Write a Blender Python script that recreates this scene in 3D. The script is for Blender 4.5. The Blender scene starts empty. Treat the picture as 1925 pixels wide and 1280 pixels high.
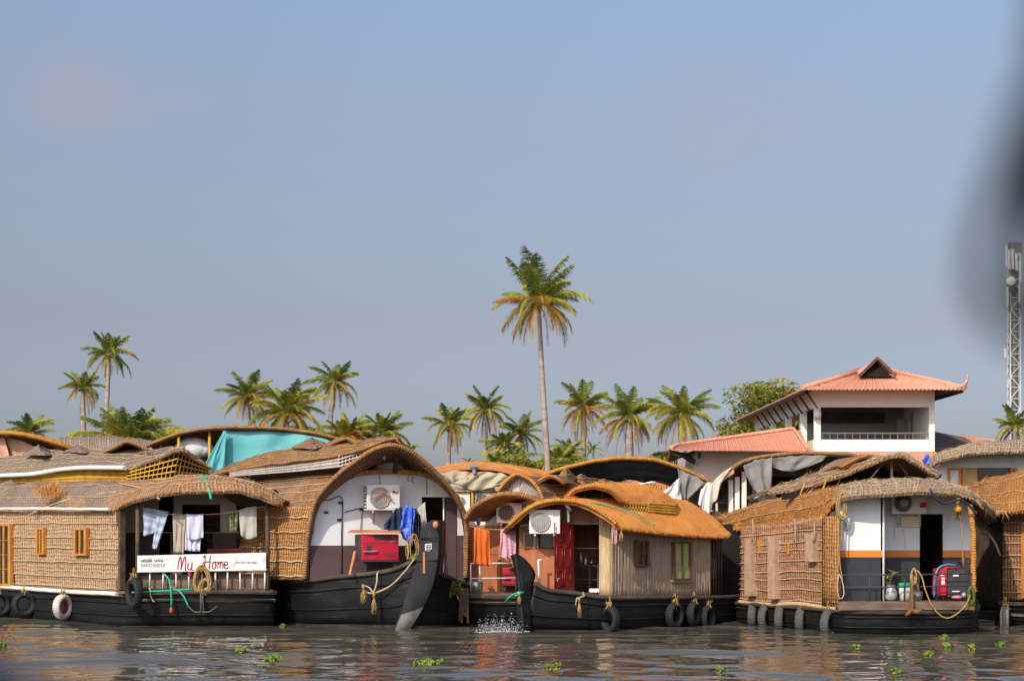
import bpy, bmesh, math, random
from mathutils import Vector as V, noise as NZ
from mathutils.geometry import tessellate_polygon
RD = random.Random(11)
F, CX, HY, CH = 3200.0, 962.5, 985.0, 2.4      # focal length in photo pixels, principal column, horizon row, eye height
SC = bpy.context.scene
COL = SC.collection
CAM = V((0, 0, CH)); YS = 0.0
UP = V((0, 0, 1))
def P(px, py, Y):
    Y += YS; return V(((px - CX) / F * Y, Y, CH - (py - HY) / F * Y))
def W(px, Y, z=-0.12):
    Y += YS; return V(((px - CX) / F * Y, Y, z))
def PS(l): return [P(*a) for a in l]
def lerp(a, b, t): return a + (b - a) * t

def cr(p, t):
    n = len(p)
    if n == 1: return p[0].copy()
    i = min(int(t), n - 2); f = t - i
    b, c = p[i], p[i + 1]
    a = p[i - 1] if i > 0 else b * 2 - c
    d = p[i + 2] if i + 2 < n else c * 2 - b
    return 0.5 * ((2 * b) + (c - a) * f + (2 * a - 5 * b + 4 * c - d) * f * f + (3 * b - a - 3 * c + d) * f ** 3)
def curve(p, n): return [cr(p, (len(p) - 1) * k / (n - 1)) for k in range(n)]
def plen(p): return sum((p[i + 1] - p[i]).length for i in range(len(p) - 1))
def dense(p, step=0.12):
    q = curve(p, max(4, len(p) * 3)); return curve(p, max(3, int(plen(q) / step)))

class Pl:
    """A vertical plane through two ground points; turns photo pixels into points on it."""
    def __init__(s, a, b):
        s.a = V(((a[0] - CX) / F * a[1], a[1], 0)); s.b = V(((b[0] - CX) / F * b[1], b[1], 0))
        s.t = (s.b - s.a).normalized(); s.n = V((s.t.y, -s.t.x, 0))
        if s.n.dot(CAM - s.a) < 0: s.n = -s.n
    def at(s, px, py, off=0.0):
        d = V(((px - CX) / F, 1, -(py - HY) / F))
        return CAM + d * (((s.a - CAM).dot(s.n) + off) / d.dot(s.n))
    def rect(s, x0, y0, x1, y1, off=0.0): return [s.at(x0, y1, off), s.at(x1, y1, off), s.at(x1, y0, off), s.at(x0, y0, off)]
def flat(Y): return Pl((0, Y + YS), (1900, Y + YS))

class MB:
    def __init__(s): s.v = []; s.f = []; s.mi = []; s.uv = []; s.sm = []
    def add(s, pts): k = len(s.v); s.v.extend(V(p) for p in pts); return k
    def face(s, ix, mi=0, uv=None, sm=False):
        s.f.append(tuple(ix)); s.mi.append(mi); s.uv.append(uv); s.sm.append(sm)
    def quad(s, pts, mi=0):
        k = s.add(pts); s.face(range(k, k + len(pts)), mi)
    def hexa(s, fr, bk, mi=0, bev=0.0):
        if bev:
            bm = bmesh.new(); vs = [bm.verts.new(p) for p in list(fr) + list(bk)]
            for q in ((0, 1, 2, 3), (7, 6, 5, 4), (0, 4, 5, 1), (1, 5, 6, 2), (2, 6, 7, 3), (3, 7, 4, 0)): bm.faces.new([vs[i] for i in q])
            bmesh.ops.bevel(bm, geom=bm.edges[:], offset=bev, segments=2, affect='EDGES', profile=.6)
            bm.verts.index_update(); k = s.add([v.co for v in bm.verts])
            for f in bm.faces: s.face([k + v.index for v in f.verts], mi)
            bm.free(); return
        k = s.add(list(fr) + list(bk))
        for q in ((0, 1, 2, 3), (7, 6, 5, 4), (0, 4, 5, 1), (1, 5, 6, 2), (2, 6, 7, 3), (3, 7, 4, 0)): s.face([k + i for i in q], mi)
    def slab(s, pts4, vec, mi=0, bev=0.0): s.hexa(pts4, [p + vec for p in pts4], mi, bev)
    def box(s, c, sx, sy, sz, mi=0, bev=0.0, rz=0.0, tilt=None):
        ax = V((math.cos(rz), math.sin(rz), 0)) * sx / 2; ay = V((-math.sin(rz), math.cos(rz), 0)) * sy / 2; az = V((0, 0, sz / 2))
        c = V(c)
        s.hexa([c - ax - ay - az, c + ax - ay - az, c + ax - ay + az, c - ax - ay + az], [c - ax + ay - az, c + ax + ay - az, c + ax + ay + az, c - ax + ay + az], mi, bev)
    def bar(s, a, b, w, d=None, mi=0, side=None):
        d = d or w; t = (b - a).normalized(); u = t.cross(side or V((0, 1, 0)))
        if u.length < .1: u = t.cross(V((1, 0, 0)))
        u.normalize(); n = t.cross(u); u *= w / 2; n *= d / 2
        s.hexa([a - u - n, a + u - n, a + u + n, a - u + n], [b - u - n, b + u - n, b + u + n, b - u + n], mi)
    def tube(s, pts, r, n=6, mi=0, cap=True, sm=True):
        if len(pts) < 2: return
        rr = r if isinstance(r, (list, tuple)) else [r] * len(pts)
        k0 = len(s.v); L = 0; ls = []; u = None
        for i, p in enumerate(pts):
            t = (pts[min(i + 1, len(pts) - 1)] - pts[max(i - 1, 0)])
            if t.length < 1e-9: t = V((0, 0, 1))
            t.normalize()
            if u is None: u = t.orthogonal().normalized()
            u = u - t * u.dot(t)
            u = u.normalized() if u.length > 1e-6 else t.orthogonal().normalized()
            w = t.cross(u)
            for j in range(n):
                a = 2 * math.pi * j / n; s.v.append(p + (u * math.cos(a) + w * math.sin(a)) * rr[i])
            if i: L += (p - pts[i - 1]).length
            ls.append(L)
        for i in range(len(pts) - 1):
            for j in range(n):
                a, b = k0 + i * n + j, k0 + i * n + (j + 1) % n
                v0, v1 = j * .03, (j + 1) * .03
                s.face((a, b, b + n, a + n), mi, ((ls[i], v0), (ls[i], v1), (ls[i + 1], v1), (ls[i + 1], v0)), sm)
        if cap:
            s.face([k0 + j for j in range(n)][::-1], mi); e = k0 + (len(pts) - 1) * n; s.face([e + j for j in range(n)], mi)
    def grid(s, G, mi=0, thick=0.0, sm=True, mib=None, mif=None):
        nv, nu = len(G), len(G[0]); N = normals(G); k = s.add([p for r in G for p in r])
        uu = [0.0]; mr = G[nv // 2]
        for i in range(1, nu): uu.append(uu[-1] + (mr[i] - mr[i - 1]).length)
        vv = [[0.0] * nu]
        for j in range(1, nv): vv.append([vv[-1][i] + (G[j][i] - G[j - 1][i]).length for i in range(nu)])
        id = lambda j, i: k + j * nu + i
        tot = sum(((N[j][i]).dot((CAM - G[j][i]).normalized() + UP * .6) for j in range(nv) for i in range(nu)))
        fl = tot < 0
        for j in range(nv - 1):
            for i in range(nu - 1):
                q = [(j, i), (j, i + 1), (j + 1, i + 1), (j + 1, i)]
                if fl: q = q[::-1]
                s.face([id(*a) for a in q], mif(j, i) if mif else mi, [(uu[a[1]], vv[a[0]][a[1]]) for a in q], sm)
        if thick:
            sg = 1 if fl else -1
            k2 = s.add([G[j][i] + N[j][i] * thick * sg for j in range(nv) for i in range(nu)]); mb2 = mi if mib is None else mib
            id2 = lambda j, i: k2 + j * nu + i
            for j in range(nv - 1):
                for i in range(nu - 1):
                    q = [(j, i), (j + 1, i), (j + 1, i + 1), (j, i + 1)]
                    if fl: q = q[::-1]
                    s.face([id2(*a) for a in q], mb2, [(uu[a[1]], vv[a[0]][a[1]]) for a in q], sm)
            rim = [(0, i) for i in range(nu)] + [(j, nu - 1) for j in range(1, nv)] + [(nv - 1, i) for i in range(nu - 2, -1, -1)] + [(j, 0) for j in range(nv - 2, 0, -1)]
            for a, b in zip(rim, rim[1:] + rim[:1]):
                q = [id(*b), id(*a), id2(*a), id2(*b)]
                s.face(q[::-1] if fl else q, mi)
    def poly(s, out, holes=(), vec=None, mi=0):
        loops = [list(out)] + [list(h) for h in holes]; allp = [p for l in loops for p in l]
        tr = tessellate_polygon(loops)
        n = (allp[1] - allp[0]).cross(allp[-1] - allp[0])
        k = s.add(allp)
        for t in tr:
            a, b, c = (allp[i] for i in t); nn = (b - a).cross(c - a)
            t = t if nn.dot(CAM - a) > 0 else t[::-1]; s.face([k + i for i in t], mi)
        if vec is not None:
            k2 = s.add([p + vec for p in allp])
            for t in tr:
                a, b, c = (allp[i] for i in t); nn = (b - a).cross(c - a)
                t = t[::-1] if nn.dot(CAM - a) > 0 else t; s.face([k2 + i for i in t], mi)
            o = 0
            for l in loops:
                for i in range(len(l)):
                    a, b = o + i, o + (i + 1) % len(l); s.face((k + a, k + b, k2 + b, k2 + a), mi)
                o += len(l)
    def blade(s, a, d, w, mi=0):
        u = d.cross(V((RD.uniform(-1, 1), RD.uniform(-1, 1), RD.uniform(-1, 1))))
        if u.length < 1e-6: return
        u = u.normalized() * w / 2; k = s.add([a - u, a + u, a + d]); s.face((k, k + 1, k + 2), mi)
    def fringe(s, pts, per_m, ln, w=.018, mi=0, dirv=V((0, -.15, -1)), spread=.5):
        for a, b in zip(pts, pts[1:]):
            for _ in range(max(1, int((b - a).length * per_m + RD.random()))):
                d = (dirv + V((RD.uniform(-1, 1), RD.uniform(-1, .4), RD.uniform(-.6, .6))) * spread) * RD.uniform(.35, 1) * ln
                s.blade(lerp(a, b, RD.random()) + V((0, 0, RD.uniform(0, .03))), d, w, mi)
    def straw(s, G, n, ln=.25, w=.014, mi=0):
        N = normals(G); sg = -1 if sum(N[j][i].dot((CAM - G[j][i]).normalized() + UP * .6) for j in range(len(G)) for i in range(len(G[0]))) < 0 else 1
        for _ in range(n):
            j, i = RD.randrange(len(G) - 1), RD.randrange(len(G[0]) - 1)
            p = lerp(lerp(G[j][i], G[j][i + 1], RD.random()), lerp(G[j + 1][i], G[j + 1][i + 1], RD.random()), RD.random()); nn = N[j][i] * sg
            d = V((RD.gauss(0, 1), RD.gauss(0, 1), RD.gauss(0, 1))); d = (d - nn * d.dot(nn)).normalized() * ln * RD.uniform(.4, 1) + nn * .03
            s.blade(p + nn * .01, d, w, mi)
    def lathe(s, prof, c, axis='z', n=20, mi=0, sm=True):
        k = len(s.v); c = V(c)
        for r, h in prof:
            for j in range(n):
                a = 2 * math.pi * j / n; x, y = r * math.cos(a), r * math.sin(a)
                s.v.append(c + (V((x, y, h)) if axis == 'z' else V((x, h, y)) if axis == 'y' else V((h, x, y))))
        for i in range(len(prof) - 1):
            for j in range(n):
                a, b = k + i * n + j, k + i * n + (j + 1) % n; s.face((a, b, b + n, a + n), mi, None, sm)
    def disc(s, c, r, n=24, mi=0, axis='y', ry=None):
        k = s.add([V(c) + (V((math.cos(a) * r, 0, math.sin(a) * (ry or r))) if axis == 'y' else V((math.cos(a) * r, math.sin(a) * r, 0))) for a in (2 * math.pi * j / n for j in range(n))])
        s.face(range(k, k + n), mi)
    def blob(s, c, r, n=1, mi=0, sx=1, sz=1):
        bm = bmesh.new(); bmesh.ops.create_icosphere(bm, subdivisions=n, radius=1); bm.verts.index_update()
        k = s.add([V(c) + V((v.co.x * r * sx, v.co.y * r, v.co.z * r * sz)) for v in bm.verts])
        for f in bm.faces: s.face([k + v.index for v in f.verts], mi, None, True)
        bm.free()
    def mesh(s, name, mats, org=V((0, 0, 0)), fix=False):
        me = bpy.data.meshes.new(name)
        me.from_pydata([(p - org)[:] for p in s.v], [], s.f)
        for m in mats: me.materials.append(m)
        me.polygons.foreach_set('material_index', s.mi); me.polygons.foreach_set('use_smooth', s.sm)
        ul = me.uv_layers.new(name='uv'); dat = []
        for f, uv in zip(s.f, s.uv):
            if uv: 
                for a in uv: dat.extend(a)
            else:
                a, b, c = s.v[f[0]], s.v[f[1]], s.v[f[2]]; n = (b - a).cross(c - a)
                for i in f:
                    p = s.v[i]
                    if abs(n.z) > .7 * n.length: dat.extend((p.x, p.y))
                    elif abs(n.y) > .5 * n.length: dat.extend((p.x, p.z))
                    else: dat.extend((p.y, p.z))
        ul.data.foreach_set('uv', dat)
        if fix:
            bm = bmesh.new(); bm.from_mesh(me); bmesh.ops.recalc_face_normals(bm, faces=bm.faces[:]); bm.to_mesh(me); bm.free()
        me.update(); return me

def normals(G):
    nv, nu = len(G), len(G[0]); R = []
    for j in range(nv):
        r = []
        for i in range(nu):
            du = G[j][min(i + 1, nu - 1)] - G[j][max(i - 1, 0)]; dv = G[min(j + 1, nv - 1)][i] - G[max(j - 1, 0)][i]
            n = du.cross(dv); r.append(n.normalized() if n.length > 1e-9 else V((0, 0, 1)))
        R.append(r)
    return R
def sheet(rows, nu, nv, amp=.02, fr=1.2):
    R = [curve(r, nu) for r in rows]; G = []
    cols = [curve([r[i] for r in R], nv) for i in range(nu)]
    G = [[cols[i][j] for i in range(nu)] for j in range(nv)]
    if amp:
        N = normals(G)
        G = [[G[j][i] + N[j][i] * amp * (NZ.noise(G[j][i] * fr) + .5 * NZ.noise(G[j][i] * fr * 3)) for i in range(nu)] for j in range(nv)]
    return G
def tag(o, label=None, cat=None, group=None, kind=None):
    for k, v in (('label', label), ('category', cat), ('group', group), ('kind', kind)):
        if v: o[k] = v
    return o
def thing(name, label, cat, loc, group=None, rz=0.0):
    o = bpy.data.objects.new(name, None); COL.objects.link(o); o.location = loc; o.rotation_euler = (0, 0, rz); o.empty_display_size = .2
    tag(o, label, cat, group); o['ox'], o['oy'], o['oz'] = loc[0], loc[1], loc[2]; return o
def org(o): return V((o['ox'], o['oy'], o['oz'])) if o is not None and 'ox' in o else V((0, 0, 0))
def put(mb, name, mats, parent=None, label=None, fix=False, local=False):
    """Link what the builder holds as ONE mesh object; a part keeps its thing's origin."""
    mats = mats if isinstance(mats, (list, tuple)) else [mats]
    og = V((0, 0, 0)) if local else org(parent)
    o = bpy.data.objects.new(name, mb.mesh(name, mats, og, fix)); COL.objects.link(o)
    if parent is not None:
        o.parent = parent; o['ox'], o['oy'], o['oz'] = og
    if label: o['label'] = label
    return o
def single(mb, name, mats, label, cat, group=None, kind=None, base=None, fix=False):
    """A thing that is one mesh, its origin at its base."""
    mats = mats if isinstance(mats, (list, tuple)) else [mats]
    if base is None:
        n = max(1, len(mb.v)); base = V((sum(p.x for p in mb.v) / n, sum(p.y for p in mb.v) / n, min(p.z for p in mb.v)))
    o = bpy.data.objects.new(name, mb.mesh(name, mats, base, fix)); COL.objects.link(o); o.location = base
    return tag(o, label, cat, group, kind)
def copy_tree(o, parent=None):
    c = o.copy(); COL.objects.link(c); c.parent = parent
    for ch in list(o.children): copy_tree(ch, c)
    return c
# ---------------------------------------------------------------- materials
MT = {}
def mat(name, cols, scale=3.0, rough=.8, bump=.25, bscale=25.0, weave=None, stain=None, spec=.25, metal=0.0, stretch=None, trans=0.0, coord='Object', sheen=0.0):
    m = bpy.data.materials.new(name); m.use_nodes = True; nt = m.node_tree; nd = nt.nodes; lk = nt.links
    b = nd['Principled BSDF']; b.inputs['Roughness'].default_value = rough; b.inputs['Specular IOR Level'].default_value = spec; b.inputs['Metallic'].default_value = metal
    tc = nd.new('ShaderNodeTexCoord'); src = tc.outputs[coord]
    if stretch:
        mp = nd.new('ShaderNodeMapping'); mp.inputs['Scale'].default_value = stretch; lk.new(src, mp.inputs['Vector']); src = mp.outputs[0]
    n1 = nd.new('ShaderNodeTexNoise'); n1.inputs['Scale'].default_value = scale; n1.inputs['Detail'].default_value = 7; n1.inputs['Roughness'].default_value = .65; lk.new(src, n1.inputs['Vector'])
    cr_ = nd.new('ShaderNodeValToRGB'); lk.new(n1.outputs['Fac'], cr_.inputs['Fac']); e = cr_.color_ramp.elements
    k = len(cols)
    while len(e) < k: e.new(.5)
    for i, c in enumerate(cols): e[i].position = .32 + .36 * (i / max(1, k - 1)); e[i].color = (*c, 1)
    if k == 1: e[1].color = (*cols[0], 1)
    col = cr_.outputs['Color']
    n2 = nd.new('ShaderNodeTexNoise'); n2.inputs['Scale'].default_value = bscale; n2.inputs['Detail'].default_value = 4; lk.new(src, n2.inputs['Vector']); hgt = n2.outputs['Fac']
    def mx(f, a, c, mode='MIX'):
        q = nd.new('ShaderNodeMix'); q.data_type = 'RGBA'; q.blend_type = mode
        if isinstance(f, float): q.inputs[0].default_value = f
        else: lk.new(f, q.inputs[0])
        lk.new(a, q.inputs[6])
        if isinstance(c, tuple): q.inputs[7].default_value = (*c, 1)
        else: lk.new(c, q.inputs[7])
        return q.outputs[2]
    def ma(op, a, c=None, d=None):
        q = nd.new('ShaderNodeMath'); q.operation = op
        for i, x in enumerate((a, c, d)):
            if x is None: continue
            if isinstance(x, (int, float)): q.inputs[i].default_value = x
            else: lk.new(x, q.inputs[i])
        return q.outputs[0]
    if weave:
        pu, pv, amt, wc = weave
        sx = nd.new('ShaderNodeSeparateXYZ'); lk.new(tc.outputs['UV'], sx.inputs[0])
        nw = nd.new('ShaderNodeTexNoise'); nw.inputs['Scale'].default_value = 1.6; nw.inputs['Detail'].default_value = 3; lk.new(tc.outputs['UV'], nw.inputs['Vector'])
        wob = ma('MULTIPLY', ma('SUBTRACT', nw.outputs['Fac'], .5), .14)
        hs = []
        for ax, p in ((0, pu), (1, pv)):
            if not p: continue
            hs.append(ma('MULTIPLY_ADD', ma('SINE', ma('MULTIPLY', ma('ADD', sx.outputs[ax], wob), 6.2832 / p)), .5, .5))
        h = hs[0] if len(hs) == 1 else ma('MULTIPLY', hs[0], ma('MULTIPLY_ADD', hs[1], .7, .3))
        fine = nd.new('ShaderNodeTexNoise'); fine.inputs['Scale'].default_value = 14; lk.new(tc.outputs['UV'], fine.inputs['Vector'])
        f = ma('MULTIPLY', ma('SUBTRACT', 1.0, h), ma('MULTIPLY', fine.outputs['Fac'], 2 * amt))
        q = nd.new('ShaderNodeClamp'); lk.new(f, q.inputs[0]); col = mx(q.outputs[0], col, wc)
        hgt = ma('ADD', ma('MULTIPLY', h, 1.2), hgt)
    if stain:
        sc_, ss, th, am = stain
        n3 = nd.new('ShaderNodeTexNoise'); n3.inputs['Scale'].default_value = ss; n3.inputs['Detail'].default_value = 8; n3.inputs['Roughness'].default_value = .7; lk.new(src, n3.inputs['Vector'])
        mr = nd.new('ShaderNodeMapRange'); mr.inputs[1].default_value = th; mr.inputs[2].default_value = th + .14; mr.inputs[4].default_value = am; lk.new(n3.outputs['Fac'], mr.inputs[0])
        col = mx(mr.outputs[0], col, sc_)
    lk.new(col, b.inputs['Base Color'])
    if bump:
        bp = nd.new('ShaderNodeBump'); bp.inputs['Strength'].default_value = bump; bp.inputs['Distance'].default_value = .02; lk.new(hgt, bp.inputs['Height']); lk.new(bp.outputs[0], b.inputs['Normal'])
    if trans:
        t = nd.new('ShaderNodeBsdfTranslucent'); lk.new(col, t.inputs['Color']); ms = nd.new('ShaderNodeMixShader'); ms.inputs[0].default_value = trans
        lk.new(b.outputs[0], ms.inputs[1]); lk.new(t.outputs[0], ms.inputs[2]); lk.new(ms.outputs[0], nd['Material Output'].inputs['Surface'])
    MT[name] = m; return m
def plain(name, c, rough=.6, var=.18, **k):
    d = tuple(x * (1 - var) for x in c); l = tuple(min(.9, x * (1 + var)) for x in c)
    k.setdefault('scale', 4.0); k.setdefault('bump', .08)
    return mat(name, [d, c, l], rough=rough, **k)

# coir and thatch
mat('thatch_orange', [(.60, .21, .045), (.69, .265, .06), (.74, .33, .09)], 2.2, .9, .3, 40, weave=(.05, .09, .12, (.5, .16, .035)))
mat('thatch_amber', [(.30, .14, .045), (.42, .19, .055), (.50, .25, .09)], 2.0, .9, .5, 40, weave=(.085, .13, .7, (.19, .075, .022)), stain=((.24, .14, .07), 1.1, .55, .7))
mat('thatch_brown', [(.26, .15, .088), (.36, .22, .13), (.44, .29, .18)], 1.8, .92, .55, 40, weave=(.085, .13, .8, (.11, .052, .026)), stain=((.36, .20, .08), .9, .55, .6))
mat('thatch_grey', [(.23, .175, .13), (.31, .24, .185), (.38, .305, .24)], 1.8, .95, .55, 40, weave=(.085, .13, .75, (.105, .072, .05)), stain=((.32, .19, .09), .8, .57, .55))
mat('thatch_pale', [(.30, .225, .15), (.385, .295, .205), (.47, .38, .275)], 1.8, .95, .55, 40, weave=(.085, .13, .8, (.14, .1, .07)), stain=((.40, .23, .09), 1.2, .58, .6))
mat('straw_orange', [(.42, .16, .035), (.56, .24, .055), (.62, .33, .10)], 6, .9, .3, 30)
mat('straw_pale', [(.38, .24, .12), (.5, .34, .18), (.6, .45, .27)], 6, .9, .3, 30)
mat('roll_orange', [(.40, .15, .03), (.55, .24, .04), (.62, .34, .09)], 9, .9, .5, 30, weave=(.06, 0, .5, (.28, .1, .03)))
mat('roll_brown', [(.23, .11, .045), (.34, .17, .06), (.42, .25, .1)], 9, .9, .5, 30, weave=(.06, 0, .4, (.17, .075, .035)))
mat('rope_tan', [(.36, .24, .14), (.47, .34, .21), (.56, .43, .29)], 8, .9, .3, 40)
mat('rope_yellow', [(.27, .155, .05), (.38, .23, .075), (.46, .31, .13)], 14, .9, .4, 60)
mat('rattan', [(.50, .34, .195), (.60, .425, .255), (.68, .505, .33)], 3.5, .9, .45, 40, weave=(.10, .095, .85, (.17, .08, .042)), stain=((.27, .13, .08), .7, .57, .5))
mat('rattan_gold', [(.45, .245, .08), (.55, .315, .11), (.62, .4, .16)], 3.5, .9, .6, 40, weave=(.09, .09, 1.0, (.19, .075, .025)))
mat('rattan_red', [(.36, .195, .095), (.445, .255, .135), (.52, .32, .185)], 3.5, .9, .5, 40, weave=(.09, .13, .8, (.15, .055, .03)), stain=((.42, .23, .14), .8, .56, .6))
mat('bamboo_grey', [(.22, .155, .105), (.31, .225, .16), (.40, .30, .22)], 3, .8, .3, 30, stretch=(6, 6, .8), stain=((.19, .13, .085), 1.5, .56, .7))
mat('bamboo_gold', [(.46, .33, .17), (.58, .44, .25), (.68, .54, .34)], 3, .7, .2, 30, stretch=(6, 6, .8), stain=((.3, .19, .08), 2.5, .57, .6))
mat('bamboo_white', [(.62, .58, .5), (.72, .68, .6), (.78, .75, .68)], 3, .6, .1, 30, stain=((.3, .24, .16), 4, .62, .6))
mat('bamboo_dark', [(.06, .04, .028), (.1, .065, .04), (.16, .11, .07)], 4, .8, .2, 30)
mat('lattice_yellow', [(.42, .2, .02), (.55, .30, .03), (.6, .38, .05)], 5, .7, .1, 30)
mat('lattice_white', [(.42, .36, .31), (.54, .48, .43), (.62, .57, .52)], 5, .8, .1, 30)
mat('lattice_brown', [(.18, .12, .09), (.27, .19, .14), (.38, .28, .21)], 6, .8, .2, 30)
mat('thatch_hood', [(.34, .21, .12), (.44, .285, .165), (.52, .36, .22)], 1.8, .95, .5, 40, weave=(.085, .12, .8, (.16, .075, .033)), stain=((.44, .23, .09), 1.0, .56, .6))
plain('post_tan', (.40, .26, .175), .8, .25, scale=7.)
mat('dark_space', [(.012, .01, .009), (.02, .016, .014)], 3, .95, .1)  # near-black colour stands in for shade inside attics, vents and cabins
# hulls and paint
mat('hull_black', [(.005, .0055, .006), (.009, .0095, .010), (.016, .016, .017)], 1.6, .55, .35, 14, stretch=(.6, .6, 3), stain=((.055, .048, .04), 1.8, .58, .85), spec=.25)
mat('hull_grey', [(.014, .014, .0155), (.022, .022, .0235), (.034, .033, .032)], 2.2, .7, .35, 14, stretch=(2, 2, .7), stain=((.09, .08, .07), 2.0, .62, .7))
mat('gunwale', [(.03, .025, .021), (.06, .048, .039), (.10, .08, .065)], 2.5, .85, .3, 16, stretch=(.7, .7, 3))
mat('hull_scum', [(.012, .010, .008), (.022, .017, .012), (.04, .03, .02)], 3, .8, .4, 16, stretch=(1, 1, 2), stain=((.06, .065, .02), 2.2, .56, .8))
mat('hull_worn', [(.13, .12, .105), (.2, .185, .165), (.28, .26, .235)], 3, .85, .4, 16, stretch=(3, 3, .6), stain=((.1, .05, .025), 2.0, .6, .6))
mat('deck_wood', [(.10, .065, .045), (.16, .105, .075), (.22, .155, .11)], 3, .85, .3, 20, stretch=(.7, 3, 3), stain=((.05, .035, .028), 2, .56, .7))
mat('wall_white', [(.68, .69, .68), (.74, .75, .74), (.77, .78, .77)], 1.2, .55, .05, 8, stretch=(2.2, 2.2, .45), stain=((.46, .40, .32), 1.6, .60, .5))
mat('wall_cream', [(.5, .46, .39), (.58, .54, .46), (.64, .6, .53)], 1.2, .7, .05, 8, stain=((.35, .28, .2), 1.6, .62, .6))
mat('wall_maroon', [(.085, .05, .052), (.105, .063, .064), (.125, .078, .077)], 1.0, .5, .06, 6, stain=((.15, .105, .095), 1.5, .62, .6))
mat('wall_charcoal', [(.028, .030, .036), (.036, .038, .045), (.045, .047, .054)], 1.3, .45, .06, 6, stain=((.075, .07, .065), 2, .63, .6))
mat('paint_orange', [(.62, .19, .03), (.7, .23, .04)], 2, .45, .05)
mat('wall_terracotta', [(.36, .115, .05), (.43, .145, .062), (.49, .185, .085)], 1.4, .6, .1, 10, stretch=(3, 3, .6), stain=((.28, .085, .04), 1.5, .58, .6))
mat('wall_brown', [(.20, .085, .045), (.27, .12, .065), (.33, .16, .09)], 1.6, .6, .1, 10, stretch=(4, 4, .5))
mat('door_red', [(.20, .008, .010), (.25, .010, .012), (.30, .018, .018)], 1.5, .35, .05, 8, spec=.4)
mat('wood_orange', [(.36, .13, .025), (.50, .20, .035), (.58, .27, .06)], 3, .55, .1, 20, stretch=(3, 3, .6))
mat('wood_plank', [(.40, .14, .04), (.5, .19, .06), (.56, .26, .1)], 3, .7, .1, 20, stretch=(.7, 3, 3))
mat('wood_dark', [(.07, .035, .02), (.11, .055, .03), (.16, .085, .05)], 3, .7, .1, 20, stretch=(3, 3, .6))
mat('glass_dark', [(.015, .018, .018), (.03, .035, .033)], 2, .12, .0, spec=.6)
plain('curtain_green', (.27, .295, .12), .8); plain('curtain_yellow', (.5, .33, .12), .8)
# fittings
plain('casing_white', (.72, .70, .65), .45, .06, stain=((.5, .42, .32), 5, .63, .5)); plain('grille_grey', (.42, .39, .35), .5); plain('fan_dark', (.06, .055, .05), .6)
plain('metal_grey', (.3, .3, .3), .45, metal=.4); plain('rail_white', (.62, .6, .57), .5, stain=((.3, .16, .08), 6, .6, .7)); plain('metal_dark', (.05, .05, .055), .5); plain('rust', (.2, .085, .04), .85, .3, scale=9.)
plain('gen_red', (.50, .018, .042), .4, .15, stain=((.12, .03, .03), 2.5, .6, .7)); plain('rubber', (.022, .022, .024), .75, .3, stain=((.07, .063, .056), 4, .6, .5)); plain('rubber_pale', (.55, .5, .47), .7, .2); plain('rubber_grey', (.085, .08, .074), .8, .3, scale=6.)
plain('rubber_dusty', (.2, .185, .17), .8, .25, scale=6.); plain('tyre_red', (.35, .06, .04), .7); plain('hose_green', (.02, .42, .25), .4); plain('cap_red', (.6, .06, .03), .4); plain('bucket_green', (.02, .42, .16), .4); plain('bucket_white', (.66, .68, .6), .45, stain=((.25, .42, .2), 9, .56, .6)); plain('pot_steel', (.35, .35, .34), .3, metal=.7)
plain('ball_orange', (.68, .25, .02), .4); plain('sack_silver', (.36, .36, .37), .3, .35, scale=8., metal=.3); plain('plastic_pink', (.6, .2, .28), .5); plain('plastic_blue', (.05, .28, .38), .4); plain('paper_white', (.74, .74, .72), .6); plain('paper_yellow', (.62, .52, .26), .6)
plain('bench_red', (.3, .06, .045), .5); plain('ink_red', (.66, .03, .07), .5, .05, bump=0); plain('ink_grey', (.25, .25, .3), .6, .1, bump=0); plain('ink_blue', (.1, .3, .62), .5, .05, bump=0); plain('ink_dark', (.06, .06, .07), .6, .1, bump=0)
mat('sign_board', [(.64, .63, .59), (.72, .71, .67), (.76, .75, .72)], 2, .6, .08, 10, stain=((.38, .38, .40), 2.2, .56, .85))
mat('tarp_turquoise', [(.13, .47, .49), (.17, .55, .56), (.24, .63, .63)], 1.4, .4, .25, 5, trans=.25)
mat('tarp_tan', [(.36, .30, .19), (.45, .385, .25), (.52, .45, .31)], 1.4, .8, .2, 9); mat('tarp_peach', [(.55, .30, .19), (.64, .37, .25), (.7, .44, .31)], 1.2, .75, .15, 8)
mat('tarp_grey', [(.16, .155, .145), (.22, .21, .195), (.28, .27, .25)], 1.6, .75, .25, 9, stain=((.1, .095, .085), 2, .58, .6)); mat('tarp_white', [(.55, .53, .51), (.66, .65, .63), (.74, .73, .71)], 1.6, .7, .25, 9); mat('tarp_black', [(.012, .012, .014), (.025, .025, .027)], 2, .6, .3, 9)
mat('tarp_blue', [(.03, .07, .42), (.05, .13, .58), (.35, .42, .7)], 6, .3, .35, 14); mat('cloth_navy', [(.015, .02, .05), (.03, .045, .09)], 4, .8, .3, 14); mat('bag_black', [(.012, .012, .014), (.03, .03, .034)], 5, .25, .5, 12, spec=.6)
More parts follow.
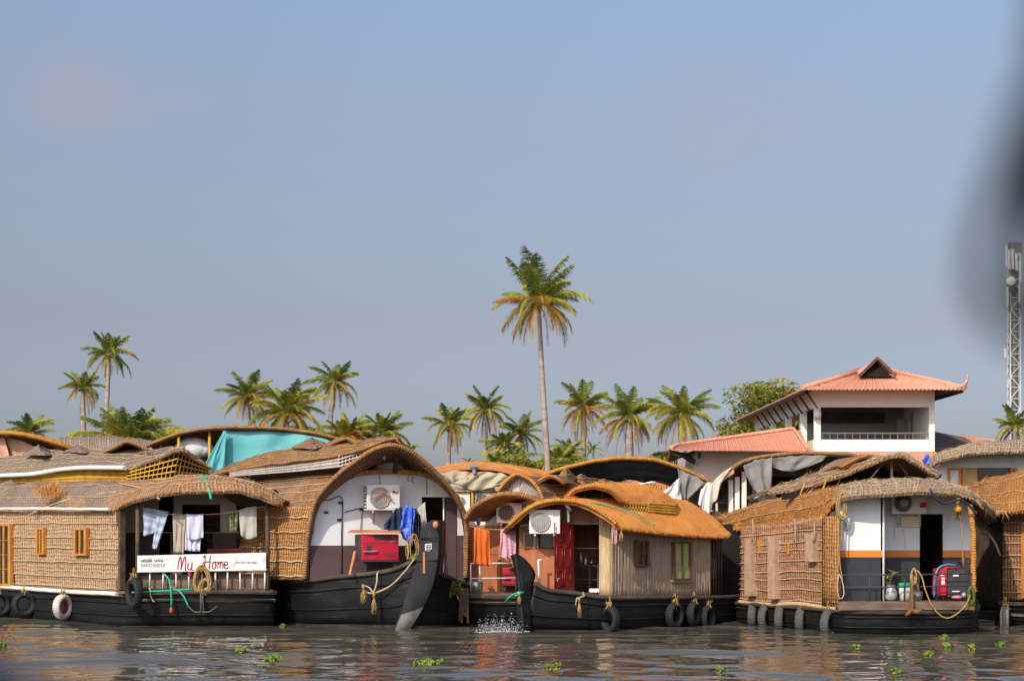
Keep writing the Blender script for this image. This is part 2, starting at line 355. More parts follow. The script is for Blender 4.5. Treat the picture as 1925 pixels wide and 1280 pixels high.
# laundry
def cloth(name, c, **k): return plain(name, c, .9, .1, trans=.15, bump=.2, bscale=30., **k)
cloth('cloth_lightblue', (.3, .36, .48)); cloth('cloth_blue', (.30, .40, .56), weave=(0, .22, .8, (.62, .66, .74))); cloth('cloth_khaki', (.48, .40, .30)); cloth('cloth_white', (.68, .68, .82)); cloth('cloth_check', (.42, .42, .16), weave=(.08, .1, .9, (.05, .05, .05))); cloth('cloth_grey', (.50, .48, .42)); cloth('cloth_orange', (.72, .16, .03)); cloth('cloth_pink', (.74, .42, .52), weave=(0, .09, .3, (.6, .28, .4))); cloth('cloth_beige', (.72, .58, .49)); cloth('cloth_red', (.35, .07, .07), weave=(.05, 0, .8, (.6, .55, .52))); cloth('cloth_curtain', (.56, .52, .46))
# building
mat('roof_tile', [(.60, .255, .16), (.68, .315, .20), (.71, .37, .255)], 1.0, .6, .4, 20, weave=(.28, 0, .25, (.45, .12, .07)), stain=((.52, .22, .15), .7, .6, .5))
mat('roof_grey', [(.13, .095, .09), (.18, .135, .125), (.23, .18, .165)], 1.0, .7, .4, 20, weave=(.28, 0, .4, (.09, .07, .065)))
mat('plaster', [(.74, .72, .66), (.79, .77, .71), (.8, .79, .75)], .8, .8, .05, 6, stain=((.55, .48, .4), .8, .63, .5)); mat('plaster_beige', [(.46, .38, .33), (.53, .45, .39), (.58, .5, .44)], .8, .8, .05, 6)
mat('timber_dark', [(.035, .03, .028), (.06, .05, .045)], 2, .8, .1); mat('room_grey', [(.28, .27, .25), (.34, .325, .30)], 1, .8, .05)
mat('steel_white', [(.48, .48, .48), (.6, .6, .6)], 2, .5, .05); mat('steel_grey', [(.14, .13, .125), (.2, .19, .18)], 2, .6, .05)
# plants
def leaf(name, c, var=.3, tr=.3, **k): return mat(name, [tuple(x * (1 - var) for x in c), c, tuple(x * (1 + var) for x in c)], 1.1, .55, .0, 8, trans=tr, spec=.35, **k)
leaf('frond_dark', (.115, .155, .03)); leaf('frond_green', (.215, .25, .038)); leaf('frond_lime', (.39, .37, .05)); leaf('frond_gold', (.48, .34, .05)); leaf('frond_rust', (.48, .21, .06)); leaf('frond_dead', (.26, .165, .115), tr=.15)
mat('palm_trunk', [(.24, .18, .145), (.34, .265, .22), (.43, .34, .285)], 1.4, .9, .4, 9, stretch=(1, 1, 3)); mat('coconut', [(.16, .13, .03), (.3, .2, .05)], 3, .6, .1)
leaf('leaf_olive', (.24, .24, .035)); leaf('leaf_gold', (.38, .32, .045)); leaf('leaf_deep', (.13, .16, .03)); mat('bark', [(.1, .075, .055), (.17, .13, .1)], 3, .9, .4, 12)
leaf('hyacinth', (.17, .25, .028), .45); leaf('moss', (.16, .17, .03), .4)
mat('soil', [(.09, .065, .045), (.14, .105, .075), (.1, .12, .05)], .3, .95, .3, 3)
mat('concrete', [(.22, .2, .18), (.3, .28, .25)], .8, .9, .2, 8)
mat('strap_black', [(.006, .006, .009), (.012, .012, .015)], 20, .8, .2, 200); plain('iron', (.085, .08, .078), .7, .25); mat('rail_navy', [(.004, .009, .024), (.006, .014, .036)], 8, .5, .05, 50)
m = mat('spray', [(.75, .77, .78), (.8, .82, .83)], 4, .15, 0, trans=.4)
# ---------------------------------------------------------------- camera, light, sky
cam = bpy.data.cameras.new('camera'); co = bpy.data.objects.new('camera', cam); COL.objects.link(co); SC.camera = co
co.location = CAM; co.rotation_euler = (math.radians(90), 0, 0)
cam.sensor_width = 36; cam.lens = 36 * F / 1925; cam.shift_y = (HY - 640) / 1925; cam.clip_start = .05; cam.clip_end = 6000
cam.dof.use_dof = True; cam.dof.focus_distance = 39.5; cam.dof.aperture_fstop = 4.5
SEL, SAZ = math.radians(36), math.radians(30)
sd = V((-math.sin(SAZ) * math.cos(SEL), -math.cos(SAZ) * math.cos(SEL), math.sin(SEL)))
sl = bpy.data.lights.new('sun', 'SUN'); so = bpy.data.objects.new('sun', sl); COL.objects.link(so)
sl.energy = 3.5; sl.angle = math.radians(.6); sl.color = (1, .92, .80); so.rotation_euler = (-sd).to_track_quat('-Z', 'Y').to_euler(); so.location = (-20, -20, 40)
w = bpy.data.worlds.new('World'); SC.world = w; w.use_nodes = True; nt = w.node_tree; nd = nt.nodes; lk = nt.links
bg = nd['Background']; sky = nd.new('ShaderNodeTexSky'); sky.sky_type = 'NISHITA'; sky.sun_disc = False; sky.sun_elevation = SEL; sky.sun_rotation = math.atan2(sd.x, sd.y)
sky.air_density = 1.0; sky.dust_density = 1.6; sky.ozone_density = 1.4; sky.altitude = 0
hs = nd.new('ShaderNodeHueSaturation'); hs.inputs['Saturation'].default_value = .8; lk.new(sky.outputs[0], hs.inputs['Color'])
# thin, far clouds: two soft puffs and a wisp, in sky directions
tc = nd.new('ShaderNodeTexCoord'); acc = None
def wm(op, a, c=None):
    q = nd.new('ShaderNodeMath'); q.operation = op
    for i, x in enumerate((a, c)):
        if x is None: continue
        if isinstance(x, (int, float)): q.inputs[i].default_value = x
        else: lk.new(x, q.inputs[i])
    return q.outputs[0]
nz = nd.new('ShaderNodeTexNoise'); nz.inputs['Scale'].default_value = 26; nz.inputs['Detail'].default_value = 5; lk.new(tc.outputs['Generated'], nz.inputs['Vector'])
for (cx, cy, rx, ry, am) in ((160, 178, 105, 72, .36), (335, 190, 75, 30, .18), (1380, 225, 180, 90, .2)):
    d = V(((cx - CX) / F, 1, (HY - cy) / F)).normalized()
    mp = nd.new('ShaderNodeVectorMath'); mp.operation = 'SUBTRACT'; lk.new(tc.outputs['Generated'], mp.inputs[0]); mp.inputs[1].default_value = d
    sc_ = nd.new('ShaderNodeVectorMath'); sc_.operation = 'MULTIPLY'; lk.new(mp.outputs[0], sc_.inputs[0]); sc_.inputs[1].default_value = (F / rx, F / rx * .3, F / ry)
    ln = nd.new('ShaderNodeVectorMath'); ln.operation = 'LENGTH'; lk.new(sc_.outputs[0], ln.inputs[0])
    f = wm('ADD', ln.outputs['Value'], wm('MULTIPLY', wm('SUBTRACT', nz.outputs['Fac'], .5), 1.6))
    mr = nd.new('ShaderNodeMapRange'); mr.interpolation_type = 'SMOOTHSTEP'; mr.inputs[1].default_value = 1.35; mr.inputs[2].default_value = .35; mr.inputs[3].default_value = 0; mr.inputs[4].default_value = am; lk.new(f, mr.inputs[0])
    acc = mr.outputs[0] if acc is None else wm('MAXIMUM', acc, mr.outputs[0])
# haze greys the horizon; sky overhead and behind camera is boosted as added fill
sx = nd.new('ShaderNodeSeparateXYZ'); lk.new(tc.outputs['Generated'], sx.inputs[0])
rp = nd.new('ShaderNodeValToRGB'); lk.new(sx.outputs['Z'], rp.inputs['Fac']); el = rp.color_ramp.elements
for _ in range(4): el.new(.5)
for e_, (p_, c_) in zip(el, ((.0, (.70, .70, .86)), (.07, (.745, .73, .87)), (.119, (.785, .72, .765)), (.21, (.98, .93, .935)), (.29, (1.145, 1.15, 1.2)), (.6, (1.5, 1.48, 1.46)))): e_.position = p_; e_.color = (c_[0] / 1.5, c_[1] / 1.5, c_[2] / 1.5, 1)
hz = nd.new('ShaderNodeMix'); hz.data_type = 'RGBA'; hz.blend_type = 'MULTIPLY'; hz.inputs[0].default_value = 1; lk.new(hs.outputs[0], hz.inputs[6]); lk.new(rp.outputs['Color'], hz.inputs[7])
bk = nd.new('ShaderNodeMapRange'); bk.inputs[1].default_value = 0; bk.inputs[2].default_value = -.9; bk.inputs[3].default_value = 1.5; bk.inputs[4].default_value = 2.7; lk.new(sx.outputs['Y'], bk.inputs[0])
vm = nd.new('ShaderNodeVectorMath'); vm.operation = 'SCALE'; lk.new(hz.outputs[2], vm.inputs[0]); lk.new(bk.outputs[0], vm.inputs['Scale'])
mxn = nd.new('ShaderNodeMix'); mxn.data_type = 'RGBA'; lk.new(acc, mxn.inputs[0]); lk.new(vm.outputs[0], mxn.inputs[6]); mxn.inputs[7].default_value = (4.3, 3.75, 4.2, 1)
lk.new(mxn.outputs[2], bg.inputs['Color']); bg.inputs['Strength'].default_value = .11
vs = SC.view_settings; vs.view_transform = 'Standard'; vs.look = 'None'; vs.exposure = 0; vs.gamma = 1
SC.cycles.max_bounces = 6; SC.cycles.diffuse_bounces = 3; SC.cycles.glossy_bounces = 3; SC.cycles.transmission_bounces = 4; SC.cycles.transparent_max_bounces = 6; SC.cycles.caustics_reflective = False; SC.cycles.caustics_refractive = False

# ---------------------------------------------------------------- water and land
m = bpy.data.materials.new('water'); m.use_nodes = True; nt = m.node_tree; nd = nt.nodes; lk = nt.links
b = nd['Principled BSDF']; b.inputs['Base Color'].default_value = (.075, .069, .052, 1); b.inputs['Roughness'].default_value = .015; b.inputs['IOR'].default_value = 1.33; b.inputs['Specular IOR Level'].default_value = .5
tc = nd.new('ShaderNodeTexCoord'); prev = None
for (sx, sy, sc_, det, dist) in ((.5, 1.0, 5.0, 2, .005), (.7, 1.0, 14.0, 2, .0008)):
    mp = nd.new('ShaderNodeMapping'); mp.inputs['Scale'].default_value = (sx, sy, 1); mp.inputs['Rotation'].default_value = (0, 0, .12 * sc_); lk.new(tc.outputs['Object'], mp.inputs['Vector'])
    n = nd.new('ShaderNodeTexNoise'); n.inputs['Scale'].default_value = sc_; n.inputs['Detail'].default_value = det; n.inputs['Roughness'].default_value = .45; n.inputs['Distortion'].default_value = .6; lk.new(mp.outputs[0], n.inputs['Vector'])
    bp = nd.new('ShaderNodeBump'); bp.inputs['Strength'].default_value = 1; bp.inputs['Distance'].default_value = dist; lk.new(n.outputs['Fac'], bp.inputs['Height'])
    if prev: lk.new(prev, bp.inputs['Normal'])
    prev = bp.outputs[0]
lk.new(prev, b.inputs['Normal']); MT['water'] = m
import numpy as np
rs = np.random.RandomState(4); WX, WY0, WY1 = 22.0, 21.0, 47.0; nx, ny = 440, 560
gx = np.linspace(-WX, WX, nx + 1); gy = WY0 + (WY1 - WY0) * np.linspace(0, 1, ny + 1); XX, YY = np.meshgrid(gx, gy); HH = np.zeros_like(XX)
nw = 64
for i in range(nw):
    lam = .36 * (6.2 ** rs.rand()); th_ = rs.normal(0, .38); k_ = 6.2832 / lam; s_ = .096 * math.sqrt(2 / nw) * (1.25 if .8 < lam < 1.8 else .8)
    HH += s_ / k_ * np.sin(k_ * (XX * math.sin(th_) + YY * math.cos(th_)) + rs.rand() * 6.28 + .6 * np.sin(XX * .7 + i) + .5 * np.sin(YY * .5 + 2 * i))
gust = .62 + .55 * (.5 + .5 * np.sin(XX * .33 + 1.7 * np.sin(YY * .21)) * np.cos(YY * .27 + .8))
edge = np.clip((WX - np.abs(XX)) / 2, 0, 1) * np.clip((YY - WY0) / 2, 0, 1) * np.clip((WY1 - YY) / 2, 0, 1); HH *= gust * edge
mb = MB(); mb.v = [V(p) for p in np.stack([XX, YY, HH], -1).reshape(-1, 3).tolist()]
for j in range(ny):
    for i in range(nx): a = j * (nx + 1) + i; mb.f.append((a, a + 1, a + nx + 2, a + nx + 1))
mb.mi = [0] * len(mb.f); mb.uv = [((0, 0),) * 4] * len(mb.f); mb.sm = [True] * len(mb.f)
for x0_, x1_, y0_, y1_ in ((-160, -WX, -50, 66), (WX, 160, -50, 66), (-WX, WX, -50, WY0), (-WX, WX, WY1, 66)): mb.quad([V((x0_, y0_, 0)), V((x1_, y0_, 0)), V((x1_, y1_, 0)), V((x0_, y1_, 0))])
o = put(mb, 'water', m); o['kind'] = 'structure'
mb = MB()
nx, ny = 60, 30; G = []
for j in range(ny + 1):
    yy = 62 + (j / ny) ** 1.6 * 300; G.append([V(((i / nx - .5) * 460, yy, (.9 + .35 * NZ.noise(V((i * .6, j * .7, 3)))) if j else -1.2)) for i in range(nx + 1)])
mb.grid(G); o = put(mb, 'ground', MT['soil']); o['kind'] = 'structure'
mb = MB(); mb.box((0, 61.5, .1), 318, .8, 1.7, 0, .04); single(mb, 'quay_wall', MT['concrete'], 'low stained concrete embankment wall behind the moored houseboats', 'wall')

# ---------------------------------------------------------------- palms
FM = ['frond_dark', 'frond_green', 'frond_lime', 'frond_gold', 'frond_rust', 'frond_dead']
def frond(mb, c, az, el, L, droop, mi, rng, mi2=None, npair=64, wd=.05, twist=0.0):
    p = c.copy(); pts = [p.copy()]; n = 14; h = V((math.cos(az), math.sin(az), 0))
    for k in range(n):
        t = (k + .5) / n; e = max(-1.5, el - droop * t ** 1.35); p = p + (h * math.cos(e) + UP * math.sin(e)) * (L / n); pts.append(p.copy())
    mb.tube(pts, [.05 * (1 - .8 * k / n) for k in range(n + 1)], 4, mi2 if mi2 is not None else mi, False)
    for q in range(npair):
        t = .10 + .9 * q / npair; a = cr(pts, t * n); tg = (cr(pts, min(n, t * n + .3)) - cr(pts, max(0, t * n - .3))).normalized()
        sd_ = tg.cross(UP); sd_ = sd_.normalized() if sd_.length > .05 else V((-h.y, h.x, 0))
        nn = sd_.cross(tg).normalized(); ll = L * .25 * (math.sin(math.pi * min(1, .12 + t * .88)) ** .6 * .85 + .15)
        for s in (-1, 1):
            if rng.random() < .06: continue
            d = (sd_ * s * (.85 + .2 * rng.random()) + tg * (.55 + .5 * t) + nn * rng.uniform(-.1, .35) - UP * (.25 + .55 * t + rng.uniform(-.2, .5))).normalized() * ll * rng.uniform(.75, 1.1)
            wv = tg * wd * .5; k = mb.add([a - wv, a + wv, a + d * .55 + wv * .8 - UP * .015 * ll, a + d - UP * ll * .12])
            mb.face((k, k + 1, k + 2, k + 3), mi if rng.random() < .8 or mi2 is None else mi2)
PG = 'coconut palms beyond the houseboats'
def palm(label, px, cy, hw, top, base, seed, n=30, gold=.35, dead=3, Y=None, trunk_r=.15, nuts=True, lowest=-36, dense_=72, lime=0.0):
    rng = random.Random(seed); Y = Y or F * 2.9 / hw; c = P(px, cy, Y); bz = P(base[0], base[1], Y); 
    g = V((bz.x + (bz.x - c.x) * .15, Y, .7)) if base[1] > 1e-6 else V((c.x, Y, .7))
    L = hw / F * Y * 1.3; Lt = (cy - top) / F * Y * 1.0
    r = thing('coconut_palm', label, 'palm tree', (g.x, g.y, g.z), PG)
    tr = MB(); path = curve([g, bz, lerp(bz, c, .55) + V((.04 * (c.x - bz.x), 0, 0)), c], 22) if bz.z < c.z - 2.5 else curve([g, lerp(g, c, .5) + V((.1, 0, 0)), c], 14)
    tr.tube(path, [trunk_r * (1.35 - .5 * k / len(path)) * (1 + .05 * (k % 2)) for k in range(len(path))], 8)
    put(tr, 'trunk', MT['palm_trunk'], r)
    cm = MB(); ga = 2.39996; a0 = rng.uniform(0, 6.28)
    for i in range(n):
        t = i / (n - 1); el = math.radians(80 - (80 - lowest) * t ** .95 + rng.uniform(-12, 12)); az = a0 + i * ga + rng.uniform(-.25, .25)
        ll = lerp(Lt, L, min(1, t * 2.2)) * rng.uniform(.85, 1.1); dr = math.radians(lerp(42, 76, min(1, t * 1.5)) * rng.uniform(.65, 1.3))
        x = t + rng.uniform(-.22, .22) + lime * rng.random()
        if x < .30: mi = 0 if rng.random() < .55 else 1
        elif x < .62: mi = 1 if rng.random() < .6 else 2
        elif rng.random() < gold * 1.3: mi = 3 if rng.random() < .76 else 4
        else: mi = 2 if rng.random() < .55 + lime * .3 else 1
        frond(cm, c + V((math.cos(az), math.sin(az), 0)) * .12 + UP * rng.uniform(-.25, .25), az, el, ll, dr, mi, rng, min(mi + 1, 4) if rng.random() < .5 else None, dense_)
    put(cm, 'crown', [MT[k] for k in FM], r)
    if dead:
        dm = MB()
        for i in range(dead):
            az = rng.uniform(0, 6.28); frond(dm, c + V((math.cos(az), math.sin(az), 0)) * .15 - UP * .2, az, math.radians(rng.uniform(-62, -30)), L * rng.uniform(.75, 1.05), math.radians(rng.uniform(30, 55)), 5 if rng.random() < .75 else 4, rng, None, 30, .07)
        put(dm, 'dead_fronds', [MT[k] for k in FM], r)
    if nuts:
        nm = MB()
        for i in range(11): nm.blob(c + V((rng.uniform(-.38, .38), rng.uniform(-.4, .1), rng.uniform(-.65, -.1))), rng.uniform(.12, .17), 1)
        put(nm, 'coconuts', MT['coconut'], r)
palm('tallest coconut palm, leaning slightly, high above all the others', 1012, 566, 78, 470, (1030, 885), 5, 32, .5, 3, 118, .17)
palm('taller dark palm of the pair above the grey thatch roof', 205, 662, 48, 617, (199, 815), 12, 24, .25, 3, 165, .2)
palm('shorter yellowish palm of the pair, left of its taller neighbour', 156, 728, 40, 685, (157, 815), 31, 20, .5, 3, 172, .22)
palm('small dark palm top just clearing the roof at the far left', 56, 812, 42, 768, (58, 900), 44, 18, .1, 0, 160, .2, False, 0)
palm('broad bushy lime green palm crown below the tall pair', 247, 838, 86, 748, (250, 960), 56, 44, .04, 0, 100, .2, False, 2, 70, .45)
palm('palm with an orange hanging frond at the left of the turquoise tarp clump', 468, 745, 48, 692, (470, 900), 67, 26, .5, 3, 150)
palm('full green palm with long drooping fronds beside the orange fronded one', 540, 775, 66, 704, (542, 900), 78, 34, .12, 1, 122, lime=.25)
palm('palm on a thin pale trunk with one dark dead frond hanging right', 629, 718, 48, 666, (621, 800), 89, 22, .35, 4, 158, .19)
palm('low yellow green palm bush touching the turquoise tarp roof', 652, 822, 50, 772, (655, 900), 93, 30, .3, 0, 130, .2, False, 0, lime=.6)
palm('short palm above the lattice gable of the big arched boat', 719, 812, 46, 762, (722, 900), 104, 24, .25, 0, 140, .2, False, -5, lime=.2)
palm('golden palm with bare straight trunk left of the tan tarp boat', 846, 798, 46, 753, (843, 872), 115, 22, .6, 3, 165, .2)
palm('green palm with bare trunk between the golden palm and the tallest one', 912, 770, 46, 720, (914, 872), 126, 23, .45, 4, 160, .2)
palm('pale shaggy palm with a brown skirt just left of the tallest trunk', 981, 812, 40, 766, (984, 905), 137, 22, .15, 5, 165, .24)
palm('palm with bright orange lower fronds right of the tallest trunk', 1095, 765, 50, 704, (1097, 850), 148, 25, .7, 7, 152, .2)
palm('palm with a thick red brown trunk and big dead hanging fronds', 1183, 782, 56, 708, (1183, 865), 159, 26, .35, 6, 142, .3)
palm('wide palm with grey dead skirt left of the red roofed building', 1280, 775, 62, 713, (1282, 865), 170, 30, .35, 7, 138, .24)
palm('small vivid green palm in front of the tallest trunk base', 1070, 848, 34, 823, (1070, 910), 181, 20, .05, 0, 150, .15, False, -10, 30)
palm('thin young palm sapling between the vivid green palm and the arched black roof', 1115, 846, 17, 829, (1114, 890), 192, 9, .3, 0, 150, .08, False, -20, 24)
palm('dusty low palm crown at the left end of the red tiled wing', 1372, 812, 34, 793, (1372, 880), 203, 18, .1, 0, 170, .2, False, 0, 30)
palm('palm fronds at the foot of the antenna mast', 1908, 800, 42, 758, (1912, 880), 214, 20, .3, 2, 126, .2, False, -30)
palm('low hazy palm clump under the pale shaggy palm', 965, 872, 50, 838, (965, 940), 225, 26, .12, 0, 150, .2, False, 0, 34)
palm('small frond tip rising behind the hood of the big arched boat', 772, 846, 17, 829, (772, 900), 236, 8, 0, 0, 90, .06, False, 10, 24)
palm('tiny palm tip above the tan tarp boat', 880, 872, 12, 862, (880, 900), 247, 8, 0, 0, 130, .08, False, 20, 20)

def bush(name, label, cx, cy, rx, ry, Y, seed, n, mats, cat='tree', ls=.35, trunk=True, clumps=9, group=None):
    rng = random.Random(seed); c = P(cx, cy, Y); k = Y / F; r = thing(name, label, cat, (c.x, Y, .8), group)
    cr_ = MB(); cl = []
    for i in range(clumps):
        a = rng.uniform(0, 6.28); q = rng.random() ** .5
        cl.append((c + V((math.cos(a) * q * rx * k * .75, rng.uniform(-.6, .6) * rx * k, math.sin(a) * q * ry * k * .75)), rng.uniform(.30, .5)))
    for ctr, sz in cl:
        mi0 = rng.choice((0, 0, 1, 2))
        for _ in range(n // clumps):
            v = V((rng.gauss(0, 1), rng.gauss(0, 1), rng.gauss(0, 1))).normalized() * rng.uniform(.45, 1.0) ** .6
            p = ctr + V((v.x * rx * k * sz, v.y * rx * k * sz, v.z * ry * k * sz * .75)); s = ls * rng.uniform(.5, 1.2)
            a = V((rng.gauss(0, 1), rng.gauss(0, 1), rng.gauss(0, .6))).normalized() * s; b_ = a.cross(V((rng.gauss(0, 1), rng.gauss(0, 1), rng.gauss(0, 1)))).normalized() * s * .45
            kk = cr_.add([p - a * .5, p + b_ * .5, p + a * .5, p - b_ * .5]); cr_.face((kk, kk + 1, kk + 2, kk + 3), mi0 if rng.random() < .7 else rng.randrange(3))
    put(cr_, 'crown', [MT[m] for m in mats], r)
    if trunk:
        t = MB(); g = V((c.x, Y, .7)); f = lerp(g, c, .62); t.tube(curve([g, lerp(g, f, .5) + V((.2, 0, 0)), f], 8), [.4, .38, .36, .34, .32, .3, .28, .26], 8)
        for ctr, sz in cl: t.tube(curve([f, lerp(f, ctr, .5) + UP * .3, ctr], 6), [.2, .16, .13, .1, .07, .04], 5)
        put(t, 'trunk', MT['bark'], r)
OL = ['leaf_olive', 'leaf_gold', 'leaf_deep']
PALMS_DONE = 1
bush('rain_tree', 'spreading olive and gold tree behind the left side of the red roofed building', 1458, 776, 104, 74, 132, 3, 16000, OL, ls=.36, clumps=44)
bush('rain_tree', 'small hazy tree top between the wide palm and the red tiled wing', 1255, 862, 40, 14, 150, 8, 1500, OL, ls=.4, clumps=8)
bush('shrub_clump', 'low green shrubs seen between the tan tarp boat and the tallest trunk', 975, 880, 70, 24, 135, 9, 3000, OL, 'shrub', ls=.4, clumps=12)
bush('shrub_clump', 'low green shrubs right of the tallest palm trunk', 1080, 878, 70, 22, 135, 10, 2600, OL, 'shrub', ls=.4, clumps=12)
bush('rain_tree', 'yellow green bushy tree top behind the turquoise tarp roof end', 668, 824, 52, 34, 138, 21, 5000, OL, ls=.36, clumps=16)
bush('rain_tree', 'low leafy tree top between the turquoise tarp palms', 560, 822, 60, 26, 150, 22, 4000, OL, ls=.36, clumps=14)
palm('bent palm leaning left between the golden and the pale shaggy palms', 948, 835, 40, 798, (958, 890), 261, 24, .2, 2, 158, .15, False, -40, lime=.25)
palm('low lime palm to the right of the tallest trunk, half hidden by roofs', 1052, 868, 44, 832, (1054, 930), 262, 26, .05, 0, 140, .15, False, -10, lime=.5)
palm('low green palm behind the tan tarp boat, right of the bare trunks', 935, 872, 40, 842, (935, 930), 263, 24, .1, 0, 140, .15, False, -10, lime=.4)
bush('shrub_clump', 'low green bushes left of the red tiled wing, above the black scalloped roof', 1222, 872, 50, 18, 120, 23, 2600, OL, 'shrub', ls=.32, clumps=10)
bush('shrub_clump', 'green shrubs under the black scalloped tarp left of the small red fence', 1150, 915, 90, 12, 100, 13, 2200, OL, 'shrub', ls=.3, clumps=10)

# ---------------------------------------------------------------- red roofed building
bl = thing('resort_building', 'white two storey building with red tiled hip roof and open upper balcony', 'building', (19.5, 90, .9))
FB_ = flat(90.0)
def wx(px, Y): return (px - CX) / F * Y
def wz(py, Y): return CH - (py - HY) / F * Y
x0, x1 = wx(1530, 90), wx(1757, 90); zt, zb = wz(733, 90), wz(849, 90); yb = 112
mb = MB()
mb.poly(FB_.rect(1531, 734, 1757, 849), [FB_.rect(1543, 765, 1747, 826)], V((0, .25, 0)))
mb.slab([V((x0, 90.25, zb)), V((x0, yb, zb)), V((x0, yb, wz(765, 90))), V((x0, 90.25, wz(765, 90)))][0:2] + [V((x0, yb, wz(826, 90))), V((x0, 90.25, wz(826, 90)))], V((.25, 0, 0)))
mb.slab([V((x0, 90.25, wz(765, 90))), V((x0, yb, wz(765, 90))), V((x0, yb, zt)), V((x0, 90.25, zt))], V((.25, 0, 0)))
mb.slab([V((x1 - .25, 90.25, zb)), V((x1 - .25, yb, zb)), V((x1 - .25, yb, zt)), V((x1 - .25, 90.25, zt))], V((.25, 0, 0)))
for yy in (94, 99, 105, 111): mb.box((x0 + .125, yy, wz(795, 90)), .3, .6, wz(765, 90) - wz(826, 90) + .02)
mb.box(((x0 + x1) / 2, 101, (zb + .9) / 2 + .2), x1 - x0 - .1, 21.0, zb - .9)
put(mb, 'wall', MT['plaster'], bl)
mb = MB(); mb.slab([V((x0 + .25, 96, zb)), V((x1 - .25, 96, zb)), V((x1 - .25, 96, zt)), V((x0 + .25, 96, zt))], V((0, .2, 0))); mb.box(((x0 + x1) / 2, 93.2, wz(826, 90) - .3), x1 - x0 - .5, 5.4, .15)
mb.box((wx(1722, 94), 94, wz(800, 90)), .5, .5, 1.9); mb.box((wx(1700, 95), 95, wz(805, 90)), .9, .2, 1.5)
put(mb, 'back_wall', MT['room_grey'], bl)
mb = MB(); mb.box(((x0 + x1) / 2, 93.2, zt - .12), x1 - x0 - .5, 5.4, .12); mb.box(((x0 + x1) / 2 - .6, 95.4, wz(778, 92)), 4.6, .3, .55)
put(mb, 'ceiling_beam', MT['timber_dark'], bl)
mb = MB(); z = wz(814, 90); mb.bar(V((wx(1543, 90.1), 90.1, z)), V((wx(1747, 90.1), 90.1, z)), .06)
for i in range(15): xx = lerp(wx(1546, 90.1), wx(1744, 90.1), i / 14); mb.bar(V((xx, 90.1, wz(826, 90))), V((xx, 90.1, z)), .035)
put(mb, 'balcony_railing', MT['steel_grey'], bl)
mb = MB()
for px, py in ((1537, 779),): mb.lathe([(.02, 0), (.16, .02), (.2, .25), (.16, .45), (.02, .5)], P(px, py + 8, 89.85), 'z', 12)
put(mb, 'wall_lamp', MT['casing_white'], bl)
# hip roof with overhang: eaves, ridge, gablet
eY, bY = 88.0, 114.0; ez = wz(731, 88); e0, e1 = wx(1509, 88), wx(1815, 88); rz_ = wz(690, 92.6); r0, r1 = V((wx(1648, 92.6), 93.4, rz_)), V((wx(1648, 92.6), 108.6, rz_))
c = [V((e0, eY, ez)), V((e1, eY, ez)), V((e1, bY, ez)), V((e0, bY, ez))]
mb = MB()
def slope(a, b_, d, e, nu=40, corr=.05, mi=0):
    G = []
    for j in range(7):
        t = j / 6; row = []
        for i in range(nu * 2 + 1):
            s = i / (nu * 2); p = lerp(lerp(a, b_, s), lerp(d, e, s), t); row.append(p + UP * (.03 * math.cos(i * math.pi)))
        G.append(row)
    mb.grid(G, mi, .05, False)
slope(c[0], c[1], r0 - V((.9, 0, 0)), r0 + V((.9, 0, 0))); slope(c[3], c[0], r1, r0, 50); slope(c[1], c[2], r0, r1, 50); slope(c[2], c[3], r1, r1)
mb.tube([c[0] + UP * .06, r0 + UP * .08], .13, 6); mb.tube([c[1] + UP * .06, r0 + UP * .08], .13, 6); mb.tube([r0 + UP * .08, r1 + UP * .08], .13, 6)
h = c[1] + UP * .05; mb.tube(curve([h + V((-.9, .5, .12)), h + V((-.3, .1, .06)), h + V((.05, 0, .3)), h + V((.1, 0, .75))], 8), [.12, .12, .11, .1, .09, .07, .05, .02], 6)
put(mb, 'roof', MT['roof_tile'], bl)
mb = MB(); ap = P(1647, 676, 91.2); gl, gr = P(1615, 707, 90.2), P(1683, 707, 90.2)
mb.poly([gl + V((.1, .25, .0)), gr + V((-.1, .25, 0)), ap + V((0, .25, -.1))], (), V((0, .1, 0)), 1)
for g_ in (gl, gr): mb.bar(g_ + V((0, -.12, .02)), ap + V((0, -.38, .06)), .14, .1, 2)
for s, g_ in ((0, gl), (1, gr)): mb.hexa([g_ + V((0, -.1, 0)), ap + V((0, -.35, 0)), ap + V((0, -.35, .09)), g_ + V((0, -.1, .09))], [g_ + V((0, .5, .22)), ap + V((0, 2.4, -.12)), ap + V((0, 2.4, -.03)), g_ + V((0, .5, .31))], 0)
put(mb, 'gablet', [MT['roof_tile'], MT['dark_space'], MT['bamboo_dark']], bl)
mb = MB()
for i in range(9):
    yy = 88.8 + i * 2.3; mb.bar(V((e0 + .15, yy, ez - .1)), V((x0 + .1, yy, ez + .25)), .09, .12); mb.bar(V((x0 - .02, yy, ez - .95)), V((e0 + .35, yy, ez - .12)), .09)
mb.bar(V((e0 + .1, eY + .2, ez - .12)), V((e0 + .1, bY - .2, ez - .12)), .12); mb.bar(V((e1 - .1, eY + .2, ez - .12)), V((e1 - .1, bY - .2, ez - .12)), .12)
mb.slab([V((x1 + .02, 88.2, ez - .06)), V((e1 - .2, 88.2, ez - .06)), V((e1 - .2, 112, ez - .06)), V((x1 + .02, 112, ez - .06))], V((0, 0, .03)))
put(mb, 'eave_struts', MT['timber_dark'], bl)
mb = MB(); slope(P(1592, 872, 87.2), P(1768, 872, 87.2), P(1594, 850, 89.9), P(1766, 850, 89.9), 24); put(mb, 'apron_roof', MT['roof_tile'], bl)
